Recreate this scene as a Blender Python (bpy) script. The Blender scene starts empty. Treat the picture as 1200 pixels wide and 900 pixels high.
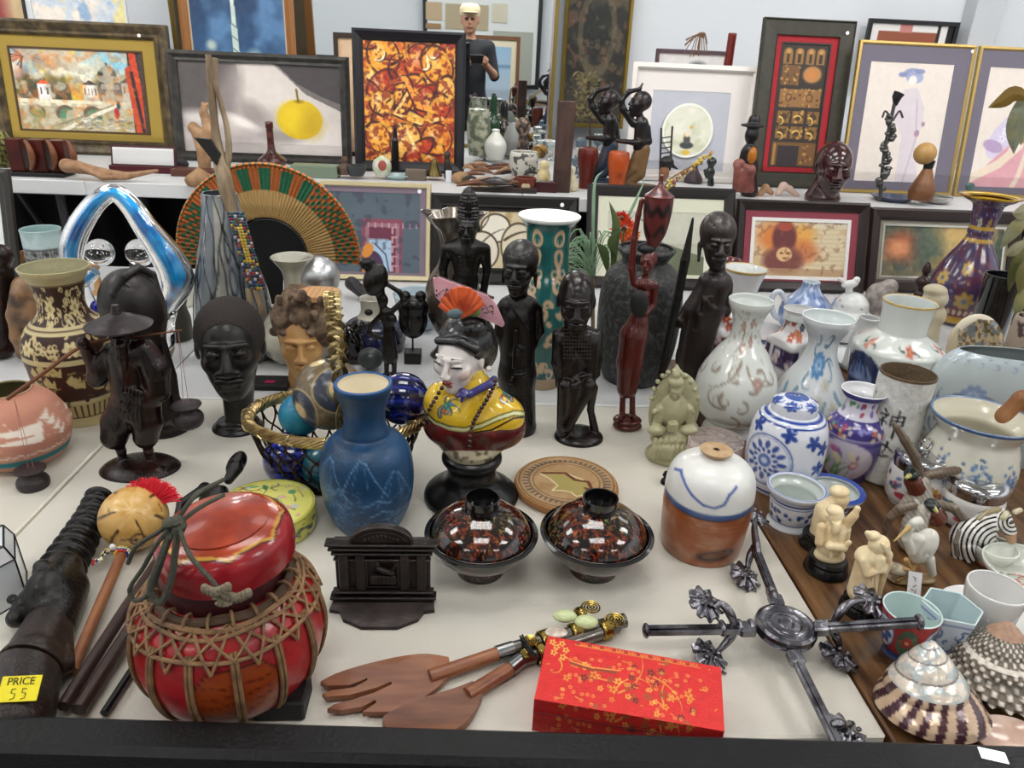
import bpy,math,random
import numpy as np
from mathutils import Vector,Matrix,Euler
rnd=random.Random(7)
npr=np.random.RandomState(5)
S=bpy.context.scene
COL=S.collection
# ---------------- camera (f in px of the 1200x900 frame) ----------------
FPX=850.0;CZ=1.34;Z0=0.74
_a,_b,_c=math.radians(3.6),math.radians(24),math.radians(2.6)
_f=np.array([math.sin(_a)*math.cos(_b),math.cos(_a)*math.cos(_b),-math.sin(_b)])
_r=np.array([math.cos(_a),-math.sin(_a),0.0]);_u=np.cross(_r,_f)
CR=_r*math.cos(_c)+_u*math.sin(_c);CU=_u*math.cos(_c)-_r*math.sin(_c);CF=_f
cam=bpy.data.objects.new('camera',bpy.data.cameras.new('camera'));COL.objects.link(cam)
m=Matrix.Identity(4)
for i in range(3):
    m[i][0]=CR[i];m[i][1]=CU[i];m[i][2]=-CF[i]
m[2][3]=CZ
cam.matrix_world=m
cam.data.sensor_width=36;cam.data.lens=36*FPX/1200;cam.data.clip_start=.02;cam.data.clip_end=60
cam.data.dof.use_dof=True;cam.data.dof.focus_distance=1.05;cam.data.dof.aperture_fstop=20.0
S.camera=cam
# ---------------- world, lamps, exposure ----------------
S.view_settings.view_transform='Standard';S.view_settings.look='None'
S.view_settings.gamma=1;S.view_settings.use_curve_mapping=False
S.view_settings.exposure=0.84
w=bpy.data.worlds.new('world');S.world=w;w.use_nodes=True
w.node_tree.nodes['Background'].inputs[0].default_value=(.8,.88,1,1)
w.node_tree.nodes['Background'].inputs[1].default_value=0.35
LAMPS=[(x,y) for x in (-2.4,0.0,2.4) for y in (-2.6,-.3,1.3,2.75)]
for (x,y) in LAMPS:
    L=bpy.data.lights.new('ceiling_lamp_light','AREA');L.shape='RECTANGLE';L.size=1.15;L.size_y=.5
    L.energy={-2.6: 24,-.3: 33,1.3: 30,2.75: 3}[y];L.color=(1.0,.985,.96)
    o=bpy.data.objects.new('ceiling_lamp_light',L);COL.objects.link(o);o.location=(x,y,3.03)

def proj(p):
    d=np.array(p,float)-[0,0,CZ];w_=d@CF
    return 600+FPX*(d@CR)/w_,450-FPX*(d@CU)/w_
def ray(x,y): return CR*(x-600)/FPX+CU*(450-y)/FPX+CF
def P(x,y,z=Z0):
    d=ray(x,y);return np.array([0,0,CZ])+d*(z-CZ)/d[2]
def PY(x,y,Y):
    d=ray(x,y);return np.array([0,0,CZ])+d*Y/d[1]
def dep(p): return (np.array(p,float)-[0,0,CZ])@CF

# ---------------- canvas: colour arrays painted with numpy ----------------
def lin(c):
    c=np.asarray(c,float)
    return np.where(c <= .04045,c/12.92,((c+.055)/1.055)**2.4)
def hx(s):
    if not isinstance(s,str): return np.array(s,float)
    return np.array([int(s[i:i+2],16)/255 for i in (0,2,4)])
def vnoise(h,w_,sc,seed=0,octs=3):
    r=np.random.RandomState(seed);out=np.zeros((h,w_));amp=1;tot=0
    for o in range(octs):
        n=max(2,int(math.ceil(max(h,w_)/sc))+2)
        g=r.rand(n,n)
        yy=np.arange(h)/sc;xx=np.arange(w_)/sc
        yi=np.clip(yy.astype(int),0,n-2);xi=np.clip(xx.astype(int),0,n-2)
        fy=np.clip(yy-yi,0,1)[:,None];fx=np.clip(xx-xi,0,1)[None]
        fy=fy*fy*(3-2*fy);fx=fx*fx*(3-2*fx)
        a=g[yi][:,xi];b=g[yi][:,xi+1];c=g[yi+1][:,xi];d=g[yi+1][:,xi+1]
        out+=amp*((a*(1-fx)+b*fx)*(1-fy)+(c*(1-fx)+d*fx)*fy);tot+=amp
        amp *= .5;sc=max(1.2,sc/2)
    return out/tot
class Cv:
    def __init__(s,w_,h,col='ffffff',res=1.0):
        s.w,s.h,s.res=w_,h,res
        s.W,s.H=int(round(w_*res)),int(round(h*res))
        s.a=np.ones((s.H,s.W,3))*hx(col)
        s.Y,s.X=np.mgrid[0:s.H,0:s.W].astype(float);s.Y=(s.Y+.5)/res;s.X=(s.X+.5)/res
        s.aa=1.0/res
    def mix(s,m,col,sub=None):
        m=np.clip(m,0,1)[...,None]
        if sub is None: s.a=s.a*(1-m)+hx(col)*m
        else: s.a[sub]=s.a[sub]*(1-m)+hx(col)*m
        return s
    def _sub(s,x0,y0,x1,y1):
        r=s.res
        return (slice(max(0,int(y0*r)-2),max(0,min(s.H,int(y1*r)+3))),slice(max(0,int(x0*r)-2),max(0,min(s.W,int(x1*r)+3))))
    def rect(s,x0,y0,x1,y1,col,al=1):
        u=s._sub(x0,y0,x1,y1);X,Y=s.X[u],s.Y[u]
        return s.mix(((X >= x0)&(X <= x1)&(Y >= y0)&(Y <= y1))*al*1.0,col,u)
    def ell(s,cx,cy,rx,ry,col,al=1,soft=0,rot=0,ring=0):
        R=max(rx,ry)*(1+soft)+ring+2;u=s._sub(cx-R,cy-R,cx+R,cy+R);X,Y=s.X[u]-cx,s.Y[u]-cy
        if rot:
            c_,n_=math.cos(rot),math.sin(rot);X,Y=X*c_+Y*n_,-X*n_+Y*c_
        d=np.sqrt((X/rx)**2+(Y/ry)**2)
        if ring: m_=np.clip(.5+(ring/2-np.abs(d-1)*min(rx,ry))/s.aa,0,1)
        elif soft: m_=np.clip((1+soft-d)/(2*soft),0,1)
        else: m_=np.clip(.5+(1-d)*min(rx,ry)/s.aa,0,1)
        return s.mix(m_*al,col,u)
    def line(s,pts,wd,col,al=1,taper=False):
        n=len(pts)-1
        for i in range(n):
            (ax,ay),(bx,by)=pts[i],pts[i+1]
            w1=wd*(1-.8*i/n) if taper else wd
            u=s._sub(min(ax,bx)-w1,min(ay,by)-w1,max(ax,bx)+w1,max(ay,by)+w1)
            X,Y=s.X[u],s.Y[u]
            if X.size == 0: continue
            dx,dy=bx-ax,by-ay;L=dx*dx+dy*dy+1e-9
            t=np.clip(((X-ax)*dx+(Y-ay)*dy)/L,0,1)
            d=np.hypot(X-ax-t*dx,Y-ay-t*dy)
            s.mix(np.clip(.5+(w1/2-d)/s.aa,0,1)*al,col,u)
        return s
    def poly(s,pts,col,al=1):
        xs=[p[0] for p in pts];ys=[p[1] for p in pts]
        u=s._sub(min(xs),min(ys),max(xs),max(ys));X,Y=s.X[u],s.Y[u]
        ins=np.zeros(X.shape,bool);j=len(pts)-1
        for i in range(len(pts)):
            (xi,yi),(xj,yj)=pts[i],pts[j]
            if yi != yj: ins ^= ((yi>Y) != (yj>Y))&(X<(xj-xi)*(Y-yi)/(yj-yi)+xi)
            j=i
        return s.mix(ins*al*1.0,col,u)
    def noise(s,col,sc,lo=.5,hi=.7,seed=0,al=1,octs=3):
        n=vnoise(s.H,s.W,sc*s.res,seed,octs)
        return s.mix(np.clip((n-lo)/(hi-lo+1e-6),0,1)*al,col)
    def grad(s,c0,c1,ax=1):
        t=(s.Y/s.h if ax else s.X/s.w)[...,None];s.a=hx(c0)*(1-t)+hx(c1)*t;return s
    def flower(s,cx,cy,r,col,ctr,n=6,al=1,rot=0,pw=.42):
        for i in range(n):
            t=rot+2*math.pi*i/n
            s.ell(cx+math.cos(t)*r*.6,cy+math.sin(t)*r*.6,r*.45,r*pw*.7,col,al,rot=t)
        return s.ell(cx,cy,r*.28,r*.28,ctr,al)
    def curl(s,x,y,L,a,turn,wd,col,al=1,n=10):
        pts=[(x,y)]
        for i in range(n):
            x+=math.cos(a)*L/n;y+=math.sin(a)*L/n;a+=turn/n*(1+1.6*i/n);pts.append((x,y))
        return s.line(pts,wd,col,al,True)
    def smear(s,amt=.05,sc=4,seed=1):
        n=vnoise(s.H,s.W,sc*s.res,seed,2)-.5;s.a=np.clip(s.a+n[...,None]*amt,0,1);return s
    def sample(s,u,v):
        x=np.clip(u,0,1)*(s.W-1);y=np.clip(v,0,1)*(s.H-1)
        xi=np.clip(x.astype(int),0,s.W-2);yi=np.clip(y.astype(int),0,s.H-2)
        fx=(x-xi)[...,None];fy=(y-yi)[...,None];a=s.a
        return (a[yi,xi]*(1-fx)+a[yi,xi+1]*fx)*(1-fy)+(a[yi+1,xi]*(1-fx)+a[yi+1,xi+1]*fx)*fy

# ---------------- materials (all node based) ----------------
MC={}
def mat(col='808080',rough=.5,metal=0.0,coat=0.0,bump=None,mix=None,wood=None,trans=0.0,ior=1.45,emit=None,attr=False,alpha=None,spec=.5,sss=0):
    key=repr((col,rough,metal,coat,bump,mix,wood,trans,emit,attr,alpha,spec,sss))
    if key in MC: return MC[key]
    M_=bpy.data.materials.new('surface');M_.use_nodes=True
    nt=M_.node_tree;b=nt.nodes['Principled BSDF'];N=nt.nodes.new;K=nt.links.new
    L=lambda c: tuple(lin(hx(c)))+(1,)
    b.inputs['Base Color'].default_value=L(col)
    b.inputs['Roughness'].default_value=rough;b.inputs['Metallic'].default_value=metal
    b.inputs['Coat Weight'].default_value=coat;b.inputs['Coat Roughness'].default_value=.06
    b.inputs['Transmission Weight'].default_value=trans;b.inputs['IOR'].default_value=ior
    b.inputs['Specular IOR Level'].default_value=spec
    if sss: b.inputs['Subsurface Weight'].default_value=sss;b.inputs['Subsurface Radius'].default_value=(.01,.008,.005)
    if emit: b.inputs['Emission Color'].default_value=L(emit[0]);b.inputs['Emission Strength'].default_value=emit[1]
    tc=N('ShaderNodeTexCoord')
    if attr:
        at=N('ShaderNodeAttribute');at.attribute_name='Col';K(at.outputs['Color'],b.inputs['Base Color'])
    if mix:   # (colour2, scale, lo, hi, stretch)
        mp=N('ShaderNodeMapping');mp.inputs['Scale'].default_value=mix[4] if len(mix)>4 else (1,1,1)
        nz=N('ShaderNodeTexNoise');nz.inputs['Scale'].default_value=mix[1];nz.inputs['Detail'].default_value=4
        rp=N('ShaderNodeValToRGB');rp.color_ramp.elements[0].position=mix[2];rp.color_ramp.elements[1].position=mix[3]
        rp.color_ramp.elements[0].color=L(col);rp.color_ramp.elements[1].color=L(mix[0])
        K(tc.outputs['Object'],mp.inputs[0]);K(mp.outputs[0],nz.inputs['Vector']);K(nz.outputs[0],rp.inputs[0]);K(rp.outputs[0],b.inputs['Base Color'])
    if wood:  # (colour2, scale, stretch, distort)
        mp=N('ShaderNodeMapping');mp.inputs['Scale'].default_value=wood[2]
        wv=N('ShaderNodeTexWave');wv.inputs['Scale'].default_value=wood[1];wv.inputs['Distortion'].default_value=wood[3]
        wv.inputs['Detail'].default_value=4;wv.inputs['Detail Scale'].default_value=1.6
        rp=N('ShaderNodeValToRGB');rp.color_ramp.elements[0].position=.15;rp.color_ramp.elements[1].position=.9
        rp.color_ramp.elements[0].color=L(col);rp.color_ramp.elements[1].color=L(wood[0])
        K(tc.outputs['Object'],mp.inputs[0]);K(mp.outputs[0],wv.inputs['Vector']);K(wv.outputs[0],rp.inputs[0]);K(rp.outputs[0],b.inputs['Base Color'])
    if bump:  # (scale, strength, stretch)
        mp=N('ShaderNodeMapping');mp.inputs['Scale'].default_value=bump[2] if len(bump)>2 else (1,1,1)
        nz=N('ShaderNodeTexNoise');nz.inputs['Scale'].default_value=bump[0];nz.inputs['Detail'].default_value=5
        bp=N('ShaderNodeBump');bp.inputs['Strength'].default_value=bump[1];bp.inputs['Distance'].default_value=.004
        K(tc.outputs['Object'],mp.inputs[0]);K(mp.outputs[0],nz.inputs['Vector']);K(nz.outputs[0],bp.inputs['Height']);K(bp.outputs[0],b.inputs['Normal'])
    MC[key]=M_;return M_
PAINT=mat(attr=True,rough=.45)
GLAZE=mat(attr=True,rough=.16,coat=.6)
MATTE=mat(attr=True,rough=.8)
CANV=mat(attr=True,rough=.5,bump=(260,.25))
ivor=mat('e6d3ab',.42,mix=('c8a878',30,.5,.75),bump=(150,.15))
EB=mat('0b0908',.26,mix=('15100d',30,.4,.7,(2,2,.6)),bump=(90,.3,(3,3,.5)),spec=.45)       # ebony
EBR=mat('140a08',.25,mix=('2c120d',22,.45,.7,(2,2,.6)),bump=(80,.25,(3,3,.5)),spec=.45)        # ebony with red heart
DBR=mat('1c120f',.33,mix=('2c1e18',26,.4,.7,(2,2,.6)),bump=(90,.35,(3,3,.5)))        # dark brown wood
MAH=mat('5a1a12',.3,wood=('3a0f0b',6,(12,12,2),3),bump=(80,.15,(3,3,.5)),coat=.2)
BLK=mat('09090a',.25,bump=(60,.1));BLKM=mat('101011',.55,bump=(90,.15))
GOLD=mat('b08d45',.3,1.0);CHROME=mat('d8d8da',.08,1.0);BRASS=mat('a08858',.35,1.0,bump=(120,.2))
WHITEG=mat('eef0ee',.12,coat=.5)

# ---------------- mesh helpers ----------------
class G:
    def __init__(s): s.v=[];s.f=[];s.c=[];s.n=0
    def add(s,v,f,c=None):
        v=np.asarray(v,float).reshape(-1,3)
        s.v.append(v)
        for q in f: s.f.append(tuple(i+s.n for i in q))
        cc=np.ones((len(v),3))*.5 if c is None else np.asarray(c,float)
        if cc.ndim == 1: cc=np.ones((len(v),3))*cc
        s.c.append(cc);s.n+=len(v);return s
    def xf(s,M3=None,t=None):
        V=np.concatenate(s.v)
        if M3 is not None: V=V@np.asarray(M3).T
        if t is not None: V=V+np.asarray(t)
        s.v=[V];s.c=[np.concatenate(s.c)];return s
    def join(s,o):
        s.add(np.concatenate(o.v),o.f,np.concatenate(o.c));return s
    def box(s,c,sz,rz=0,col=None,rx=0,ry=0,bev=0):
        x,y,z=[q/2 for q in sz]
        if bev:
            b=min(bev,x*.9,y*.9,z*.9);V=[];
            for (a,bb,cc_) in [(i,j,k) for k in (-1,1) for j in (-1,1) for i in (-1,1)]:
                V+=[(a*(x-b),bb*(y-b),cc_*z),(a*(x-b),bb*y,cc_*(z-b)),(a*x,bb*(y-b),cc_*(z-b))]
            V=np.array(V);Fc=[]
            I=lambda i,j,k,t: ((k>0)*4+(j>0)*2+(i>0))*3+t
            for k in (-1,1): Fc.append([I(-1,-1,k,0),I(1,-1,k,0),I(1,1,k,0),I(-1,1,k,0)][::k])
            for j in (-1,1): Fc.append([I(-1,j,-1,1),I(-1,j,1,1),I(1,j,1,1),I(1,j,-1,1)][::j])
            for i in (-1,1): Fc.append([I(i,-1,-1,2),I(i,1,-1,2),I(i,1,1,2),I(i,-1,1,2)][::i])
            for k in (-1,1):
                for j in (-1,1): Fc.append([I(-1,j,k,0),I(-1,j,k,1),I(1,j,k,1),I(1,j,k,0)][::j*k])
                for i in (-1,1): Fc.append([I(i,-1,k,0),I(i,1,k,0),I(i,1,k,2),I(i,-1,k,2)][::i*k])
            for j in (-1,1):
                for i in (-1,1): Fc.append([I(i,j,-1,1),I(i,j,1,1),I(i,j,1,2),I(i,j,-1,2)][::i*j])
            for k in (-1,1):
                for j in (-1,1):
                    for i in (-1,1): Fc.append([I(i,j,k,0),I(i,j,k,2),I(i,j,k,1)][::i*j*k])
        else:
            V=np.array([(i*x,j*y,k*z) for k in (-1,1) for j in (-1,1) for i in (-1,1)])
            Fc=[(0,2,3,1),(4,5,7,6),(0,1,5,4),(2,6,7,3),(0,4,6,2),(1,3,7,5)]
        R_=np.array(Euler((rx,ry,rz)).to_matrix())
        return s.add(V@R_.T+np.array(c,float),Fc,hx(col) if col is not None else None)
    def grid(s,Pn,col=None,closed_u=False):
        h,w_=Pn.shape[:2];f=[]
        W2=w_ if closed_u else w_-1
        for i in range(h-1):
            for j in range(W2):
                k=(j+1) % w_
                f.append((i*w_+j,i*w_+k,(i+1)*w_+k,(i+1)*w_+j))
        return s.add(Pn.reshape(-1,3),f,None if col is None else np.asarray(col).reshape(-1,3))
    def tube(s,pts,r,seg=8,col=None,flat=1.0,closed=False,caps=True):
        pts=[np.array(p,float) for p in pts];n=len(pts)
        rs=r if hasattr(r,'__len__') else [r]*n
        if len(rs) != n: rs=np.interp(np.linspace(0,1,n),np.linspace(0,1,len(rs)),rs)
        up=None;rings=[]
        for i in range(n):
            t=(pts[(i+1) % n]-pts[i-1]) if closed else pts[min(i+1,n-1)]-pts[max(i-1,0)]
            t=t/(np.linalg.norm(t)+1e-12)
            if up is None:
                up=np.array([0,0,1.]) if abs(t[2])<.9 else np.array([0,1.,0])
            a=np.cross(t,up);a /= np.linalg.norm(a)+1e-12;up=np.cross(a,t)
            rings.append([pts[i]+rs[i]*(a*math.cos(q)+up*math.sin(q)*flat) for q in np.linspace(0,2*math.pi,seg,endpoint=False)])
        V=np.array(rings).reshape(-1,3);f=[]
        for i in range(n if closed else n-1):
            i2=(i+1) % n
            for j in range(seg):
                k=(j+1) % seg;f.append((i*seg+j,i*seg+k,i2*seg+k,i2*seg+j))
        if caps and not closed: f.append(tuple(range(seg))[::-1]);f.append(tuple((n-1)*seg+j for j in range(seg)))
        return s.add(V,f,hx(col) if col is not None else None)
    def ell(s,c,r,seg=16,col=None,M3=None):
        if not hasattr(r,'__len__'): r=(r,r,r)
        n=max(4,seg//2);th=np.linspace(0,math.pi,n+1)[1:-1];ph=np.linspace(0,2*math.pi,seg,endpoint=False)
        V=[(math.sin(t)*math.cos(p),math.sin(t)*math.sin(p),math.cos(t)) for t in th for p in ph]+[(0,0,1),(0,0,-1)]
        V=np.array(V)*np.array(r)
        if M3 is not None: V=V@np.asarray(M3).T
        f=[]
        for i in range(n-2):
            for j in range(seg):
                k=(j+1) % seg;f.append((i*seg+j,(i+1)*seg+j,(i+1)*seg+k,i*seg+k))
        t,b=len(V)-2,len(V)-1
        for j in range(seg):
            k=(j+1) % seg;f.append((t,j,k));f.append((b,(n-2)*seg+k,(n-2)*seg+j))
        return s.add(V+np.array(c,float),f,hx(col) if col is not None else None)
    def prism(s,pts,y0,y1,col=None,M3=None,c=(0,0,0)):
        """outline in (x,z), extruded in y from y0 (front) to y1"""
        n=len(pts);V=np.array([(p[0],y0,p[1]) for p in pts]+[(p[0],y1,p[1]) for p in pts],float)
        if M3 is not None: V=V@np.asarray(M3).T
        f=[tuple(range(n)),tuple(range(n,2*n))[::-1]]+[((i+1) % n,i,n+i,n+(i+1) % n) for i in range(n)]
        return s.add(V+np.array(c,float),f,hx(col) if col is not None else None)
    def lathe(s,pr,seg=48,cv=None,cols=None,cin=None,nout=None,sx=1,sy=1,rot=0,sq=0,wob=None):
        """pr: [(r,z)] ; first nout rings are painted by the canvas (v over height), the rest take cin"""
        pr=np.array(pr,float);n=len(pr);ph=np.linspace(0,2*math.pi,seg,endpoint=False)
        R_=pr[:,0][:,None]*np.ones(seg)
        if wob is not None: R_=R_*wob(pr[:,1][:,None],ph[None])
        if sq:
            m_=(np.abs(np.cos(ph-rot))**sq+np.abs(np.sin(ph-rot))**sq)**(-1/sq);R_=R_*m_
        Pn=np.stack([R_*np.cos(ph)*sx,R_*np.sin(ph)*sy,pr[:,1][:,None]*np.ones(seg)],-1)
        C=np.ones((n,seg,3))*(hx(cin) if cin is not None else .5)
        if cv is not None:
            k=nout or n;z=pr[:k,1];z0,z1=z.min(),z.max()
            v=(z1-z)/(z1-z0+1e-9);u=((ph+math.pi*1.5) % (2*math.pi))/(2*math.pi)
            u=((ph-math.pi/2) % (2*math.pi))/(2*math.pi)
            C[:k]=cv.sample(np.ones((k,1))*u[None],v[:,None]*np.ones(seg))
        if cols is not None: C[:]=np.array([hx(q) for q in cols])[:,None]
        return s.grid(Pn,C,True)
    def obj(s,name,m_,parent=None,smooth=True,loc=None,rot=None):
        me=bpy.data.meshes.new(name);V=np.concatenate(s.v);C=lin(np.clip(np.concatenate(s.c),0,1))
        me.from_pydata(V.tolist(),[],s.f)
        at=me.color_attributes.new('Col','BYTE_COLOR','POINT')
        # byte colour attributes are set through linear values
        at.data.foreach_set('color',np.concatenate([C,np.ones((len(C),1))],1).astype(np.float32).ravel())
        if smooth:
            me.polygons.foreach_set('use_smooth',[True]*len(me.polygons))
            if smooth != 'all':
                try: me.set_sharp_from_angle(angle=math.radians(45))
                except Exception: pass
        me.materials.append(m_)
        o=bpy.data.objects.new(name,me);COL.objects.link(o)
        if parent is not None: o.parent=parent
        if loc is not None: o.location=[float(q) for q in loc]
        if rot is not None: o.rotation_euler=rot
        return o
def tag(o,label=None,cat=None,group=None,kind=None):
    if label: o['label']=label
    if cat: o['category']=cat
    if group: o['group']=group
    if kind: o['kind']=kind
    return o
def T(name,label,cat,loc,group=None,rz=0):
    o=bpy.data.objects.new(name,None);COL.objects.link(o);o.location=[float(q) for q in loc];o.rotation_euler=(0,0,rz)
    o.empty_display_size=.03
    return tag(o,label,cat,group)
def ST(name,g,m_,**k):
    o=g.obj(name,m_,**k);o['kind']='structure';return o
def spl(pts,n=40,closed=False):
    p=np.array(pts,float);k=len(p)
    if closed: idx=lambda i: p[i % k];segs=k
    else: idx=lambda i: p[min(max(i,0),k-1)];segs=k-1
    out=[]
    for t in np.linspace(0,segs,n,endpoint=not closed):
        i=min(int(t),segs-1);f=t-i;a,b,c,d=idx(i-1),idx(i),idx(i+1),idx(i+2)
        if not closed:
            if i == 0: a=2*b-c
            if i == segs-1: d=2*c-b
        out.append(.5*((2*b)+(-a+c)*f+(2*a-5*b+4*c-d)*f*f+(-a+3*b-3*c+d)*f**3))
    return np.array(out)

# ---------------- figures: a signed distance field meshed into one skin ----------------
def sdf_mesh(prims,h,k=.004,disp=None):
    """prims: dict(t='c'|'e', op=1|-1, k=blend, col)"""
    lo=np.min([p['bb'][0] for p in prims if p['op']>0],0)-3*h-k;hi=np.max([p['bb'][1] for p in prims if p['op']>0],0)+3*h+k
    n=np.ceil((hi-lo)/h).astype(int)+1
    tot=n.prod()
    if tot>2.2e6:
        h=h*(tot/2.2e6)**(1/3);n=np.ceil((hi-lo)/h).astype(int)+1
    D=np.full(n,1.0)
    ax=[lo[i]+h*np.arange(n[i]) for i in range(3)]
    def ev(p,X):
        if p['t'] == 'c':
            a,b=p['a'],p['b'];d=b-a;t=np.clip(((X-a)@d)/(d@d+1e-12),0,1)
            q=X-a-t[...,None]*d
            if p.get('fl') is not None:
                q=q@p['fl']
            return np.sqrt((q*q).sum(-1))-(p['ra']+(p['rb']-p['ra'])*t)
        q=X-p['c']
        if p.get('M') is not None: q=q@p['M']
        if p['t'] == 'b':
            q=np.abs(q)-(p['r']-p['rd']);return np.sqrt((np.maximum(q,0)**2).sum(-1))+np.minimum(q.max(-1),0)-p['rd']
        l=np.sqrt(((q/p['r'])**2).sum(-1));l2=np.sqrt(((q/p['r']**2)**2).sum(-1))
        return l*(l-1)/(l2+1e-9)
    for p in prims:
        kk=p.get('k',k);b0,b1=p['bb'];pad=kk*1.5+2.5*h
        i0=np.maximum(0,np.floor((b0-pad-lo)/h).astype(int));i1=np.minimum(n,np.ceil((b1+pad-lo)/h).astype(int)+1)
        if (i1 <= i0).any(): continue
        sl=tuple(slice(i0[i],i1[i]) for i in range(3))
        X=np.stack(np.meshgrid(ax[0][sl[0]],ax[1][sl[1]],ax[2][sl[2]],indexing='ij'),-1)
        d=ev(p,X);A=D[sl]
        if p['op']>0:
            if kk>1e-6:
                hh=np.maximum(kk-np.abs(A-d),0)/kk;D[sl]=np.minimum(A,d)-hh*hh*kk*.25
            else: D[sl]=np.minimum(A,d)
        else:
            hh=np.maximum(kk-np.abs(A+d),0)/(kk+1e-9);D[sl]=np.maximum(A,-d)+hh*hh*kk*.25
    ins=D<0
    c=[D[i:n[0]-1+i,j:n[1]-1+j,l:n[2]-1+l] for i in (0,1) for j in (0,1) for l in (0,1)]
    cnt=sum((q<0).astype(int) for q in c);act=(cnt>0)&(cnt<8)
    I=np.argwhere(act);cv_=np.stack([q[act] for q in c],-1)
    off=np.array([(i,j,l) for i in (0,1) for j in (0,1) for l in (0,1)],float)
    ps=np.zeros((len(I),3));ct=np.zeros(len(I))
    for a in range(8):
        for b in range(a+1,8):
            if np.abs(off[a]-off[b]).sum() != 1: continue
            da,db=cv_[:,a],cv_[:,b];m_=(da<0) != (db<0)
            t=np.where(m_,da/(da-db+1e-12),0)
            ps+=np.where(m_[:,None],off[a]+t[:,None]*(off[b]-off[a]),0);ct+=m_
    V=lo+h*(I+ps/ct[:,None])
    idx=np.full(act.shape,-1);idx[act]=np.arange(len(I))
    Fs=[]
    for a in range(3):
        b,d=(a+1) % 3,(a+2) % 3
        s0=[slice(None)]*3;s1=[slice(None)]*3;s0[a]=slice(0,n[a]-1);s1[a]=slice(1,n[a])
        A,B=ins[tuple(s0)],ins[tuple(s1)]
        E_=np.argwhere(A != B);fl=A[tuple(E_.T)]
        ok=(E_[:,b]>0)&(E_[:,d]>0)&(E_[:,b]<n[b]-1)&(E_[:,d]<n[d]-1);E_,fl=E_[ok],fl[ok]
        q=[]
        for (db_,dd) in ((-1,-1),(0,-1),(0,0),(-1,0)):
            e=E_.copy();e[:,b]+=db_;e[:,d]+=dd;q.append(idx[tuple(e.T)])
        q=np.stack(q,1);q[~fl]=q[~fl][:,::-1];Fs.append(q)
    Fq=np.concatenate(Fs)
    # colours: nearest positive primitive
    best=np.full(len(V),1e9);C=np.ones((len(V),3))*.5
    if any(p.get('col') is not None for p in prims):
        for p in prims:
            d=ev(p,V);d=np.abs(d)-1e-3 if p['op']<0 else d-p.get('pri',0)
            if p['op']<0 and p.get('col') is None: continue
            m_=d<best;best=np.where(m_,d,best)
            if p.get('col') is not None: C[m_]=hx(p['col'])
    return V,Fq,C
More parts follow.
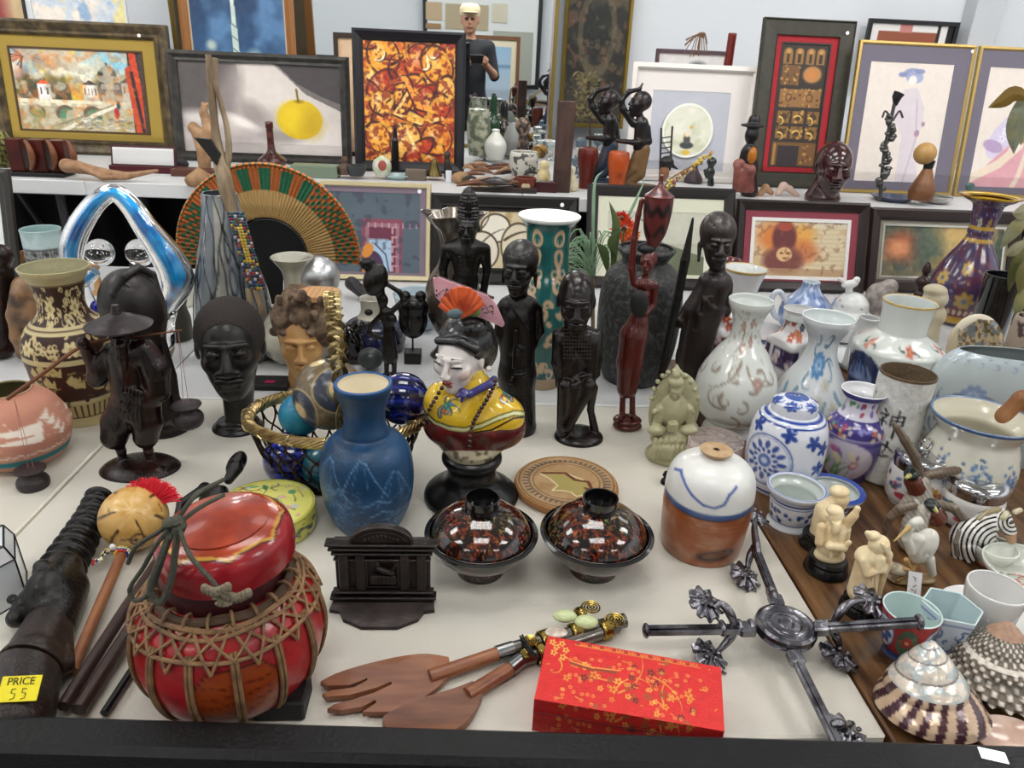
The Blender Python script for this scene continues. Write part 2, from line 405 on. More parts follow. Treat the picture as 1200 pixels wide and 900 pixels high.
class Fig:
    """traces a thing in photograph coordinates on the upright plane through its base"""
    def __init__(s,bx,by,z=Z0,r0=0,name=None,label=None,cat=None,group=None,loc=None):
        if loc is None:
            loc=P(bx,by,z)
            if r0:
                d=loc-np.array([0,0,CZ]);sn=abs(d[2])/np.linalg.norm(d);loc=P(bx,by-r0*sn,z)
        s.loc=loc;s.k=dep(loc)/FPX;s.p=[];s.root=None
        if name: s.root=T(name,label,cat,loc,group)
    def q(s,x,y,D=0):
        return PY(x,y,s.loc[1]+D*s.k)-s.loc
    def kk(s,v): return dep(v+s.loc)/FPX
    def c(s,a,ra,b,rb=None,op=1,k=None,col=None,fl=None,pri=0):
        if rb is None: rb=ra
        A,B=s.q(*a),s.q(*b);ra_,rb_=ra*s.kk(A),rb*s.kk(B);R_=max(ra_,rb_)
        d=dict(t='c',a=A,b=B,ra=ra_,rb=rb_,op=op,bb=(np.minimum(A,B)-R_,np.maximum(A,B)+R_),col=col,pri=pri*s.k)
        if k is not None: d['k']=k*s.k
        s.p.append(d);return s
    def path(s,pts,rs,**kw):
        if not hasattr(rs,'__len__'): rs=[rs]*len(pts)
        for i in range(len(pts)-1): s.c(pts[i],rs[i],pts[i+1],rs[i+1],**kw)
        return s
    def e(s,c,r,rot=(0,0,0),op=1,k=None,col=None,box=None,pri=0):
        """r = (rx, ry image-vertical, rd depth) px; rot degrees: (about view axis, yaw about vertical, pitch)"""
        C_=s.q(*c);kk=s.kk(C_)
        if not hasattr(r,'__len__'): r=(r,r,r)
        R_=np.array([r[0],r[2] if len(r)>2 else r[0],r[1]],float)*kk
        M3=None
        if any(rot): M3=np.array(Euler((math.radians(rot[2]),-math.radians(rot[0]),math.radians(rot[1])),'XYZ').to_matrix())
        Rm=np.linalg.norm(R_) if box else R_.max()
        if M3 is None: Rm=R_
        d=dict(t='b' if box else 'e',c=C_,r=R_,M=M3,op=op,bb=(C_-Rm,C_+Rm),col=col,rd=(box or 0)*kk,pri=pri*s.k)
        if k is not None: d['k']=k*s.k
        s.p.append(d);return s
    def mesh(s,name,m_,h=1.0,k=2.5,col=None,post=None):
        V,Fq,C=sdf_mesh(s.p,h*s.k,k*s.k)
        if post is not None: V,C=post(V,C)
        V[:,2]=np.maximum(V[:,2],.0002)
        g=G();g.v=[V];g.f=[tuple(int(x) for x in r) for r in Fq.tolist()];g.c=[C];g.n=len(V)
        s.p=[]
        return g.obj(name,m_,s.root,smooth='all')
    def add(s,name,g,m_,smooth=True): return g.obj(name,m_,s.root,smooth)
    def solo(s,name,m_,label,cat,h=1.0,k=2.5,group=None,post=None):
        o=s.mesh(name,m_,h,k,post=post);o.location=[float(x) for x in s.loc];return tag(o,label,cat,group)
    def prof(s,pts,n=None,smooth=True):
        """[(r_px, y_px)] down or up the axis -> [(r, z)]"""
        out=[]
        for (r,y) in pts:
            lo,hi=-.2,1.6
            for _ in range(40):
                mid=(lo+hi)/2
                if proj(s.loc+[0,0,mid])[1]>y: lo=mid
                else: hi=mid
            out.append((r*s.kk(np.array([0,0,lo])),max(lo,0)))
        out=np.array(out)
        if n: out=spl(out,n);out[:,0]=np.maximum(out[:,0],1e-4)
        return out
    def pot(s,name,pts,m_,n=60,seg=64,cv=None,col='ffffff',cin=None,th=1.6,deep=.85,sq=0,rot=0,sx=1,sy=1,open_=True,wob=None,rim=None,part=True):
        """pts from top rim to base (r_px, y_px)"""
        o=s.prof(pts,n);t=th*s.k
        cols=None
        pr=[tuple(q) for q in o];nout=len(pr)
        base=[(max(pr[-1][0]-t,1e-4),pr[-1][1]),(1e-4,pr[-1][1]+t*.3)]
        if open_:
            zb=o[-1,1]+(o[0,1]-o[-1,1])*(1-deep)
            inn=[(max(r-t,t*.5),z) for r,z in pr if z>zb][::-1]
            top=[(pr[0][0]-t*.5,pr[0][1]+t*.35)]
            inner=[(1e-4,inn[0][1])]+inn if inn else []
            full=inner+top+pr+base
            a=len(inner)+1
        else:
            full=[(1e-4,pr[0][1])]+pr+base;a=1
        full=np.array(full);g=G()
        g.lathe(full,seg,sx=sx,sy=sy,sq=sq,rot=rot,wob=wob)
        nF=len(full);C=np.ones((nF,seg,3))*hx(cin if cin is not None else col)
        C[a:]=hx(col)
        if cv is not None:
            ph=np.linspace(0,2*math.pi,seg,endpoint=False);
            psi=math.atan2(-s.loc[0],s.loc[1])   # the painted front faces the aisle, u = 0.5
            u=((ph-psi+math.pi/2) % (2*math.pi))/(2*math.pi);u=(u+.5) % 1
            z=o[:,1];v=(z.max()-z)/(z.max()-z.min()+1e-9)
            C[a:a+nout]=cv.sample(np.ones((nout,1))*u[None],v[:,None]*np.ones(seg))
        if rim is not None: C[max(a-2,0):a+1]=hx(rim)
        g.c=[C.reshape(-1,3)]
        ob=g.obj(name,m_,s.root,smooth='all')
        if s.root is None: ob.location=[float(x) for x in s.loc]
        return ob
def Wp(F_,pts):  # photo points -> local points of a Fig
    return [F_.q(*p) for p in pts]
# ======================= the room =======================
Z3=0.96
WALL=mat('dfe3e8',.75,bump=(40,.05))
g=G().box((0,0,-.05),(8.4,9.6,.1));ST('floor',g,mat('6d6a66',.5,mix=('5c5955',14,.4,.7)),smooth=False)
g=G().box((0,0,3.1),(8.4,9.6,.08));ST('ceiling',g,mat('e4e4e2',.9,bump=(300,.3)),smooth=False)
g=G().box((0,4.0,1.5),(8.4,.16,3.1));ST('wall_back',g,WALL,smooth=False)
g=G().box((0,-4.7,1.5),(8.4,.16,3.1));ST('wall_front',g,WALL,smooth=False)
g=G().box((-4.1,0,1.5),(.16,9.4,3.1));ST('wall_left',g,WALL,smooth=False)
g=G().box((4.1,0,1.5),(.16,9.4,3.1));ST('wall_right',g,WALL,smooth=False)
a_,b_=PY(1131,30,3.86),PY(1163,30,3.86)
g=G().box(((a_[0]+b_[0])/2+.01,3.87,1.5),(b_[0]-a_[0],.1,3.08),bev=.004);ST('trim_1',g,mat('c9ccd0',.7),smooth=False)
g=G().box((0,-4.6,.78),(8.0,.03,.07));ST('trim_2',g,mat('a5805a',.5),smooth=False)
g=G().box((0,3.91,.06),(8.0,.02,.12));ST('baseboard_back',g,mat('d5d5d5',.5),smooth=False)
# ceiling lamps
lm=G().box((0,0,-.005),(1.16,.56,.02));lf=G()
for (x_,y_,sx_,sy_) in ((-.6,0,.04,.64),(.6,0,.04,.64),(0,-.3,1.24,.04),(0,.3,1.24,.04)): lf.box((x_,y_,0),(sx_,sy_,.05))
lp0=None
for i,(x,y) in enumerate(LAMPS):
    where=[['left','middle','right'][i//4],['far behind the camera','just over the front tables','over the second row of tables','nearest the mirror wall'][i % 4]]
    t=T('ceiling_lamp','white troffer ceiling lamp in the %s row, %s' % tuple(where),'ceiling lamp',(x,y,3.045),'ceiling lamps')
    if lp0 is None:
        a1=lm.obj('diffuser',mat('ffffff',.5,emit=('fffdf8',1.2)),t,False);a2=lf.obj('lamp_frame',mat('dddddd',.4),t,False);lp0=(a1,a2)
    else:
        for q in lp0:
            c_=q.copy();c_.parent=t;COL.objects.link(c_)
# ---- tables ----
def table(label,x0,x1,y0,y1,top_m,z=Z0,th=.042,legs=True,name='folding_table',legc='4a4c50'):
    t=T(name,label,'table',((x0+x1)/2,(y0+y1)/2,0))
    W_,D_=x1-x0,y1-y0
    G().box((0,0,z-th/2),(W_-.001,D_-.001,th),bev=.0025).obj('tabletop',top_m,t,False)
    lmt=mat(legc,.45,.6)
    for sx in (-1,1):
        for sy in (-1,1):
            G().tube([(sx*(W_/2-.12),sy*(D_/2-.08),0.0),(sx*(W_/2-.12),sy*(D_/2-.08),z-th)],.014,8).obj('leg',lmt,t)
        g=G().tube([(sx*(W_/2-.12),-(D_/2-.08),.2),(sx*(W_/2-.12),D_/2-.08,.2)],.01,6)
        g.tube([(sx*(W_/2-.12),0,.2),(sx*(W_/2-.45),0,z-th)],.01,6);g.obj('brace',lmt,t)
    return t
cream=mat('e3ded1',.42,mix=('e8e4d9',6,.3,.7),bump=(220,.12))
white=mat('e2e3e4',.4,mix=('dedfe0',7,.3,.7),bump=(220,.1))
walnut=mat('4a2f1c',.3,mix=('86623f',12,.34,.68,(6,.5,1)),bump=(120,.08,(8,.6,1)))
table('cream folding table across the front middle under the bust and lacquer bowls',-.596,.423,.50,1.25,cream)
table('cream folding table at the front left under the brown carved vase',-1.75,-.600,.50,1.25,cream)
table('dark walnut topped table on the right under the porcelain',.426,2.0,.47,1.50,walnut)
table('white folding table behind the carved statues in the middle',-.60,.424,1.254,2.14,white)
table('white folding table behind the brown carved vase on the left',-1.9,-.603,1.254,2.14,white)
table('white folding table behind the porcelain on the right',.427,2.3,1.503,2.14,white)
table('raised white folding table at the left below the townscape painting',-2.4,-1.16,2.27,3.018,white,Z3)
table('raised white folding table under the dark framed apple picture',-1.16,.1515,2.27,3.018,white,Z3)
table('raised white folding table under the porcelain plate picture',.1515,1.3015,2.27,3.018,white,Z3)
table('raised white folding table under the two kimono prints',1.3015,2.6,2.27,3.018,white,Z3)
table('raised table against the wall in front of the big mirror',-1.61,1.205,3.0185,3.68,white,Z3)
table('raised table against the wall at the far left behind the paintings',-3.0,-1.61,3.0185,3.68,white,Z3)
table('raised table against the wall at the far right',1.205,3.0,3.0185,3.68,white,Z3)
table('long table by the opposite wall seen only in the mirror',-2.4,1.6,-2.5,-1.7,white,.80)
# thin black rippled sheet behind the legs of the raised tables
g=G();n_=240
X_=np.linspace(-2.6,2.7,n_);Pn=np.zeros((2,n_,3));Pn[:,:,0]=X_;Pn[:,:,1]=2.98+.02*np.sin(X_*40);Pn[0,:,2]=Z3-.05;Pn[1,:,2]=.01
g.grid(Pn);P2=Pn.copy();P2[:,:,1]+=.004;g.grid(P2[::-1])
tag(g.obj('black_sheet',mat('141416',.9),None,'all'),'black cloth drape hanging behind the raised table legs','drape')
# front rail
a_,b_=P(-60,831,.79),P(1260,871,.79)
dx,dy=b_[0]-a_[0],b_[1]-a_[1];an=math.atan2(dy,dx);L_=math.hypot(dx,dy)
rl=T('display_frame','black painted frame rail across the near edge of the tables','frame',((a_[0]+b_[0])/2,(a_[1]+b_[1])/2,Z0),rz=an)
G().box((0,-.019,.03),(L_,.038,.04),bev=.006).obj('rail',mat('0d0e10',.4,bump=(200,.2),mix=('17191c',60,.5,.8)),rl,False)
G().box((0,-.026,.006),(L_,.03,.008)).obj('lower_lip',mat('2a0e10',.5),rl,False)
c0=P(1164,885,.791)
t_=G().box((0,0,.0004),(.022,.012,.0008),rz=-.25).obj('price_sticker',mat('e9ecf2',.6),rl,False)
lc=rl.matrix_basis;
ca,sa=math.cos(-an),math.sin(-an);dx,dy=c0[0]-(a_[0]+b_[0])/2,c0[1]-(a_[1]+b_[1])/2
t_.location=(ca*dx-sa*dy,sa*dx+ca*dy,.0502)

# ======================= framed pictures =======================
def framed(name,label,cat,xl,xr,yt,yc,zb,Y,lean,prof_,fm,cvf,mount=None,mcol='ffffff',inner=None,pic_m=None,T_=.022,res=1.0,zlift=0,glass=False,sticker=None,back='6b5a45'):
    th=math.radians(lean);o_=np.array([0,0,CZ])
    def it(px,py):
        d=ray(px,py);n=np.array([0,math.cos(th),-math.sin(th)]);p0=np.array([0,Y,zb])
        t=((p0-o_)@n)/(d@n);p=o_+d*t;return p[0],(p[2]-zb)/math.cos(th),t*1.0
    XL,_,_=it(xl,yc);XR,_,_=it(xr,yc);xc=(xl+xr)/2
    _,H,dd=it(xc,yt);W_=XR-XL;k=dd/FPX
    r=T(name,label,cat,((XL+XR)/2,Y,zb+zlift));r.rotation_euler=(-th,0,0)
    # mitred moulding, prof_: (inset px, forward px)
    g=G();pts=[(i*k,f*k) for i,f in prof_]
    ring=[(0,0)]+pts+[(pts[-1][0],0)]
    Pn=np.array([[(sx*(W_/2-i),-f,H/2+sz*(H/2-i)) for (sx,sz) in ((-1,-1),(1,-1),(1,1),(-1,1))] for (i,f) in ring])
    n=len(ring);V=Pn.reshape(-1,3);F=[]
    for a in range(n):
        b=(a+1) % n
        for j in range(4):
            q=(j+1) % 4;F.append((a*4+j,a*4+q,b*4+q,b*4+j))
    g.add(V,F);g.obj('frame_moulding',fm,r,False)
    fi=pts[-1][0];ins=fi-.001
    G().box((0,-.002,H/2),(W_-2*ins,.004,H-2*ins)).obj('backing_board',mat(back,.8),r,False)
    depth=min(pts[-1][1],.008)*.6+.0045
    x0,x1,z0,z1=-W_/2+fi,W_/2-fi,fi,H-fi
    if mount:
        ml,mr,mt,mb=[q*k for q in mount]
        g=G();D1=depth+.0015
        R1=[(x0,z0),(x1,z0),(x1,z1),(x0,z1)];R2=[(x0+ml,z0+mb),(x1-mr,z0+mb),(x1-mr,z1-mt),(x0+ml,z1-mt)]
        V=[(x,-D1,z) for x,z in R1]+[(x,-D1,z) for x,z in R2]+[(x,-depth+.001,z) for x,z in R2]+[(x,-.004,z) for x,z in R1]
        F=[]
        for j in range(4):
            q=(j+1) % 4;F+=[(j,q,4+q,4+j),(4+j,4+q,8+q,8+j),(12+j,12+q,q,j)]
        g.add(V,F);g.obj('mount_board',mat(mcol,.7,bump=(400,.15)),r,False)
        x0+=ml;x1-=mr;z0+=mb;z1-=mt
        if inner:
            iw=inner[1]*k;g=G()
            for (cx,cz,sx,sz) in (((x0+x1)/2,z1-iw/2,x1-x0,iw),((x0+x1)/2,z0+iw/2,x1-x0,iw),(x0+iw/2,(z0+z1)/2,iw,z1-z0-2*iw),(x1-iw/2,(z0+z1)/2,iw,z1-z0-2*iw)):
                g.box((cx,-D1+.0005,cz),(sx,.005,sz))
            g.obj('fillet',inner[0],r,False);x0+=iw;x1-=iw;z0+=iw;z1-=iw
    pw,ph=(x1-x0)/k,(z1-z0)/k
    cv=cvf(pw,ph,res) if callable(cvf) else cvf
    g=G();nx,nz=max(2,int(cv.W)),max(2,int(cv.H))
    uu,vv=np.meshgrid(np.linspace(0,1,nx),np.linspace(0,1,nz))
    Pn=np.stack([x0+(x1-x0)*uu,np.full_like(uu,-depth),z1-(z1-z0)*vv],-1)
    g.grid(Pn,cv.sample(uu,vv));
    e=[(x0,z0),(x1,z0),(x1,z1),(x0,z1)]
    g.add([(x,-depth,z) for x,z in e]+[(x,-.003,z) for x,z in e],[(4,7,6,5)]+[(j,4+j,4+(j+1) % 4,(j+1) % 4) for j in range(4)],cv.a.mean((0,1)))
    g.obj('picture',pic_m or CANV,r,False)
    if glass:
        G().box(((x0+x1)/2 if not mount else 0,-depth-.004,H/2),(W_-2*fi,.0015,H-2*fi)).obj('glass',mat('ffffff',.02,trans=1.0,ior=1.2),r,False)
    if sticker:
        sxp,syp=sticker
        X,s_,_=it(sxp,syp)
        G().lathe([(1e-4,.001),(.006,.001),(.006,0)],10).obj('price_dot',mat('f2f4f8',.6),r,False,loc=(X-(XL+XR)/2,-pts[min(2,len(pts)-1)][1]-.001 if X-XL<fi or XR-X<fi or H-s_<fi else -depth-.003,s_),rot=(math.pi/2,0,0))
    return r

def cv_town(w,h,res):
    c=Cv(w,h,'e8dcc0',res);S_=lambda x: x*w;V_=lambda y: y*h
    c.noise('e8b068',18,.55,.66,3,.6).noise('8fc4d8',22,.5,.6,8,.8).noise('e8e060',12,.6,.68,5,.7)
    c.ell(S_(.78),V_(.1),w*.22,h*.16,'7fc0da',.8,soft=.6);c.ell(S_(.35),V_(.12),w*.16,h*.14,'f0a060',.7,soft=.7);c.ell(S_(.5),V_(.25),w*.2,h*.12,'f6f0d8',.8,soft=.6)
    for i in range(46):   # palm at the left
        a=rnd.uniform(0,6.28);c.line([(S_(.09),V_(.1)),(S_(.09)+math.cos(a)*rnd.uniform(8,24),V_(.1)+math.sin(a)*rnd.uniform(6,18))],1.3,rnd.choice(['7a3a34','a05a4a','5c3030','c08a70']),.8)
    c.ell(S_(.07),V_(.42),w*.07,h*.17,'8a5648',.75,soft=.5)
    for i in range(60):
        x=rnd.uniform(.03,.9);c.ell(S_(x),V_(rnd.uniform(.38,.6)),rnd.uniform(3,9),rnd.uniform(4,11),rnd.choice(['4a4a2c','6a6238','3a3a30','8c7a44','c8a040','5a4632']),.8,soft=.4)
    def house(x0,y0,x1,y1,wall,roof,n=2):
        c.rect(S_(x0),V_(y0),S_(x1),V_(y1),wall);c.poly([(S_(x0-.01),V_(y0)),(S_((x0+x1)/2),V_(y0-.06)),(S_(x1+.01),V_(y0))],roof)
        for i in range(n): c.rect(S_(x0+(x1-x0)*(i+.35)/n),V_(y0+.04),S_(x0+(x1-x0)*(i+.6)/n),V_(y0+.13),'4a3a34')
    c.rect(S_(.3),V_(.42),S_(.42),V_(.62),'4c4a3a');house(.17,.43,.27,.62,'e8e4e0','e0622c');house(.52,.42,.63,.62,'eae6dc','4a3838',4)
    c.rect(S_(.43),V_(.4),S_(.52),V_(.62),'d8b040');c.rect(S_(.64),V_(.38),S_(.88),V_(.62),'6a6058');c.rect(S_(.7),V_(.45),S_(.78),V_(.62),'8a6a50');house(.82,.38,.9,.62,'d8d0c0','3a3030')
    c.ell(S_(.72),V_(.3),w*.075,h*.12,'3e4038');c.rect(S_(.645),V_(.33),S_(.8),V_(.43),'4a473c');c.line([(S_(.72),V_(.15)),(S_(.72),V_(.22))],2.5,'333333');c.rect(S_(.66),V_(.4),S_(.8),V_(.46),'a8a294')
    c.rect(0,V_(.62),w,V_(.72),'ded6b8');c.rect(0,V_(.7),w,h,'b8ac88');c.noise('8a7a68',14,.5,.65,21,.5)
    c.rect(0,V_(.62),w,V_(.66),'e6dfc2')
    for x in (.13,.36,.57): c.ell(S_(x),V_(.79),w*.075,h*.11,'6a5a4a');c.ell(S_(x+.01),V_(.82),w*.06,h*.1,'5d8a68' if x>.3 else '7f8a58')
    c.rect(0,V_(.85),w,h,'a89a72',.8);c.noise('c8c0a8',10,.5,.6,31,.7)
    c.poly([(S_(.3),V_(1)),(S_(.36),V_(1)),(S_(.8),V_(.66)),(S_(.72),V_(.66))],'e6dfc8');c.line([(S_(.3),V_(.93)),(S_(.74),V_(.66))],1.6,'8a8068')
    c.ell(S_(.76),V_(.76),w*.02,h*.07,'b03038');c.ell(S_(.78),V_(.66),w*.016,h*.05,'304858')
    for i in range(50): x,y=rnd.uniform(.4,.85),rnd.uniform(.8,.98);c.line([(S_(x),V_(y)),(S_(x+.03),V_(y+rnd.uniform(-.02,.02)))],1.6,rnd.choice(['e8e0d0','7a6a5c','c0a040','8890a0','5a5048']),.7)
    c.rect(S_(.885),V_(.0),S_(.99),h,'33302e');c.poly([(S_(.86),V_(.2)),(S_(.9),V_(.16)),(S_(.98),h),(S_(.9),h)],'c04828');c.poly([(S_(.9),0),(S_(.95),0),(w,V_(.9)),(S_(.94),V_(.95))],'cc4422')
    c.line([(S_(.91),V_(.25)),(S_(.96),V_(.98))],4,'2c2426');c.noise('e88030',8,.6,.66,9,.35);c.rect(S_(.975),0,w,h,'4a3a36')
    return c.smear(.13,3)
def cv_apple(w,h,res):
    c=Cv(w,h,'6f6866',res)
    t=c.X/w;y=c.Y/h
    cloth=np.clip((y-(.62-.1*np.sin(t*3)))*8,0,1);c.mix(cloth,'c9c0bb')
    c.ell(w*.5,h*.4,w*.2,h*.42,'d8cdc5',1,soft=.25,rot=-.5);c.poly([(w*.36,h*.02),(w*.58,h*.0),(w*.78,h*.32),(w,h*.5),(w,h),(w*.5,h),(w*.5,h*.6),(w*.38,h*.3)],'d6cdc6',.9)
    c.poly([(w*.6,0),(w,0),(w,h*.42),(w*.88,h*.34),(w*.72,h*.2)],'464141')
    c.ell(w*.12,h*.25,w*.2,h*.42,'524c4b',.9,soft=.5);c.ell(w*.27,h*.38,w*.07,h*.3,'8f8582',.8,soft=.6,rot=.5);c.ell(w*.56,h*.72,w*.16,h*.2,'b3a9a6',.9,soft=.5);c.ell(w*.13,h*.62,w*.18,h*.08,'e6deda',.8,soft=.6)
    c.ell(w*.44,h*.55,w*.1,h*.12,'8f8583',.8,soft=.5,rot=.6);c.ell(w*.38,h*.66,w*.1,h*.05,'ece4e0',.9,soft=.5,rot=.4);c.ell(w*.3,h*.85,w*.3,h*.1,'a79d9b',.8,soft=.6);c.ell(w*.8,h*.9,w*.26,h*.12,'d9d1ce',.9,soft=.6)
    c.ell(w*.62,h*.8,w*.12,h*.07,'8e8684',.8,soft=.5)
    ax,ay=w*.735,h*.6;c.ell(ax,ay,w*.14,h*.222,'d0ae16');c.ell(ax-w*.045,ay-h*.02,w*.085,h*.15,'e2c41e',.9,soft=.5);c.ell(ax+w*.07,ay+h*.06,w*.07,h*.14,'b8960e',.6,soft=.6)
    c.ell(ax,ay-h*.2,w*.03,h*.02,'a08008',.9,soft=.4);c.line([(ax-w*.005,ay-h*.2),(ax-w*.012,ay-h*.31),(ax-w*.014,ay-h*.33)],2.4,'6a5a10')
    return c.smear(.03,6)
def cv_abstract(w,h,res):
    c=Cv(w,h,'c9601c',res);c.noise('e8a83c',14,.45,.6,3,.9).noise('a83018',12,.55,.65,11,.9).noise('f0d488',9,.62,.7,17,.8)
    r=random.Random(4)
    F=[((.22,.12),.17,.16),((.62,.16),.17,.15),((.8,.18),.16,.17),((.2,.36),.2,.1),((.5,.42),.16,.18),((.75,.5),.2,.16),((.3,.62),.22,.08),((.6,.66),.3,.06),((.15,.8),.13,.14),((.45,.82),.16,.16),((.8,.8),.17,.14),((.2,.5),.14,.1),((.9,.38),.1,.12),((.6,.9),.2,.07)]
    for (p,rx,ry) in F:
        x,y=p[0]*w,p[1]*h;ro=r.uniform(-.8,.8)
        c.ell(x,y,rx*w,ry*h,r.choice(['e8a030','d87820','f0c060','c84a1c','b03018']),.85,soft=.15,rot=ro);c.ell(x,y,rx*w,ry*h,'3a1814',.9,rot=ro,ring=2.4)
        c.ell(x-rx*w*.3,y-ry*h*.2,rx*w*.3,ry*h*.4,'f6e4b0',.6,soft=.7,rot=ro)
    for i in range(34):
        x,y,a=r.uniform(0,w),r.uniform(0,h),r.uniform(-3.1,3.1);c.curl(x,y,r.uniform(20,60),a,r.uniform(-2.4,2.4),r.uniform(2,4),r.choice(['40191a','5a1c18','2e1416','f4dc98','8a1c1c']),.85)
    c.line([(w*.5,h*.38),(w*.33,h*.6),(w*.62,h*.66),(w*.85,h*.62)],5,'f0c878');c.line([(w*.48,h*.38),(w*.3,h*.6),(w*.62,h*.69),(w*.85,h*.64)],2,'3a1616')
    c.line([(w*.3,h*.34),(w*.45,h*.3),(w*.6,h*.52),(w*.8,h*.56)],6,'e8943a');c.line([(w*.3,h*.36),(w*.44,h*.33),(w*.57,h*.55),(w*.8,h*.59)],2,'401818')
    for (x,y,a) in ((.22,.1,1.6),(.7,.14,1.2),(.8,.1,2.2)): c.curl(w*x,h*y,16,a,1.5,4,'f4e8c0');c.curl(w*x+3,h*y,18,a,1.5,2,'3a1414')
    c.noise('e8a83c',7,.56,.66,41,.8).noise('7a2016',6,.58,.66,47,.7)
    return c.noise('6a1a14',5,.64,.7,23,.6).smear(.12,3)
def cv_rocket(w,h,res):
    c=Cv(w,h,'2c4a72',res).grad('1c3454','4d7fb2');c.noise('6d9ac8',30,.5,.75,4,.7);c.ell(w*.45,h*.95,w*.35,h*.3,'a8c8d8',.8,soft=.7)
    c.poly([(w*.44,h*.1),(w*.47,h*.1),(w*.53,h),(w*.4,h)],'c8dcd0');c.ell(w*.455,h*.14,w*.025,h*.06,'dce8d8')
    for i in range(9): c.line([(w*.42,h*(.3+.075*i)),(w*.49,h*(.33+.075*i))],1.6,'5c7a78',.8)
    c.ell(w*.2,h*.44,w*.05,h*.03,'b8c8c0',1,soft=.5,rot=.3);c.ell(w*.65,h*.5,w*.07,h*.04,'a8c4cc',1,soft=.6,rot=-.2);c.ell(w*.83,h*.95,w*.03,h*.14,'8c9a90',1)
    return c.smear(.06,5)
def cv_red(w,h,res):
    c=Cv(w,h,'2c2420',res);r=random.Random(2)
    def gold(x0,y0,x1,y1,a='6d4c28',b='a87a40'):
        c.rect(x0*w,y0*h,x1*w,y1*h,a);n=int((x1-x0)*w*(y1-y0)*h/24)
        for i in range(n): c.ell(r.uniform(x0,x1)*w,r.uniform(y0,y1)*h,r.uniform(.8,2),r.uniform(.8,1.8),r.choice([b,'4a3018','c09048']),.8)
    for i,x in enumerate((.14,.38,.62,.84)):
        c.rect((x-.09)*w,h*.06,(x+.09)*w,h*.16,'8a6434');c.ell(x*w,h*.06,w*.09,h*.03,'8a6434');c.ell(x*w,h*.06,w*.05,h*.02,'b88a4c');c.rect((x-.03)*w,h*.08,(x+.03)*w,h*.15,'33261a')
    gold(.04,.17,.42,.33);c.ell(w*.7,h*.24,w*.22,h*.075,'4a3420');c.ell(w*.7,h*.24,w*.2,h*.067,'b07c46');c.ell(w*.7,h*.24,w*.1,h*.034,'c07a40');c.ell(w*.7,h*.24,w*.2,h*.067,'70502c',ring=1.5)
    gold(.06,.36,.94,.51,'8a6236','b07e46');c.ell(w*.25,h*.43,w*.06,h*.03,'5a3c22',ring=1.2);c.ell(w*.7,h*.43,w*.06,h*.03,'5a3c22',ring=1.2)
    for y in (.54,.67):
        for x in (.06,.38,.7): gold(x,y,x+.26,y+.1,'7d5a28','d0a050');c.ell((x+.13)*w,(y+.05)*h,w*.08,h*.03,'3a2a18',.9);c.curl((x+.05)*w,(y+.05)*h,14,r.uniform(-1,1),2,2,'e0b860')
    c.rect(.02*w,.8*h,.98*w,h,'6a4a24');c.rect(.14*w,.83*h,.62*w,h,'2c2228');gold(.66,.82,.92,.98);c.line([(w*.08,h*.82),(w*.08,h)],2.5,'a07840')
    return c
def cv_kimono(w,h,res,left=True):
    c=Cv(w,h,'ddd3ca',res);c.noise('d6ccc2',40,.4,.7,3,.5)
    if left:
        c.ell(w*.52,h*.09,w*.11,h*.045,'8a93b4',1);c.ell(w*.55,h*.12,w*.1,h*.05,'9aa2c0',1);c.ell(w*.53,h*.145,w*.05,h*.04,'e6dcd4')
        c.ell(w*.4,h*.1,w*.05,h*.02,'8088b0');c.ell(w*.6,h*.07,w*.06,h*.02,'7f88ac')
        c.poly([(w*.46,h*.22),(w*.6,h*.2),(w*.72,h*.36),(w*.74,h*.52),(w*.68,h*.6),(w*.78,h),(w*.5,h),(w*.5,h*.6),(w*.33,h*.42),(w*.36,h*.3)],'cfc5cb')
        c.ell(w*.68,h*.58,w*.03,h*.03,'a07c92');c.ell(w*.74,h*.5,w*.02,h*.02,'a07c92')
        c.line([(w*.62,h*.3),(w*.68,h*.62),(w*.6,h)],1.4,'a89aac',.7)
    else:
        c.ell(w*.93,h*.2,w*.12,h*.06,'a098b0')
        c.poly([(w*.7,h*.36),(w,h*.28),(w,h*.7),(w*.55,h*.7),(w*.5,h*.55)],'d08aa0');c.ell(w*.35,h*.55,w*.3,h*.13,'c9c0d6',.95,rot=-.9);c.ell(w*.2,h*.65,w*.12,h*.05,'a890b4',.9,rot=.3)
        c.poly([(w*.4,h*.62),(w,h*.62),(w,h),(0,h),(w*.1,h*.86)],'cf9aa2');c.line([(w*.5,h*.64),(w*.3,h*.8),(0,h*.93)],10,'dccbb8');c.line([(w*.6,h*.66),(w*.55,h*.9),(w*.5,h)],6,'d9c8b6')
        for i in range(10): c.flower(rnd.uniform(.25,.5)*w,rnd.uniform(.5,.66)*h,5,'e4e0ee','b0a0c0',5,.6)
        c
    return c.smear(.03,4)
def cv_plain(col,*spots):
    def f(w,h,res):
        c=Cv(w,h,col,res)
        for (x,y,rx,ry,cl) in spots: c.ell(x*w,y*h,rx*w,ry*h,cl,.9,soft=.5)
        return c.smear(.05,5)
    return f
bm=lambda c,r=.35: mat(c,r,bump=(120,.1))
flat=[(0,6),(9,6)]
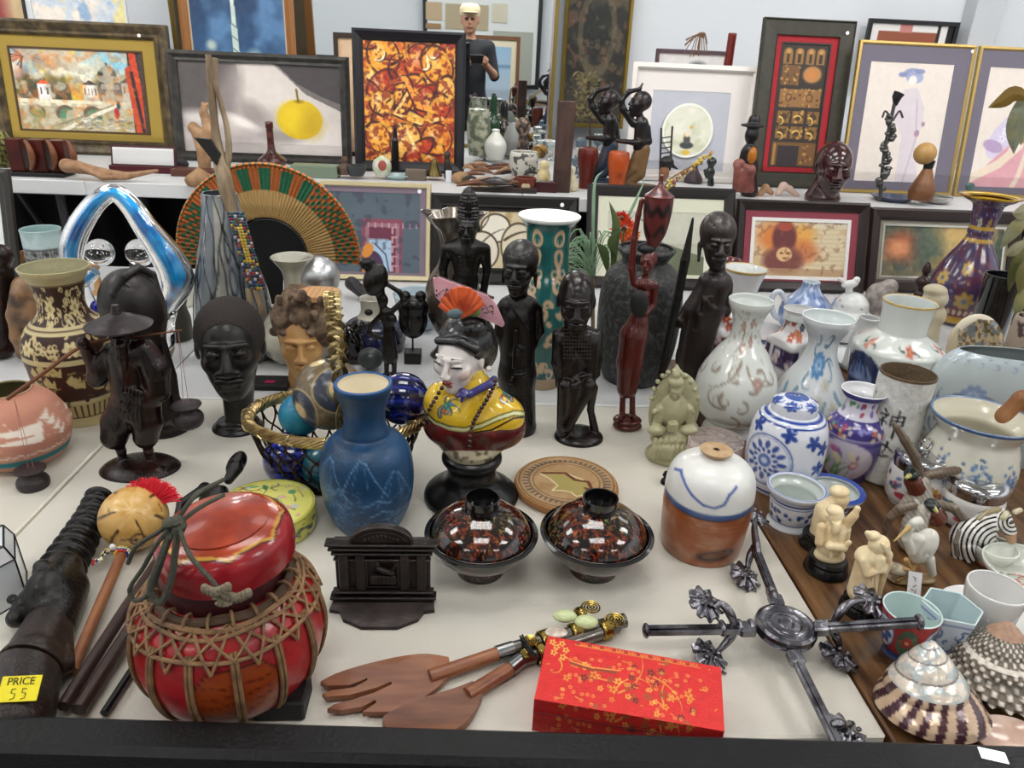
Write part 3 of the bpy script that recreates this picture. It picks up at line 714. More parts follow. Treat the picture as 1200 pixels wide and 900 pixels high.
# pictures on the raised tables
framed('framed_painting','gold matted townscape painting with domes and bridge, in a wide brown frame','painting',-8,205,26,110,Z3,2.86,6,
       [(0,8),(3,11),(8,9),(11,7),(14,9),(17,5)],mat('3b3020',.4,mix=('6a5a3c',30,.4,.7)),cv_town,(10,15,12,8),'a08638',(mat('4a3418',.4),2.2),sticker=(167,43),res=1.3)
framed('framed_painting','dark framed painting of a yellow apple on white cloth','painting',203,411,63,130,Z3,2.80,6,
       [(0,6),(4,9),(8,5),(11,6)],mat('2e2d2b',.5,mix=('45423e',40,.4,.7)),cv_apple,res=1.1)
framed('framed_painting','black framed orange and red abstract painting of faces','painting',415,545,36,120,Z3,2.70,6,
       [(0,5),(3,9),(9,7),(12.5,4)],mat('15131a',.35),cv_abstract,res=1.4,sticker=(530,43))
framed('framed_painting','thin orange wood framed picture of a lit white tower on blue','painting',212,345,-46,20,Z3,3.35,3,
       [(0,6),(4,8),(9,5),(10,5)],mat('8a5a2c',.45,wood=('a06a36',6,(9,9,3),3)),cv_rocket,(2,2,2,2),'c8b8a0')
framed('framed_picture','small dark brown framed tan print partly hidden behind the apple painting','picture',392,432,39,60,Z3,3.1,3,flat[:1]+[(5,6)],bm('33241c'),cv_plain('d9b896',(.8,.3,.2,.2,'8a8878')),None)
framed('framed_picture','tan and maroon print at the top left corner behind the townscape','picture',-30,30,-40,5,Z3,3.3,3,[(0,5),(2,5)],bm('3a3030'),cv_plain('cfb48a',(.35,.3,.3,.4,'8a3034'),(.3,.5,.2,.3,'9a3a38')),None)
def cv_clouds(w,h,res):
    c=Cv(w,h,'c8d2de',res).noise('efe4d8',20,.4,.6,2).noise('9ab4d0',15,.55,.65,3).noise('e8dca0',12,.6,.68,4);c.ell(w*.92,h*.85,w*.16,h*.14,'5c5c60',.9,soft=.6);c.ell(w*.7,h*.95,w*.2,h*.1,'8a9060',.8,soft=.6);return c.smear(.1,3)
framed('canvas_painting','unframed cloudscape canvas behind the townscape painting','painting',36,148,-50,0,Z3,3.2,3,[(0,5),(1.5,5)],bm('dfe2e6'),cv_clouds,None)
def cv_plate(w,h,res):
    return Cv(w,h,'b4b6c0',res).smear(.02,8)
r_=framed('framed_picture','white box frame holding a round cream porcelain plate with a seated figure','picture',735,880,76,150,Z3,2.72,7,
       [(0,8),(5,9),(7,6)],mat('dcd6d0',.4),cv_plate,(20,23,22,6),'ded8d4')
# plate inside
pl=Cv(260,60,'d9d8c8');
def disc(name,R,thick,cvw,m_,parent,loc,rot,n=40,seg=72,dish=0.0,edge='e6e4d8'):
    g=G();rr=np.linspace(0,1,n);ph=np.linspace(0,2*math.pi,seg,endpoint=False)
    Rr,Ph=np.meshgrid(rr,ph,indexing='ij')
    X,Y_=Rr*np.cos(Ph),Rr*np.sin(Ph)
    C=cvw.sample((X+1)/2,(1-Y_)/2)
    g.grid(np.stack([X*R,Y_*R,thick+dish*Rr**4],-1),C,True)
    g.grid(np.stack([X*R,Y_*R,0*X],-1)[::-1],np.ones((n*seg,3))*hx(edge),True)
    V0=[(math.cos(p)*R,math.sin(p)*R,thick+dish) for p in ph];V1=[(math.cos(p)*R,math.sin(p)*R,0) for p in ph]
    g.add(V0+V1,[(i,seg+i,seg+(i+1) % seg,(i+1) % seg) for i in range(seg)],hx(edge))
    return g.obj(name,m_,parent,loc=loc,rot=rot)
cp=Cv(60,60,'dcdccb',1.5).noise('c4c8a8',12,.45,.65,3,.7).noise('eceada',8,.5,.7,5,.6)
cp.ell(29,38,4,6,'d0b060').ell(30,46,8,4,'4a4c50').ell(30,40,4,5,'55565a').ell(30,34,2.6,3,'e8d8c0').ell(34,26,2,2,'d8b060').ell(30,54,5,3,'d8b850').ell(30,30,28.5,28.5,'f0efe6',ring=2)
kpl=2.72/FPX
_p=PY(803,153,2.755);
Hh=0.0
pl_o=disc('porcelain_plate',29*kpl,.008,cp,GLAZE,r_,(0,-.012,0),(math.pi/2,0,0))
inv=(_p[2]-Z3)/math.cos(math.radians(7));pl_o.location=(_p[0]-r_.location[0],-.012,inv)
framed('framed_picture','thin mauve framed print peeking above the white box frame','picture',768,853,59,66,Z3,3.2,3,[(0,6),(3.5,6)],bm('54404a'),cv_plain('e6e2e0',(.6,.1,.12,.04,'606468')),(2,2,2,2),'e8d8d4')
framed('framed_picture','olive framed panel of carved gilt ornaments on red','picture',884,990,23,110,Z3,2.66,9,
       [(0,6),(1.5,8),(2.5,6),(17,5),(18,6.5)],mat('34322a',.5,mix=('3d3b30',40,.4,.7)),cv_red,(7,8,7,6),'a01c28',(mat('2c2420',.5),2),sticker=(990,40),res=1.6)
framed('framed_print','left of two gold framed kimono lady prints, blue hair, faded figure','print',993,1127,50,140,Z3,2.60,9,
       [(0,5),(2.5,6),(4,4)],mat('b59a5c',.35,.7),lambda w,h,r: cv_kimono(w,h,r),(13,19,18,10),'6b6674',sticker=(1137,61),res=1.0,T_=.02)
framed('framed_print','right of two gold framed kimono lady prints, pink robe, at picture edge','print',1131,1272,57,140,Z3,2.60,9,
       [(0,5),(2.5,6),(4,4)],mat('b59a5c',.35,.7),lambda w,h,r: cv_kimono(w,h,r,False),(13,19,18,8),'6b6674',res=1.0)
def cv_tile(w,h,res):
    c=Cv(w,h,'e9e5e2',res);c.rect(w*.1,h*.12,w*.8,h,'94523a');c.rect(w*.35,0,w*.5,h*.14,'c8847c');c.rect(w*.8,0,w*.84,h,'1c1c20');c.rect(w*.92,0,w,h,'141418');return c
framed('framed_picture','thin black framed picture of a terracotta block on the wall above the prints','picture',1015,1121,24,35,1.3,3.86,1,[(0,5),(4.5,5)],bm('141418'),cv_tile,None)
def cv_tap(w,h,res):
    c=Cv(w,h,'25241f',res);c.noise('5c5340',16,.5,.66,3,.8).noise('6a4c3c',12,.6,.7,5,.8);c.ell(w*.5,h*.6,w*.2,h*.12,'1a1d1a',.9,soft=.4);c.ell(w*.5,h*.6,w*.28,h*.17,'6a6048',.6,ring=6);c.rect(0,h*.86,w,h,'3c362c',.8)
    for i in range(160): c.ell(rnd.uniform(0,w),rnd.uniform(0,h),rnd.uniform(1.5,4),rnd.uniform(1.5,4),rnd.choice(['6a5c44','343026','7a5a48','50503c']),.6)
    return c.smear(.06,3)
framed('wall_tapestry','tall dark floral tapestry in a narrow gold frame beside the mirror','tapestry',659,737,-150,60,1.05,3.84,2,[(0,5),(3.5,6),(5,4)],mat('8a7434',.4,.6),cv_tap,res=1.2)
# row of frames on the white tables
def cv_blue(w,h,res):
    c=Cv(w,h,'56646f',res);c.noise('4c5a66',40,.4,.7,3,.8)
    x0,y0,x1,y1=w*.36,h*.33,w*.8,h
    c.rect(x0,y0,x1,y1,'8c4a5c');c.rect(x0+4,y0+5,x1-3,y1,'a07c88',.8);c.rect(x0+8,y0+9,x1-7,y1,'6e3048')
    for i in range(9):
        c.rect(x1-12,y0+8+i*11,x1-5,y0+10+i*11,'c0909a');c.rect(x1-12,y0+8+i*11,x1-10,y0+16+i*11,'c0909a');c.rect(x0+6+i*8,y0+4,x0+8+i*8,y0+10,'c0909a')
    c.rect(w*.44,y0+22,x1-16,y1,'8f9aa8');c.rect(w*.44,y0+24,w*.68,y0+60,'a9c4de');c.line([(w*.5,y0+28),(w*.62,y0+40),(w*.68,y0+70)],1.5,'3c4450')
    c.ell(w*.47,y0+58,14,22,'4a3050');c.ell(w*.44,y0+62,9,10,'d08a3c');c.ell(w*.42,y0+36,6,9,'d88c3a',rot=.5);c.ell(w*.5,y0+80,18,20,'6c5068');c.noise('3c3c50',9,.62,.7,7,.5)
    return c
framed('framed_print','pale wood framed blue matted print with a maroon fret border','print',376,505,214,280,Z0,2.07,17,[(0,5),(1,8),(5,7),(6,4)],mat('d2c49c',.4),cv_blue,(5,7,6,3),'80707f',sticker=(492,225),res=1.2)
def cv_poppy(w,h,res):
    c=Cv(w,h,'cfbf9a',res);c.noise('a88a5c',14,.5,.65,3,.8).noise('e6dcc8',10,.5,.7,5,.8)
    c.ell(w*.42,h*.3,17,16,'e6e0d0');c.ell(w*.42,h*.3,17,16,'3a3024',ring=2);c.ell(w*.3,h*.7,20,22,'ded4c4');c.ell(w*.3,h*.7,20,22,'3a3024',ring=2);c.ell(w*.62,h*.6,20,26,'d8ccb4');c.ell(w*.62,h*.6,20,26,'4a3c2c',ring=2)
    for (x,y,L,a,t) in ((.2,.95,60,-1.2,.6),(.5,.5,50,-.6,.8),(.1,.5,60,-.2,-1)): c.curl(w*x,h*y,L,a,t,3,'4a3a20')
    return c
framed('framed_print','wide black framed print of pale poppies behind the ruffled vase','print',505,676,229,290,Z0,2.06,17,[(0,4),(3,7),(12,6),(14,8),(16,4)],mat('15110f',.3),cv_poppy,(3,3,3,3),'1c1614',sticker=(658,241),res=1.1)
def cv_land(w,h,res):
    c=Cv(w,h,'b9b9a8',res);c.rect(0,0,w,h*.5,'c9c8b8');c.poly([(0,h),(w*.1,h*.6),(w*.5,h*.45),(w*.8,h*.6),(w,h*.7),(w,h)],'6a7058');c.curl(w*.3,h*.1,80,.5,1.5,1.2,'505040');return c.smear(.05,6)
framed('framed_print','dark framed print with a broad cream mount behind the big grey urn','print',686,857,219,280,Z0,2.06,17,[(0,6),(3,9),(9,8),(13,5)],mat('231e1d',.35),cv_land,(12,20,16,4),'dcdcc6',res=1.0)
def cv_geisha(w,h,res):
    c=Cv(w,h,'d9c9a6',res);c.noise('c8a878',10,.5,.65,3,.6).rect(0,0,w,h*.1,'d8d0c0',.5)
    for i in range(10): c.line([(w*.6,h*(.15+i*.08)),(w,h*(.13+i*.08))],1,'b8a88a',.6)
    c.ell(w*.25,h*.3,w*.2,h*.3,'d87a34',.9,soft=.4);c.ell(w*.52,h*.25,w*.13,h*.2,'e0a048',.9,soft=.4);c.ell(w*.55,h*.55,w*.15,h*.2,'c86a38',.8,soft=.4)
    c.ell(w*.33,h*.3,w*.13,h*.3,'6a3434',1,soft=.15);c.ell(w*.33,h*.1,w*.08,h*.08,'a84838');c.ell(w*.33,h*.72,w*.22,h*.26,'7a4440',1,soft=.2);c.ell(w*.34,h*.6,w*.085,h*.13,'dcb482');c.ell(w*.31,h*.58,2,1,'3a2020');c.ell(w*.38,h*.58,2,1,'3a2020');c.ell(w*.345,h*.67,2,1.2,'a03830')
    c.rect(0,h*.85,w,h,'b0906c',.8);c.noise('8a5a40',6,.6,.68,9,.5)
    return c
framed('framed_print','maroon matted dark framed portrait print with orange wings of hair','print',858,1013,236,290,Z0,2.07,17,[(0,6),(3,9),(10,7),(12,5)],mat('241a18',.3),cv_geisha,(8,9,8,2),'8c3c4a',(mat('e6e2e0',.5),4),res=1.1)
def cv_rose(w,h,res):
    c=Cv(w,h,'6a6450',res);c.noise('b89858',24,.45,.6,3,.9).noise('3f5048',20,.5,.6,8,.9);c.ell(w*.16,h*.4,w*.14,h*.3,'b0603c',.9,soft=.5);c.ell(w*.13,h*.45,w*.08,h*.15,'d89468',.9,soft=.5);c.ell(w*.55,h*.25,w*.2,h*.3,'d0b070',.9,soft=.5);c.ell(w*.38,h*.4,w*.12,h*.4,'485a50',.8,soft=.5);return c.smear(.1,4)
framed('framed_painting','dark framed misty garden painting with a silver beaded inner edge','painting',1012,1190,246,300,Z0,2.10,17,[(0,6),(3,9),(11,8),(14,6)],mat('2a1a18',.3),cv_rose,(4,4,4,2),'8a8478',(mat('c9c4b8',.25,.8),2.5),res=1.0)
framed('framed_picture','dark brown and silver frame end at the left edge under the coaster rack','picture',-70,17,197,240,Z0,2.0,12,[(0,6),(5,8),(8,6),(14,4)],mat('33302c',.4),cv_plain('dfe3e4'),None)
# mirror
mx0,mx1,mz1=-1.32,.355,2.3
mr=T('wall_mirror','big gold edged mirror against the wall reflecting the photographer','mirror',((mx0+mx1)/2,3.56,Z3))
W_=mx1-mx0;H_=mz1-Z3;g=G()
for (cx,cz,sx,sz) in ((-W_/2+.008,H_/2,.016,H_),(W_/2-.008,H_/2,.016,H_),(0,.008,W_-.032,.016),(0,H_-.008,W_-.032,.016)): g.box((cx,0,cz),(sx,.03,sz),bev=.003)
g.obj('mirror_frame',mat('8f7c3e',.35,.7),mr,False)
G().box((0,.004,H_/2),(W_-.03,.01,H_-.03)).obj('mirror_glass',mat('e8ecec',.01,1.0),mr,False)
g=G().box((W_/2-.021,-.0025,H_/2),(.010,.004,H_-.034));g.obj('bevelled_edge',mat('d8c8c8',.15,.8),mr,False)
# things seen in the mirror only
def virt(px,py,Yv,Ym=3.559):
    p=PY(px,py,Yv);return np.array([p[0],2*Ym-p[1],p[2]])
a_,b_=virt(495,-70,11.6),virt(631,105,11.6)
W_,H_=b_[0]-a_[0],a_[2]-b_[2]
bp=T('framed_picture','large black framed collage on the opposite wall, seen in the mirror','picture',((a_[0]+b_[0])/2,a_[1],b_[2]));g=G()  # this frame holds a mirror; flat coloured cards imitate its reflection
for (cx,cz,sx,sz) in ((-W_/2+.03,H_/2,.06,H_),(W_/2-.03,H_/2,.06,H_),(0,.03,W_-.12,.06),(0,H_-.03,W_-.12,.06)): g.box((cx,0,cz),(sx,.04,sz))
g.obj('frame_moulding',mat('121418',.4),bp,False)
def rp(name,x0,y0,x1,y1,m_,d=.02):
    p,q=virt(x0,y0,11.6),virt(x1,y1,11.6)
    return G().box(((p[0]+q[0])/2-bp.location[0],d,(p[2]+q[2])/2-bp.location[2]),(abs(q[0]-p[0]),.01,abs(p[2]-q[2]))).obj(name,m_,bp,False)
rp('backing_board',497,-66,629,103,mat('dfe2e2',.7),.005)
rp('reflected_print',499,2,518,24,mat('c0a888',.7),.02);rp('reflected_print',499,27,517,34,mat('a0805c',.7),.02)
rp('reflected_canvas',522,4,572,36,mat('b3a488',.8),.02);rp('reflected_print',577,4,594,27,mat('cfc8b4',.7),.02)
rp('reflected_grey',578,36,622,100,mat('a8aaa0',.8),.02)
a_,b_=virt(540,40,9.0),virt(607,116,9.0)
sp=T('framed_picture','brown framed seascape on the opposite table, seen in the mirror','picture',((a_[0]+b_[0])/2,a_[1],.80));W_,H_=b_[0]-a_[0],a_[2]-.80
g=G()
for (cx,cz,sx,sz) in ((-W_/2+.02,H_/2,.04,H_),(W_/2-.02,H_/2,.04,H_),(0,.02,W_-.08,.04),(0,H_-.02,W_-.08,.04)): g.box((cx,0,cz),(sx,.04,sz))
g.obj('frame_moulding',mat('6f4a30',.4),sp,False);G().box((0,0,H_/2),(W_-.06,.01,H_-.06)).obj('mount_board',mat('d9cfb4',.7),sp,False)
g=G();cs=Cv(50,60,'9ab4cc').grad('8fb0cc','b8c4d0').rect(0,20,50,23,'6a8aa8')
uu,vv=np.meshgrid(np.linspace(0,1,30),np.linspace(0,1,30));g.grid(np.stack([(uu-.5)*(W_-.2),uu*0+.012,H_/2-(vv-.5)*(H_-.22)],-1)[:,::-1],cs.sample(uu,vv))
g.obj('picture',CANV,sp,False)
# ======================= heads and helpers for figures =======================
class Sub:
    """local frame inside a Fig: (x right, f forward, z up) in units of s px"""
    def __init__(s,F,x,y,R,D=0,yaw=0,pitch=0,roll=0):
        s.F=F;s.o=F.q(x,y,D);s.s=R*F.kk(s.o)
        yaw=yaw+math.degrees(math.atan2(-F.loc[0],F.loc[1]))
        s.M=np.array(Euler((math.radians(pitch),math.radians(roll),math.radians(yaw)),'YXZ').to_matrix()) if True else None
    def v(s,p): return s.o+s.M@(np.array([p[0],-p[1],p[2]],float)*s.s)
    def c(s,a,ra,b,rb=None,op=1,k=.05,col=None,pri=0):
        if rb is None: rb=ra
        A,B=s.v(a),s.v(b);R_=max(ra,rb)*s.s
        s.F.p.append(dict(t='c',a=A,b=B,ra=ra*s.s,rb=rb*s.s,op=op,k=k*s.s,col=col,bb=(np.minimum(A,B)-R_,np.maximum(A,B)+R_),pri=pri*s.s));return s
    def e(s,c,r,op=1,k=.08,col=None,rx=0,rz=0,ry=0,pri=0):
        C_=s.v(c);R_=np.array([r[0],r[1],r[2]],float)*s.s
        M3=s.M@np.array(Euler((math.radians(rx),math.radians(ry),math.radians(rz))).to_matrix())
        Rm=R_.max();s.F.p.append(dict(t='e',c=C_,r=R_,M=M3,op=op,k=k*s.s,col=col,bb=(C_-Rm,C_+Rm),pri=pri*s.s));return s
def head(F,x,y,R,D=0,yaw=0,pitch=0,roll=0,skin=None,nose=1.0,lips=1.0,ears=True,neck=0,wide=1.0,eye=True,lipc=None,closed=True):
    h=Sub(F,x,y,R,D,yaw,pitch,roll);w_=wide
    h.e((0,-.12,.25),(.72*w_,.82,.74),col=skin).e((0,.18,-.2),(.56*w_,.58,.74),col=skin,k=.2).e((0,.42,-.74),(.26*w_,.26,.22),col=skin,k=.2)
    for q in (-1,1):
        h.e((q*.34*w_,.5,-.12),(.2,.2,.2),col=skin,k=.15)
        if eye: h.e((q*.27*w_,.86,.12),(.16,.16,.1),op=-1,k=.1)
        h.e((q*.27*w_,.66,.09),(.15,.12,.095),col=skin,k=.03)
        if closed: h.c((q*.13*w_,.79,.05),.016,(q*.41*w_,.72,.06),.016,op=-1,k=.01)
        h.c((q*.12*w_,.8,.28),.055,(q*.44*w_,.66,.27),.04,col=skin,k=.1)
        h.e((q*.11*nose,.86,-.23),(.08*nose,.1,.075),col=skin,k=.05)
        if ears: h.e((q*.7*w_,-.05,.02),(.07,.15,.22),col=skin,k=.05)
    h.c((0,.76,.25),.06,(0,.92,-.18),.1*nose,col=skin,k=.1)
    h.c((-.17*lips,.74,-.44),.055*lips,(0,.84,-.42),.07*lips,col=lipc or skin,k=.03).c((0,.84,-.42),.07*lips,(.17*lips,.74,-.44),.055*lips,col=lipc or skin,k=.03)
    h.c((-.12*lips,.74,-.56),.06*lips,(.12*lips,.74,-.56),.06*lips,col=lipc or skin,k=.06)
    h.c((-.2*lips,.86,-.49),.014,(.2*lips,.86,-.49),.014,op=-1,k=.01)
    if neck: h.c((0,-.15,-.5),.36,(0,-.2,-.5-neck),.4,col=skin,k=.1)
    return h
def decal(F,cv,win,base=None,frontonly=False):
    x0,y0,x1,y1=win
    def f(V,C):
        W3=V+F.loc-np.array([0,0,CZ]);w_=W3@CF;px=600+FPX*(W3@CR)/w_;py=450-FPX*(W3@CU)/w_
        return V,cv.sample((px-x0)/(x1-x0),(py-y0)/(y1-y0))
    return f
def wpt(F,px,py,h=0): return P(px,py,F.loc[2]+h)-F.loc
def cw(F,a,ra,b,rb=None,op=1,k=.003,col=None):
    if rb is None: rb=ra
    A,B=wpt(F,*a),wpt(F,*b);R_=max(ra,rb)
    F.p.append(dict(t='c',a=A,b=B,ra=ra,rb=rb,op=op,k=k,col=col,bb=(np.minimum(A,B)-R_,np.maximum(A,B)+R_)))
def ew(F,c,r,rz=0,op=1,k=.004,col=None,rx=0,ry=0):
    C_=wpt(F,*c);r=np.array(r,float);M3=np.array(Euler((math.radians(rx),math.radians(ry),math.radians(rz))).to_matrix())
    F.p.append(dict(t='e',c=C_,r=r,M=M3,op=op,k=k,col=col,bb=(C_-r.max(),C_+r.max())))
def tubes(F,name,lst,m_,seg=8,n=0,loc=True):
    g=G()
    for (pts,r) in lst:
        q=np.array([F.q(*p) for p in pts]);q=spl(q,n) if n else q
        rs=[v*F.k for v in r] if hasattr(r,'__len__') else r*F.k
        g.tube(q,rs,seg)
    return g.obj(name,m_,F.root)

# ======================= front left =======================
# faceted mirrored box
F=Fig(-26,712,r0=20,name='mirrored_box',label='white mirrored glass box with black edges, cut off by the left edge',cat='box')
pr=F.prof([(48,640),(56,655),(56,712)]);g=G();g.lathe(np.vstack([[1e-4,pr[0][1]],pr,[1e-4,0]]),6);F.add('glass_body',g,mat('e6ebee',.12,.35),False)
g=G();ph=np.linspace(0,2*math.pi,6,endpoint=False)
R3=[[np.array([r*math.cos(a),r*math.sin(a),z]) for a in ph] for r,z in pr]
for rg in R3:
    for j in range(6): g.tube([rg[j],rg[(j+1) % 6]],.0012,5)
for j in range(6): g.tube([R3[0][j],R3[1][j],R3[2][j]],.0012,5)
for j in range(3): g.tube([R3[0][j],R3[0][j+3]],.0008,5)
F.add('edge_strip',g,BLK)

# lying carved animal with ribbed horn
F=Fig(45,760,name='carved_animal',label='dark polished carved wooden animal with ribbed back lying at the left',cat='carving')
pts=np.array([(116,582,.014),(108,604,.017),(96,626,.019),(82,650,.022),(68,676,.026)])
for i in range(len(pts)-1): cw(F,tuple(pts[i]),.009+.0035*i,tuple(pts[i+1]),.012+.0035*i,k=.003)
for i in range(10):
    t=i/9;x,y,z=[np.interp(t*4,range(5),pts[:,j]) for j in range(3)]
    ew(F,(x,y,z),(.020+.009*t,.0072+.001*t,.0165+.010*t),rz=.35,k=.001)
F.mesh('ribbed_back',EB,.0013/F.k,.0015/F.k)
cw(F,(74,668,.034),.021,(58,690,.038),.022,k=.008);cw(F,(58,688,.038),.0215,(34,708,.026),.014,k=.008);cw(F,(34,708,.024),.014,(20,724,.018),.011,k=.006)
ew(F,(48,664,.056),(.008,.009,.008));ew(F,(50,664,.063),(.005,.005,.004),op=-1,k=.001);ew(F,(14,702,.030),(.005,.006,.005));ew(F,(30,690,.042),(.004,.005,.004),op=-1,k=.001);ew(F,(24,712,.034),(.003,.004,.003),op=-1,k=.001)
cw(F,(12,728,.016),.002,(40,716,.022),.002,op=-1,k=.001)
cw(F,(80,690,.022),.022,(60,735,.02),.024,k=.01);cw(F,(86,705,.010),.008,(93,702,.006),.007,k=.006)
F.mesh('animal_head',EB,.0014/F.k,.004/F.k)
cw(F,(56,735,.022),.024,(34,780,.026),.028,k=.006);cw(F,(34,780,.028),.030,(22,838,.03),.030,k=.002)
cw(F,(74,728,.02),.008,(78,780,.02),.008,k=.008);ew(F,(34,782,.03),(.036,.003,.036),op=-1,k=.001)
F.mesh('log_base',DBR,.0016/F.k,.004/F.k)
tl=T('price_tag','yellow price tag reading PRICE 55 on the dark carved log','price tag',P(23,807,Z0+.066));tl.rotation_euler=(math.radians(35),0,.06)
G().box((0,0,0),(.034,.022,.0006),bev=.0003).obj('tag_card',mat('e8d81c',.5),tl,False)
def text(s,size,m_,parent,loc,rot=(0,0,0),name='lettering',ex=.0002,align='CENTER'):
    cu=bpy.data.curves.new(name,'FONT');cu.body=s;cu.size=size;cu.extrude=ex;cu.align_x=align;cu.align_y='CENTER'
    o=bpy.data.objects.new(name,cu);COL.objects.link(o)
    dg=bpy.context.evaluated_depsgraph_get();me=bpy.data.meshes.new_from_object(o.evaluated_get(dg));bpy.data.objects.remove(o)
    o=bpy.data.objects.new(name,me);COL.objects.link(o);me.materials.clear();me.materials.append(m_);o.parent=parent;o.location=loc;o.rotation_euler=rot
    return o
text('PRICE',.0092,mat('3a3208',.6),tl,(0,.006,.0006));g=G()
def stroke(g,pts,r,ox,oy,s_,z=.0006):
    g.tube([(ox+x*s_,oy+y*s_,z) for x,y in pts],r,5)
for ox in (-.006,.003): stroke(g,[(3,8),(0,8),(0,5),(3,4.5),(3,1),(0,0)],.0004,ox,-.009,.0011)
g.obj('handwriting',mat('4a4210',.6),tl)

# gourd rattle
F=Fig(150,640,name='gourd_rattle',label='tan gourd rattle with bright red fringe and wooden handle',cat='rattle')
gc=wpt(F,157,607,.0425);rg=.0415
cg=Cv(260,130,'c9a05c').noise('b8863c',20,.45,.65,3,.7).noise('dcbc80',16,.55,.7,4,.6)
for (x,y,a,t) in ((70,20,1.4,.6),(110,30,1.8,-1.2),(150,15,1.4,.9),(190,30,1.6,.4),(128,60,2.2,-.8),(30,40,1.5,.5),(230,30,1.5,-.5)):
    c0=cg.curl(x,y,70,a,t,4.5,'3a2415')
cg.ell(140,40,3,3,'1a100a').ell(122,78,3,3,'1a100a').ell(143,40,10,8,'3a2415',ring=2.4);
for i in range(8): cg.line([(60+i*20,30+(i*37) % 50),(72+i*20,26+(i*37) % 50)],1.8,'4a3018')
g=G();th=np.linspace(.001,math.pi-.001,60);g.lathe([(rg*math.sin(t),rg*math.cos(t)*.96) for t in th],90)
ph=np.linspace(0,2*math.pi,90,endpoint=False);u=(((ph+math.pi/2) % (2*math.pi))/(2*math.pi)+.5) % 1
g.c=[cg.sample(np.ones((60,1))*u[None],(th/math.pi)[:,None]*np.ones(90)).reshape(-1,3)]
o=F.add('gourd',g,mat(attr=True,rough=.35,coat=.2));o.location=[float(q) for q in gc];o.rotation_euler=(.75,.2,.25)
g=G();A=wpt(F,172,596,.055)
for i in range(520):
    a=rnd.uniform(-1.35,1.35);e=rnd.uniform(-.45,.5);L=rnd.uniform(.026,.036)
    d=np.array([math.sin(a)*.95+.1,.35+.3*rnd.random()+e*.5,math.cos(a)*.8]);d /= np.linalg.norm(d)
    b=A+d*.008;g.tube([b,b+d*L*.6,b+d*L+np.array([0,0,-.003])],.0006,3)
o=F.add('fringe',g,mat('d81c30',.7));o['kind']='stuff'
a,b=wpt(F,146,642,.02),wpt(F,84,786,.012)
F.add('handle',G().tube([a,(a+b)/2,b],[.0062,.0064,.0058],12),mat('7a4a2c',.45,wood=('8c5a38',8,(2,2,2),3),bump=(80,.2)))
g=G();bc=['e8e4e0','22307a','c82c20','e0a820','181818','e8e4e0','c8c83c']
for k in range(7):
    q=a+(b-a)*(.0+.012*k);ax_=(b-a)/np.linalg.norm(b-a)
    u1=np.cross(ax_,[0,0,1]);u1 /= np.linalg.norm(u1);u2=np.cross(ax_,u1)
    for j in range(14):
        t=j*2*math.pi/14;g.ell(q+(u1*math.cos(t)+u2*math.sin(t))*.0075,.0018,6,bc[(k+j//3) % 7])
for (p0,p1) in (((142,626,.036),(168,616,.05)),((140,634,.03),(108,662,.012))):
    A_,B_=wpt(F,*p0),wpt(F,*p1)
    for i in range(16):
        q=A_+(B_-A_)*i/15+np.array([0,0,.003*math.sin(i)])
        for j in range(3): g.ell(q+npr.randn(3)*.0012,.0019,6,bc[(i//2+j) % 7])
    g.ell(A_+(B_-A_)*.25,.0045,10,'f0f0ee')
F.add('bead_wrap',g,GLAZE)['kind']='stuff'

# carved woman holding long rods
F=Fig(235,620,name='carved_figure',label='ebony carved woman lying with outstretched arms ending in long rods',cat='figurine')
cw(F,(262,575,.035),.006,(255,585,.03),.006);ew(F,(277,544,.052),(.012,.014,.019),ry=35,rx=-25);cw(F,(268,562,.045),.007,(277,548,.055),.010);ew(F,(279,540,.058),(.010,.012,.016),ry=30)
for i in range(6): cw(F,(268+i*3.5,535+i*1.5,.062),.0012,(273+i*3,556+i,.05),.0012,op=-1,k=.0005)
cw(F,(240,572,.035),.0085,(258,580,.035),.0085,k=.008);cw(F,(250,584,.03),.017,(232,622,.022),.014,k=.01);cw(F,(232,622,.022),.014,(218,655,.015),.016,k=.01)
cw(F,(240,572,.036),.007,(212,590,.03),.0055);cw(F,(212,590,.03),.0055,(200,636,.012),.004)
cw(F,(262,585,.034),.007,(262,612,.03),.006)
F.mesh('body',EB,.0013/F.k,.005/F.k)
g=G()
for (p0,p1,r) in (((203,630,.014),(74,828,.016),.0068),((212,650,.012),(92,832,.016),.0078)):
    A_,B_=wpt(F,*p0),wpt(F,*p1);g.tube([A_,A_*.5+B_*.5+[0,0,.002],B_],[r*.8,r,r*.95],12)
F.add('rod',g,mat('2a1a16',.38,wood=('3a2620',7,(5,5,5),3),bump=(70,.2)))
F=Fig(145,790,name='walking_stick',label='thin black rod lying beside the red lidded drum jar',cat='stick')
A_,B_=wpt(F,168,765,.007),wpt(F,122,836,.007);F.add('shaft',G().tube([A_,B_],.0042,10),BLK);A_,B_=wpt(F,170,779,.003),wpt(F,136,838,.003)

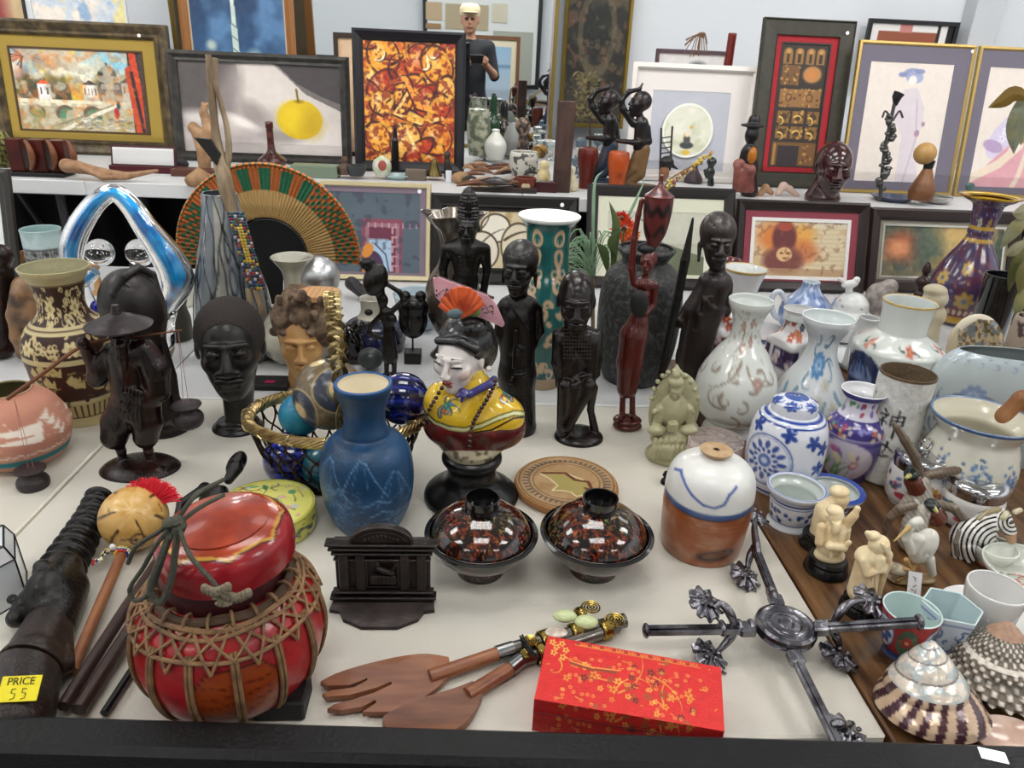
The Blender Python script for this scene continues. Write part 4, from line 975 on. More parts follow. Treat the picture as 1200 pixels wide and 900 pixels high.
# red lidded jar with rattan
F=Fig(280,834,r0=56,name='lidded_jar',label='red and orange lacquered jar with tilted lid and rattan lashing',cat='jar')
R0=105;cb=Cv(704,150,'a01c22').noise('861820',20,.5,.7,3,.6).noise('c03434',30,.55,.7,4,.5)
nb=14;bw=704/nb;psi=math.atan2(-F.loc[0],F.loc[1]);off=352-(.085+psi)*R0*704/(2*math.pi*R0)
for j in (-2,-1,0,1,2):
    xc=off+bw*(1+4.67*j)
    for (e_,cl) in ((3,'3a1410'),(0,'8e3c14' if j == 0 else '7a3018')): cb.poly([(xc-bw*.92-e_,62),(xc-bw*.6,44-e_),(xc+bw*.6,44-e_),(xc+bw*.92+e_,62),(xc+bw*.92+e_,104),(xc+bw*.6,122+e_),(xc-bw*.6,122+e_),(xc-bw*.92-e_,104)],cl)
    for r_ in range(4):
        for q in range(10): cb.curl(xc-38+q*8,62+r_*13,8,rnd.uniform(-2,2),rnd.uniform(1,5),1.6,'4a140c',.85)
cb.noise('7a1014',6,.62,.7,8,.4)
F.pot('jar_body',[(60,676),(80,682),(99,700),(105,726),(102,750),(88,776),(58,797)],mat(attr=True,rough=.3,coat=.35),cv=cb,n=80,seg=160,open_=False)
pb=F.prof([(60,676),(80,682),(99,700),(105,726),(102,750),(88,776),(58,797)],60)
def onb(t,a,lift=.002): # t from top 0..1
    r,z=np.interp(t*59,range(60),pb[:,0]),np.interp(t*59,range(60),pb[:,1]);return np.array([(r+lift)*math.cos(a),(r+lift)*math.sin(a),z])
rat=mat('8a6a48',.6,mix=('5c4430',60,.4,.7),bump=(150,.4));ratd=mat('4a3626',.6,bump=(150,.3))
for i in range(nb):
    a=-math.pi/2-.085+2*math.pi*i/nb;g=G()
    for dx in (-.022,.022): g.tube([onb(t,a+dx*(1+.0*t),.0022) for t in np.linspace(.3,1,18)],.0021,6)
    o=F.add('rattan_rib',g,rat)
g=G()
for (t0,t1,sh,n_) in ((.1,.34,1,nb),(.1,.34,-1,nb),(.14,.4,.5,nb),(.14,.4,-.5,nb)):
    for i in range(n_):
        a=-math.pi/2-.085+2*math.pi*(i)/n_;g.tube([onb(t0+(t1-t0)*s_,a+sh*2*math.pi/nb*s_,.004) for s_ in np.linspace(0,1,8)],.0016,5)
F.add('lashing',g,rat)['kind']='stuff'
for (t,r_,l_) in ((.06,.005,.006),(.15,.0028,.004),(.2,.0022,.004),(.34,.0022,.003),(.98,.003,.002)):
    F.add('rattan_hoop',G().tube([onb(t,a,l_)+[0,0,.002*math.sin(a*5+t*30)] for a in np.linspace(0,2*math.pi,90,endpoint=False)],r_,7,closed=True),ratd if t<.1 else rat)
g=G()
for i in range(20):
    a=2*math.pi*i/20+.1;g.tube([onb(.06,a,.006)+np.array([math.cos(b)*.0075*math.cos(a),math.cos(b)*.0075*math.sin(a),math.sin(b)*.0075]) for b in np.linspace(0,2*math.pi,8,endpoint=False)],.0016,5,closed=True)
F.add('hoop_ties',g,rat)['kind']='stuff'
# lid
pl_=F.prof([(75,664),(77,650),(75,636),(65,627),(50,622)]);zt=pl_[-1,1]+.004
pL=np.vstack([pl_,[[F.k*20,zt+.001],[1e-4,zt+.0015]]])
lt=bpy.data.objects.new('lid',None)
g=G();sp_=np.vstack([spl(pl_,30),[[F.k*50*(1-q),zt-.004+.0055*math.sin(q*1.57)] for q in np.linspace(.03,1,60)]])[::-1];sp_[:,0]=np.maximum(sp_[:,0],1e-4);full=np.vstack([sp_,[sp_[-1,0]-.004,sp_[-1,1]],[1e-4,sp_[-1,1]]])
zc=pl_[0,1];full[:,1]-=zc;g.lathe(full,96);V=np.concatenate(g.v);ang=np.arctan2(V[:,1],V[:,0])+math.pi/8;rr=np.hypot(V[:,0],V[:,1])
ro=rr*np.cos(((ang % (math.pi/4))-math.pi/8));R1=F.k*60
C=np.ones((len(V),3))*hx('8c1820');n_=vnoise(256,256,20,4)[(V[:,0]*1200+128).astype(int) % 256,(V[:,1]*1200+128).astype(int) % 256][:,None]
orange=hx('a0401c')*(n_)+hx('8a2816')*(1-n_);top=V[:,2]>.004
C=np.where(((ro<R1)&top)[:,None],hx('2c1410'),C);C=np.where(((ro<R1-.0012)&top)[:,None],hx('b8893a'),C);C=np.where(((ro<R1-.0035)&top)[:,None],orange,C)
C=C*(.85+.3*n_);g.c=[C]
lo=F.add('lid',g,mat(attr=True,rough=.25,coat=.4));dz=.012
lo.location=(.008,.0,zc+dz+.002);lo.rotation_euler=(math.radians(2),math.radians(-3),0)
F.add('collar',G().lathe([(F.k*62,zc-.015),(F.k*64,zc+.010),(F.k*60,zc+.016),(1e-4,zc+.02)],64),mat('3a1014',.4))
cm=mat('4a4b40',.9,bump=(300,.6));g=G()
for (pts,r) in (([(208,615,-75),(232,596,-60),(262,580,-10)],.002),([(209,616,-78),(222,650,-95),(248,680,-108),(262,698,-112)],.002),([(205,610,-75),(182,640,-80),(168,665,-70),(152,690,-70),(160,704,-72),(178,690,-78),(196,640,-80),(206,618,-76)],.002),
                 ([(204,612,-72),(190,650,-84),(176,690,-86),(188,706,-88),(200,680,-86),(208,625,-80)],.003),([(206,612,-72),(230,580,-60),(262,562,10)],.002),([(203,608,-70),(188,622,-70),(160,640,-50),(150,660,-40)],.002)):
    g.tube(spl([F.q(*p) for p in pts],24),r,7)
for i in range(6): g.ell(F.q(204+rnd.uniform(-7,7),614+rnd.uniform(-7,7),-76),(.006,.006,.005),8)
F.add('grey_cord',g,cm)
g=G()
for i in range(22):
    a=rnd.uniform(0,6.28);g.tube([F.q(262,700,-114),F.q(262+math.cos(a)*13,702+math.sin(a)*9,-118)],.002,5)
for (x,y) in ((252,690),(276,697)):
    for i in range(7): g.ell(F.q(x-12+i*4.5,y+4*math.sin(i*.6),-116),(.0035,.0035,.005),8)
F.add('knot',g,mat('7a705c',.85,bump=(250,.6)))
F=Fig(329,838,name='wooden_block',label='black block wedged under the right side of the red lidded jar',cat='block')
F.add('block',G().box((0,.012,.012),(.05,.04,.024),bev=.002),BLKM,False)

# yellow floral box
F=Fig(314,648,r0=54,name='round_box',label='round yellow enamel box painted with branches behind the red jar',cat='box')
cs_=Cv(340,45,'c9c45c').noise('b0b040',20,.5,.7,2,.5)
for i in range(22): x=8+i*16;cs_.curl(x,40,40,-1.4,rnd.uniform(-1,1),1.6,'3c5a2c');cs_.ell(x+4,14+(i*7) % 20,6,3.5,rnd.choice(['3c6a34','5a8a3c','26402a']),rot=i);cs_.ell(x-3,24-(i*5) % 12,4,2.5,'2c3a5c')
F.pot('box_body',[(55,592),(57,596),(57,608),(54,616),(48,619)],GLAZE,cv=cs_,n=30,seg=96,open_=False)
zt=F.prof([(1,592)])[0,1];ct=Cv(112,112,'d4d071',1.6).noise('c4c45c',16,.5,.7,3,.5)
for i in range(26):
    x,y=56+rnd.uniform(-46,46),56+rnd.uniform(-46,46);ct.curl(x,y,rnd.uniform(15,35),rnd.uniform(-3,3),rnd.uniform(-2,2),1.6,rnd.choice(['3a3c4c','6a5a48','8c6a58','4a6a4a','9aa0ac']))
for i in range(22):
    x,y=56+rnd.uniform(-44,44),56+rnd.uniform(-44,44);ct.ell(x,y,rnd.uniform(3,8),rnd.uniform(2,5),rnd.choice(['3f8a5c','5a9a6a','b8bcc4','c8a090','8a9ab4','3a7050']),.9,rot=rnd.uniform(0,3))
ct.ell(56,56,54,54,'a8a848',ring=3)
disc('lid',55.5*F.k,.005,ct,GLAZE,F.root,(0,0,zt),(0,0,0),n=50,seg=110,dish=-.004,edge='b8b450')
F.add('gilt_foot',G().lathe([(1e-4,.0035),(F.k*51,.0035),(F.k*52,0),(1e-4,0)],60),GOLD)

# terracotta pueblo pot
F=Fig(28,549,r0=26,name='pottery_bowl',label='pink terracotta pot with white incised geometric designs and teal band',cat='pot')
cp_=Cv(364,100,'c08670').noise('b87a68',30,.4,.7,3,.5)
for i in range(5):
    x=182+38+(i-2)*100
    cp_.poly([(x-60,35),(x-8,30),(x-16,54),(x-60,48)],'e8ddd0');cp_.poly([(x-60,38),(x-20,44),(x-60,46)],'c08670')
    for q in range(4): cp_.poly([(x+4-q*5,46-q*8+6),(x+18-q*3,36-q*8+8),(x+10-q*3,46-q*8+10)],'e8ddd0')
    for q in range(3): cp_.curl(x+24+q*5,52,30,-1.2,-.5,1.3,'e8ddd0')
    for q in range(26): cp_.ell(x-70+rnd.uniform(0,90),rnd.uniform(18,62),.9,.9,'e8ddd0')
for i in range(60): x=i*6.1;cp_.line([(x,68+rnd.uniform(-2,2)),(x+5,66+rnd.uniform(-2,3))],1.8,'e8ddd0')
cp_.rect(0,74,364,82,'2e7478').rect(0,80,364,82,'3a8688').rect(0,91,364,94,'d8c8b4').rect(0,95,364,96,'d8c8b4')
F.pot('pot_wall',[(27,456),(29,459),(46,472),(57,493),(57,507),(48,527),(30,538)],MATTE,cv=cp_,n=70,seg=140,cin='9c9470',th=2)

# brown and cream carved vase
F=Fig(101,500,r0=33,name='vase',label='tall brown and cream carved vase with scrollwork and leaves',cat='vase')
cv_=Cv(314,182,'331a10',1.6);r=random.Random(3)
def scrolls(c,x0,x1,y0,y1,n,col,L=26,wd=3.0,rr=r):
    for i in range(n): c.curl(rr.uniform(x0,x1),rr.uniform(y0,y1),rr.uniform(L*.6,L),rr.uniform(-3.1,3.1),rr.choice([-1,1])*rr.uniform(2.6,4.6),wd,col)
scrolls(cv_,0,314,20,60,170,'cbb988',22,2.7);scrolls(cv_,0,314,70,92,120,'cbb988',20,2.6)
for x in range(26,314,52): cv_.flower(x,42,11,'d8c898','a89058',6);cv_.flower(x+26,82,9,'d8c898','a89058',6)
cv_.rect(0,0,314,17,'b5a97e').rect(0,60,314,68,'c8b98a').rect(0,63,314,64.5,'4a2c1a').rect(0,94,314,100,'c8b98a').rect(0,15,314,16,'4a2c1a')
cv_.rect(0,100,314,145,'3c1c12')
for i in range(26): cv_.poly([(x := r.uniform(0,310),y := r.uniform(104,140)),(x+7,y-8),(x+12,y),(x+16,y-5),(x+15,y+7),(x+4,y+6)],'bfae76');
for i in range(60): x,y=r.uniform(0,310),r.uniform(102,143);cv_.line([(x,y),(x+r.uniform(-14,14),y+r.uniform(-5,5))],1.8,r.choice(['bfae76','9a8a58','6a4028']))
cv_.rect(0,145,314,150,'c8b98a').rect(0,150,314,170,'b7a672')
for i in range(40): cv_.rect(i*8,152,i*8+2.4,168,'4a2c1a');
cv_.rect(0,170,314,182,'c4b584').rect(0,168,314,169.5,'3a2014')
scrolls(cv_,0,314,142,150,30,'2c1810',12,2)
F.pot('vase_wall',[(38,312),(36,317),(29,330),(25,352),(28,366),(43,382),(50,400),(49,418),(45,442),(39,462),(34,478),(34,487)],mat(attr=True,rough=.45,bump=(160,.3)),cv=cv_,n=190,seg=380,cin='8f8a68',th=2.2)

# fisherman
F=Fig(165,563,r0=30,name='fisherman_figurine',label='dark carved fisherman in a conical hat holding a rod with two pots',cat='figurine')
F.e((165,550),(45,14,34)).e((150,545),(14,8,14)).e((180,548),(16,8,14))
F.path([(150,470),(138,495),(134,512)],[18,18,15]).path([(136,508),(142,528),(146,548)],[7,5,5]);F.c((146,548,-3),5,(156,552,-14),4)
F.path([(168,470),(172,495),(171,512)],[19,17,14]).path([(171,510),(174,528),(178,544)],[7,5,5]);F.c((178,544,-2),5,(186,550,-12),4)
F.c((145,412),18,(155,465),22).e((152,415),(29,17,17),(8,0,0)).e((160,465,-4),(22,14,15))
F.path([(168,410),(182,432),(184,458),(170,468,-10)],[14,16,14,8]);F.e((176,462,-4),(14,16,11),(20,0,0))
F.path([(130,412),(114,432),(106,418),(98,404,-6)],[10,10,8,6]);F.e((116,438),(13,20,9),(-35,0,0));F.e((97,402,-8),(7,8,7))
F.e((152,462,-16),(17,10,6));F.e((150,478,-12),(12,22,7),(10,0,0))
for i in range(9): F.c((146+i*4,452,-20),1.2,(140+i*5.5,492,-18),1.0,op=-1,k=.5)
for i in range(7): F.c((166+i*3,412+i*3,-14),1,(176+i*2,448,-16),.8,op=-1,k=.5)
for i in range(6): F.c((112+i*3,418+i*3,-12),1,(116+i*3,448+i,-12),.8,op=-1,k=.5)
head(F,141,394,17,D=-3,yaw=-12,pitch=12,ears=True,lips=.8)
F.path([(141,406,-16),(143,420,-17),(145,440,-16)],[7,6,2.5])
for x in (-4,0,4): F.c((141+x,408,-23),.8,(144+x*.6,436,-20),.6,op=-1,k=.3)
F.mesh('fisherman_body',EBR,1.0,3)
g=G();hp=F.prof([(37,379),(20,371),(6,366),(5,360),(4,356)]);hp=np.vstack([hp[::-1],[hp[0,0]*.97,hp[0,1]-.002],[F.k*6,hp[1,1]]]);hp=np.vstack([[1e-4,hp[0,1]],hp]);g.lathe(hp,40)
o=F.add('hat',g,mat('241a1c',.35,bump=(30,.4,(1,1,8))));q=F.q(138,375,-3);o.location=(float(q[0]),float(q[1]),0)
tubes(F,'fishing_rod',[([(8,468,-45),(50,438,-25),(92,408,-8),(125,398,6),(158,395,8),(213,387,12)],[2.3,2.2,2,1.6,1.3,.9])],mat('6a3c22',.5),n=30)
g=G();st=mat('a8706c',.7)
for (x0,y0,d0,x1,y1,d1) in ((17,468,-42,33,548,-42),(17,468,-42,40,550,-42),(209,388,12,221,473,12),(209,388,12,215,473,12)):
    g.tube([F.q(x0,y0,d0),F.q(x1,y1,d1)],.0004,4)
F.add('line',g,st)
for (x,y,d) in ((38,562,-42),(220,487,12)):
    g=G();k=F.kk(F.q(x,y,d));pr=np.array([(0.01,15),(15.5,15),(16,12.5),(11,9.5),(11,7),(16,2),(17.5,-4),(15,-11),(9,-15),(.01,-16)])*k
    pr=spl(pr,30);pr[:,0]=np.maximum(pr[:,0],1e-4);g.lathe(pr,28);g.xf(t=F.q(x,y,d));F.add('hanging_pot',g,mat('2b2224',.45,bump=(60,.4,(1,1,6))))

# tall dark bust behind the fisherman
F=Fig(196,514,r0=28,name='carved_bust',label='tall dark bust with a braided hair ridge behind the fisherman',cat='bust')
F.e((155,358),(36,44,34),(6,0,0)).c((160,380),29,(183,450),19,k=14).c((183,450),19,(192,480),22,k=10).e((193,492),(28,14,28)).e((194,500),(29,10,29))
F.path([(131,372,-20),(133,345,-24),(145,324,-16),(162,314,0),(178,322,10),(186,345,8)],[6,6,6,5,5,4],k=1)
for i in range(14): t=i/13;F.c((128+t*18,366-t*44,-31+t*14),.8,(139+t*15,372-t*46,-31+t*14),.8,op=-1,k=.3)
F.path([(190,395,-8),(203,440,-10),(210,490,-12)],[3.5,4,4],k=1);F.c((196,420,-16),2,(204,470,-18),2,op=-1,k=1)
F.mesh('bust',mat('191413',.36,mix=('241d1b',20,.4,.7,(2,2,.6)),bump=(60,.2)),1.2,4)

# man's head
F=Fig(279,512,r0=26,name='carved_bust',label="dark carved man's head with closed eyes on a round foot",cat='bust')
head(F,270,409,58,D=0,yaw=-7,pitch=-4,nose=1.35,lips=1.3,wide=.88)
F.c((278,430,8),20,(280,485,0),16,k=10).e((279,500),(29,9,27)).e((279,494),(24,6,22))
F.mesh('head',mat('120f0e',.33,mix=('1c1715',20,.4,.7,(2,2,.6)),bump=(60,.25)),1.3,4)
h=Sub(F,270,409,58,0,-7,-4)
h.e((0,-.16,.28),(.685,.85,.755),k=.02).e((0,.68,.14),(.5,.62,.5),op=-1,k=.08).e((0,.2,-.55),(1,1.2,.62),op=-1,k=.05)
F.mesh('hair',mat('241c19',.75,bump=(220,.7)),1.3,3)
# ======================= back left of the front tables =======================
# stone elephant
F=Fig(28,423,name='elephant_figurine',label='small mottled brown stone elephant at the far left behind the pink pot',cat='figurine')
F.e((34,362),(20,26,20)).e((30,338),(15,15,14)).path([(22,345,-10),(16,370,-14),(19,395,-14),(26,415,-12),(31,418,-12)],[9,7,6,5,5]);F.c((42,375),8,(44,415),6).c((30,380,8),8,(30,415,8),6)
F.e((40,340,-6),(4,15,9),(10,0,0));F.mesh('body',mat('8a6a4c',.35,mix=('4a3c34',24,.42,.62)),1.2,5)
F=Fig(2,418,name='carved_figure',label='reddish brown carved figure cut off by the left edge',cat='figurine')
F.e((2,300),(12,14,12)).c((0,318),14,(0,370),16).c((0,370),15,(-2,405),17).e((-2,408),(20,9,18)).c((12,325),5,(14,360),4);F.mesh('body',EBR,1.4,4)
# cup
F=Fig(62,336,name='cup',label='small cup with pale teal rim and dark key-pattern band behind the carved vase',cat='cup')
cc=Cv(132,64,'9db4b4').noise('b4c8c8',14,.4,.6,2);cc.rect(0,20,132,34,'2f2b2a')
for i in range(11): cc.line([(i*12+1,32),(i*12+1,22),(i*12+10,22),(i*12+10,30),(i*12+4,30),(i*12+4,26)],1.2,'c8d0d0')
F.pot('cup_wall',[(21.5,268),(21,275),(20.5,300),(18,332)],mat(attr=True,rough=.3),cv=cc,n=40,seg=90,cin='9cb8b8')
# rattan roll
F=Fig(28,318,name='rattan_roll',label='thin banded rattan roll beside the teal rimmed cup',cat='roll')
g=G()
for i in range(12):
    a,b=F.q(8+i*3.4,300+i*.2,0)+[0,0,0],F.q(10.6+i*3.4,300.2+i*.2,0);g.tube([a,b],F.k*(7.6 if i % 2 else 6.8),10)
g.tube([F.q(14,301),F.q(12,324)],F.k*3,8);g.tube([F.q(42,303),F.q(42,324)],F.k*3,8)
F.add('wrapped_cane',g,mat('b08a5c',.6,mix=('7a4a34',40,.45,.6)))
# blue glass loop
F=Fig(150,424,name='glass_sculpture',label='blue and clear glass triangular loop sculpture around two crystal balls',cat='sculpture')
gl=mat('ffffff',.01,trans=1.0,ior=1.45);gb=mat('0a9ae0',.03,trans=.15,ior=1.3,coat=1.0,mix=('0560a8',22,.42,.58));
lp=[(86,332),(82,302),(93,268),(112,240),(133,226),(152,238),(174,268),(196,296),(207,324),(196,344),(186,330),(176,300)]
lp=[(112,318),(98,328),(86,316),(84,290),(96,260),(116,234),(134,226),(152,240),(172,268),(194,298),(207,326),(199,352),(186,372)]
tubes(F,'clear_glass',[(lp,[6,9,12,13,12,10,9.5,11,13,17,19,13,8])],gl,20,70)
tubes(F,'blue_core',[(lp,[5,7.5,9.5,10.5,10,8.5,8,9,11,14,16,10,6])],gb,18,70)
F.e((110,395),(24,36,20)).e((178,398),(26,34,20)).e((145,415),(45,14,26));F.c((92,330),9,(104,380),18).c((200,350),10,(185,390),16);F.e((145,380),(20,18,40),op=-1)
F.mesh('clear_base',gl,1.6,8)
g=G();g.ell(F.q(112,360),(.012,.012,.014),16).ell(F.q(194,352),(.007,.007,.016),14);F.add('cobalt_drop',g,mat('10188c',.05,coat=1))
for i,(x,lab) in enumerate(((117,'left crystal ball with bubbles on a tan stand inside the glass loop'),(164,'right crystal ball with bubbles on a dark cup inside the glass loop'))):
    F=Fig(x,344,name='crystal_ball',label=lab,cat='ball',group=None);c_=F.q(x,296);r_=16*F.kk(c_)
    F.add('glass_ball',G().ell(c_,r_,36),mat('ffffff',.0,trans=1.0,ior=1.5));g=G()
    for j in range(26): v=npr.randn(3);v /= np.linalg.norm(v);g.ell(c_+v*r_*npr.rand()**.5*.8,.0012,6)
    o=F.add('bubbles',g,mat('e8e8e8',.1,1.0));o['kind']='stuff'
    z_=c_[2]-r_;F.add('stand',G().lathe([(1e-4,z_+.001),(.008,z_+.002),(.013,z_+.005),(.015,z_+.002),(.008,z_-.012),(.010,.012),(.018,.004),(.019,0),(1e-4,0)],28),mat('b88a58',.5) if i == 0 else BLKM)
# small greenish crock + cream cup behind
F=Fig(207,402,r0=16,name='crock',label='small olive stoneware crock beside the tall dark bust',cat='jar');F.pot('crock_wall',[(17,346),(18,352),(16,360),(19,375),(18,396)],mat('4a4a3a',.5,mix=('3a3a30',20,.4,.6)),n=24,seg=40)
F=Fig(218,362,r0=14,name='beaker',label='plain cream beaker standing left of the tall grey glass bottle',cat='cup');F.pot('beaker_wall',[(13,320),(13,330),(11,358)],mat('d6d4c4',.4),n=16,seg=36)
# tall smoky glass bottle
F=Fig(280,430,r0=34,name='glass_bottle',label='tall grey glass bottle with wavy black lines holding driftwood',cat='bottle')
cg=Cv(280,206,'7d8488');
for (x0,x1,cl) in ((100,122,'4c5256'),(122,138,'a09684'),(138,150,'6c7276'),(150,160,'3c4450'),(160,185,'8a8c88'),(60,90,'5c6468'),(190,215,'4c5458')): cg.rect(x0,0,x1,206,cl,.55)
cg.noise('4a5056',30,.45,.7,4,.5)
for i in range(26):
    x=8+i*10.8;pts_=[(x+7*math.sin(j*.35+i*1.7)+3*math.sin(j*.8+i),j*8) for j in range(27)];cg.line(pts_,2.1,'0c0e12',.95)
for i in range(16): x,y=r.uniform(0,280),r.uniform(20,180);cg.ell(x,y,4,16,'14181c',.9,ring=1.6)
F.pot('bottle_wall',[(20,226),(21,234),(25,262),(33,300),(41,340),(45,378),(44,404),(36,420)],mat(attr=True,rough=.08,coat=.8),cv=cg,n=90,seg=150,cin='3a4044',deep=.3)
F=Fig(272,420,name='driftwood',label='forked grey driftwood stick standing in the grey glass bottle',cat='driftwood',z=Z0)
wd=mat('6b5a45',.75,mix=('94836a',24,.4,.65,(2,2,.6)),bump=(60,.5,(2,2,.5)))
tubes(F,'main_stem',[([(270,330,0),(271,262,-2),(264,215,-4),(256,182),(252,150),(248,110),(244,64)],[7,7.5,8.5,7,4.2,4,3])],wd,10,40)
tubes(F,'side_stem',[([(262,205),(268,180),(266,150),(258,118),(252,98),(252,68)],[5,3.6,3,2.6,3.2,3])],wd,10,30)
tubes(F,'upper_fork',[([(247,105),(249,85),(250,70)],[3.5,3.5,2.5])],wd,8,10)
F.add('dark_chip',G().prism([(-.022,.02),(.012,-.028),(.02,-.008),(.004,.018)],-.006,.006,c=F.q(245,175,-8)),BLKM,False)
# beaded strip
F=Fig(283,418,name='beaded_doll',label='hanging strip of coloured glass beads with brown legs on the bottle',cat='beadwork',z=Z0)
g=G();cl_=['141c4c','8c1c18','a88a1c','1c5c40','a8a8a8','141414','1c2c5c','6a1c18','142a50']
for i in range(26):
    t=i/25;x,y=270+24*t,250+88*t
    for j in range(6): g.ell(F.q(x-2+j*3.4,y,-28-t*15-3*math.cos((j-2.5)*.5)),F.k*1.75,6,cl_[(i*5+j*3+(i*j) % 4) % 9] if not (2 <= j <= 3 and 4<i<17) else 'b89a20')
F.add('beads',g,GLAZE)['kind']='stuff'
tubes(F,'leg',[([(291,338,-43),(293,356,-46),(294,370,-47)],3.6)],wd);tubes(F,'leg',[([(299,338,-43),(305,356,-44),(308,370,-44)],3.6)],wd)
# woven fan
F=Fig(322,388,name='woven_fan',label='large half-round woven straw fan with green and orange border and black handle',cat='fan')
c0=F.q(316,300);kf=F.kk(c0);nA,nR=300,60;A_=np.linspace(math.radians(-4),math.radians(188),nA);R_=np.linspace(44,104,nR)
AA,RR=np.meshgrid(A_,R_);n1=64;ph_=(AA-A_[0])/(A_[-1]-A_[0])
band=(RR>76);rib=np.cos(ph_*n1*2*math.pi);weft=np.cos(RR*2.1+np.where(rib>0,math.pi,0))
stripe=((ph_*26).astype(int) % 2 == 0);chk=(((ph_*60).astype(int)+(RR/5).astype(int)) % 2 == 0)
side=(ph_<.3)|(ph_>.78)
C=np.ones(AA.shape+(3,))*hx('c8a468');C=C*(.86+.14*weft)[...,None]
gcol,ocol=hx('1f6a48'),hx('b8642c')
bandc=np.where((np.where(side,chk,stripe))[...,None],gcol,ocol)*(.85+.15*weft)[...,None]
C=np.where(band[...,None],bandc,C);C=np.where((RR>100)[...,None],ocol*(.8+.3*((ph_*150).astype(int) % 2))[...,None],C)
Rj=RR+np.where((RR<46),3*np.cos(ph_*n1*math.pi)**2,0)
Pn=np.stack([Rj*np.cos(AA)*kf,-(.0018*rib+.0012*weft),Rj*np.sin(AA)*kf],-1)
g=G();g.grid(Pn[::-1]+c0,C[::-1]);Pb=Pn.copy();Pb[...,1]=.004;g.grid(Pb+c0,C)
o=F.add('woven_blade',g,mat(attr=True,rough=.8),'all')
g=G();
for i in range(150): a=A_[0]+(A_[-1]-A_[0])*i/149;g.ell(c0+np.array([104.5*math.cos(a)*kf,0,104.5*math.sin(a)*kf]),(kf*1.9,kf*3,kf*1.9),6,'b8642c' if i % 3 else '1f6a48')
F.add('edge_braid',g,PAINT)['kind']='stuff'
g=G();g.prism([(42*kf*math.cos(a),42*kf*math.sin(a)) for a in np.linspace(-.1,math.pi+.1,24)]+[(-14*kf,-30*kf),(-9*kf,-60*kf),(9*kf,-60*kf),(12*kf,-30*kf)],.005,.011,c=c0);g.box((0.0,.02,.004),(.07,.07,.008));F.add('handle',g,BLKM,False)
# celadon vase
F=Fig(352,430,r0=28,name='vase',label='pale celadon flower-painted vase behind the bark-haired head',cat='vase')
cc=Cv(290,140,'b9b7a6').noise('aaa894',30,.45,.7,3)
for i in range(40): x,y=r.uniform(0,290),r.uniform(55,125);cc.curl(x,y,18,r.uniform(-3,3),1,1.3,'5c6a60');cc.flower(x,y,r.uniform(3,6),r.choice(['8a4a50','5a6a78','c8c0b0','6a7a5c']),'b09050',5)
F.pot('vase_wall',[(25,301),(21,306),(13,318),(12,338),(20,354),(40,375),(46,392),(40,408),(28,420)],GLAZE,cv=cc,n=60,seg=110,cin='b8b6a8')
# silver ball
F=Fig(376,414,name='gazing_ball',label='brushed silver ball standing behind the bark-haired head',cat='ball');c_=F.q(372,324);r_=26*F.kk(c_)
F.add('silver_ball',G().ell(c_,r_,48),mat('cfd1d3',.33,1.0,bump=(30,.15,(1,4,1))))
F.add('stand',G().lathe([(1e-4,c_[2]-r_+.004),(.014,c_[2]-r_+.006),(.016,c_[2]-r_),(.010,.03),(.022,.004),(.022,0),(1e-4,0)],28),BLKM)
# bark-haired head
F=Fig(356,452,name='carved_bust',label='pale wooden head with rough bark hair and a sawn top',cat='bust')
head(F,355,402,42,D=-2,yaw=-6,pitch=-2,wide=.92,nose=.9,ears=False,lips=.9);F.c((354,430,4),15,(355,452,4),17)
F.mesh('face',mat('a87c48',.45,mix=('bd9560',14,.4,.65,(1,1,.4)),bump=(50,.15)),1.2,3)
F.c((362,360,8),34,(372,352,6),22,k=8).e((340,372,2),(22,26,26)).e((378,378,4),(22,30,28)).e((352,428,-30),(27,48,20),op=-1)
for i in range(70): a,b=rnd.uniform(322,394),rnd.uniform(345,395);F.e((a,b,rnd.uniform(-26,6)),(rnd.uniform(3,7),rnd.uniform(3,8),rnd.uniform(4,8)),k=1.5)
for i in range(34): F.e((rnd.uniform(322,394),rnd.uniform(345,395),rnd.uniform(-40,-22)),(2,rnd.uniform(4,9),5),(rnd.uniform(-50,50),0,0),op=-1,k=1)
F.c((372,318,8),26,(372,330,8),26,op=-1,k=1)
F.mesh('bark_hair',mat('4c3c30',.9,mix=('8c7660',50,.4,.7),bump=(120,1.0)),1.1,2)
g=G();pr=F.prof([(24,345),(25,352)]);z1=pr[0,1];q=F.q(374,345,8);g.lathe([(1e-4,z1+.004),(pr[0,0]*.96,z1+.003),(pr[0,0],z1-.006),(1e-4,z1-.006)],30,wob=lambda z,p: 1+.08*np.sin(p*3)+.04*np.sin(p*7));o=F.add('sawn_top',g,mat('b98a5c',.6,wood=('c89e70',30,(1,1,1),3)));o.location=(float(q[0]),float(q[1]),0)
# basket of balls
F=Fig(398,586,r0=46,name='wire_basket',label='round brass and wire basket with tall braided handle',cat='basket')
bl=F.prof([(100,487),(94,505),(84,528),(70,548),(50,562)],40);brs=mat('8a7650',.35,1.0,mix=('b8a070',50,.4,.6));wire=mat('3a2e26',.4,.8)
rT,zT=bl[0];g=G()
for k_ in range(9):
    ph0=2*math.pi*k_/9;g.tube([np.array([(rT+F.k*5*math.cos(a*9*.999+ph0))*math.cos(a),(rT+F.k*5*math.cos(a*9+ph0))*math.sin(a),zT+F.k*5*math.sin(a*9+ph0)]) for a in np.linspace(0,2*math.pi,200,endpoint=False)],F.k*2.0,5,closed=True)
F.add('rim',g,brs);g=G()
for j in range(16):
    a=2*math.pi*j/16;g.tube([np.array([(rT+F.k*7.4*math.cos(b))*math.cos(a+b*.01),(rT+F.k*7.4*math.cos(b))*math.sin(a+b*.01),zT+F.k*7.4*math.sin(b)]) for b in np.linspace(0,2*math.pi,14,endpoint=False)],F.k*.8,5,closed=True)
F.add('rim_ties',g,mat('c8b888',.3,1.0))['kind']='stuff'
g=G();nW=26
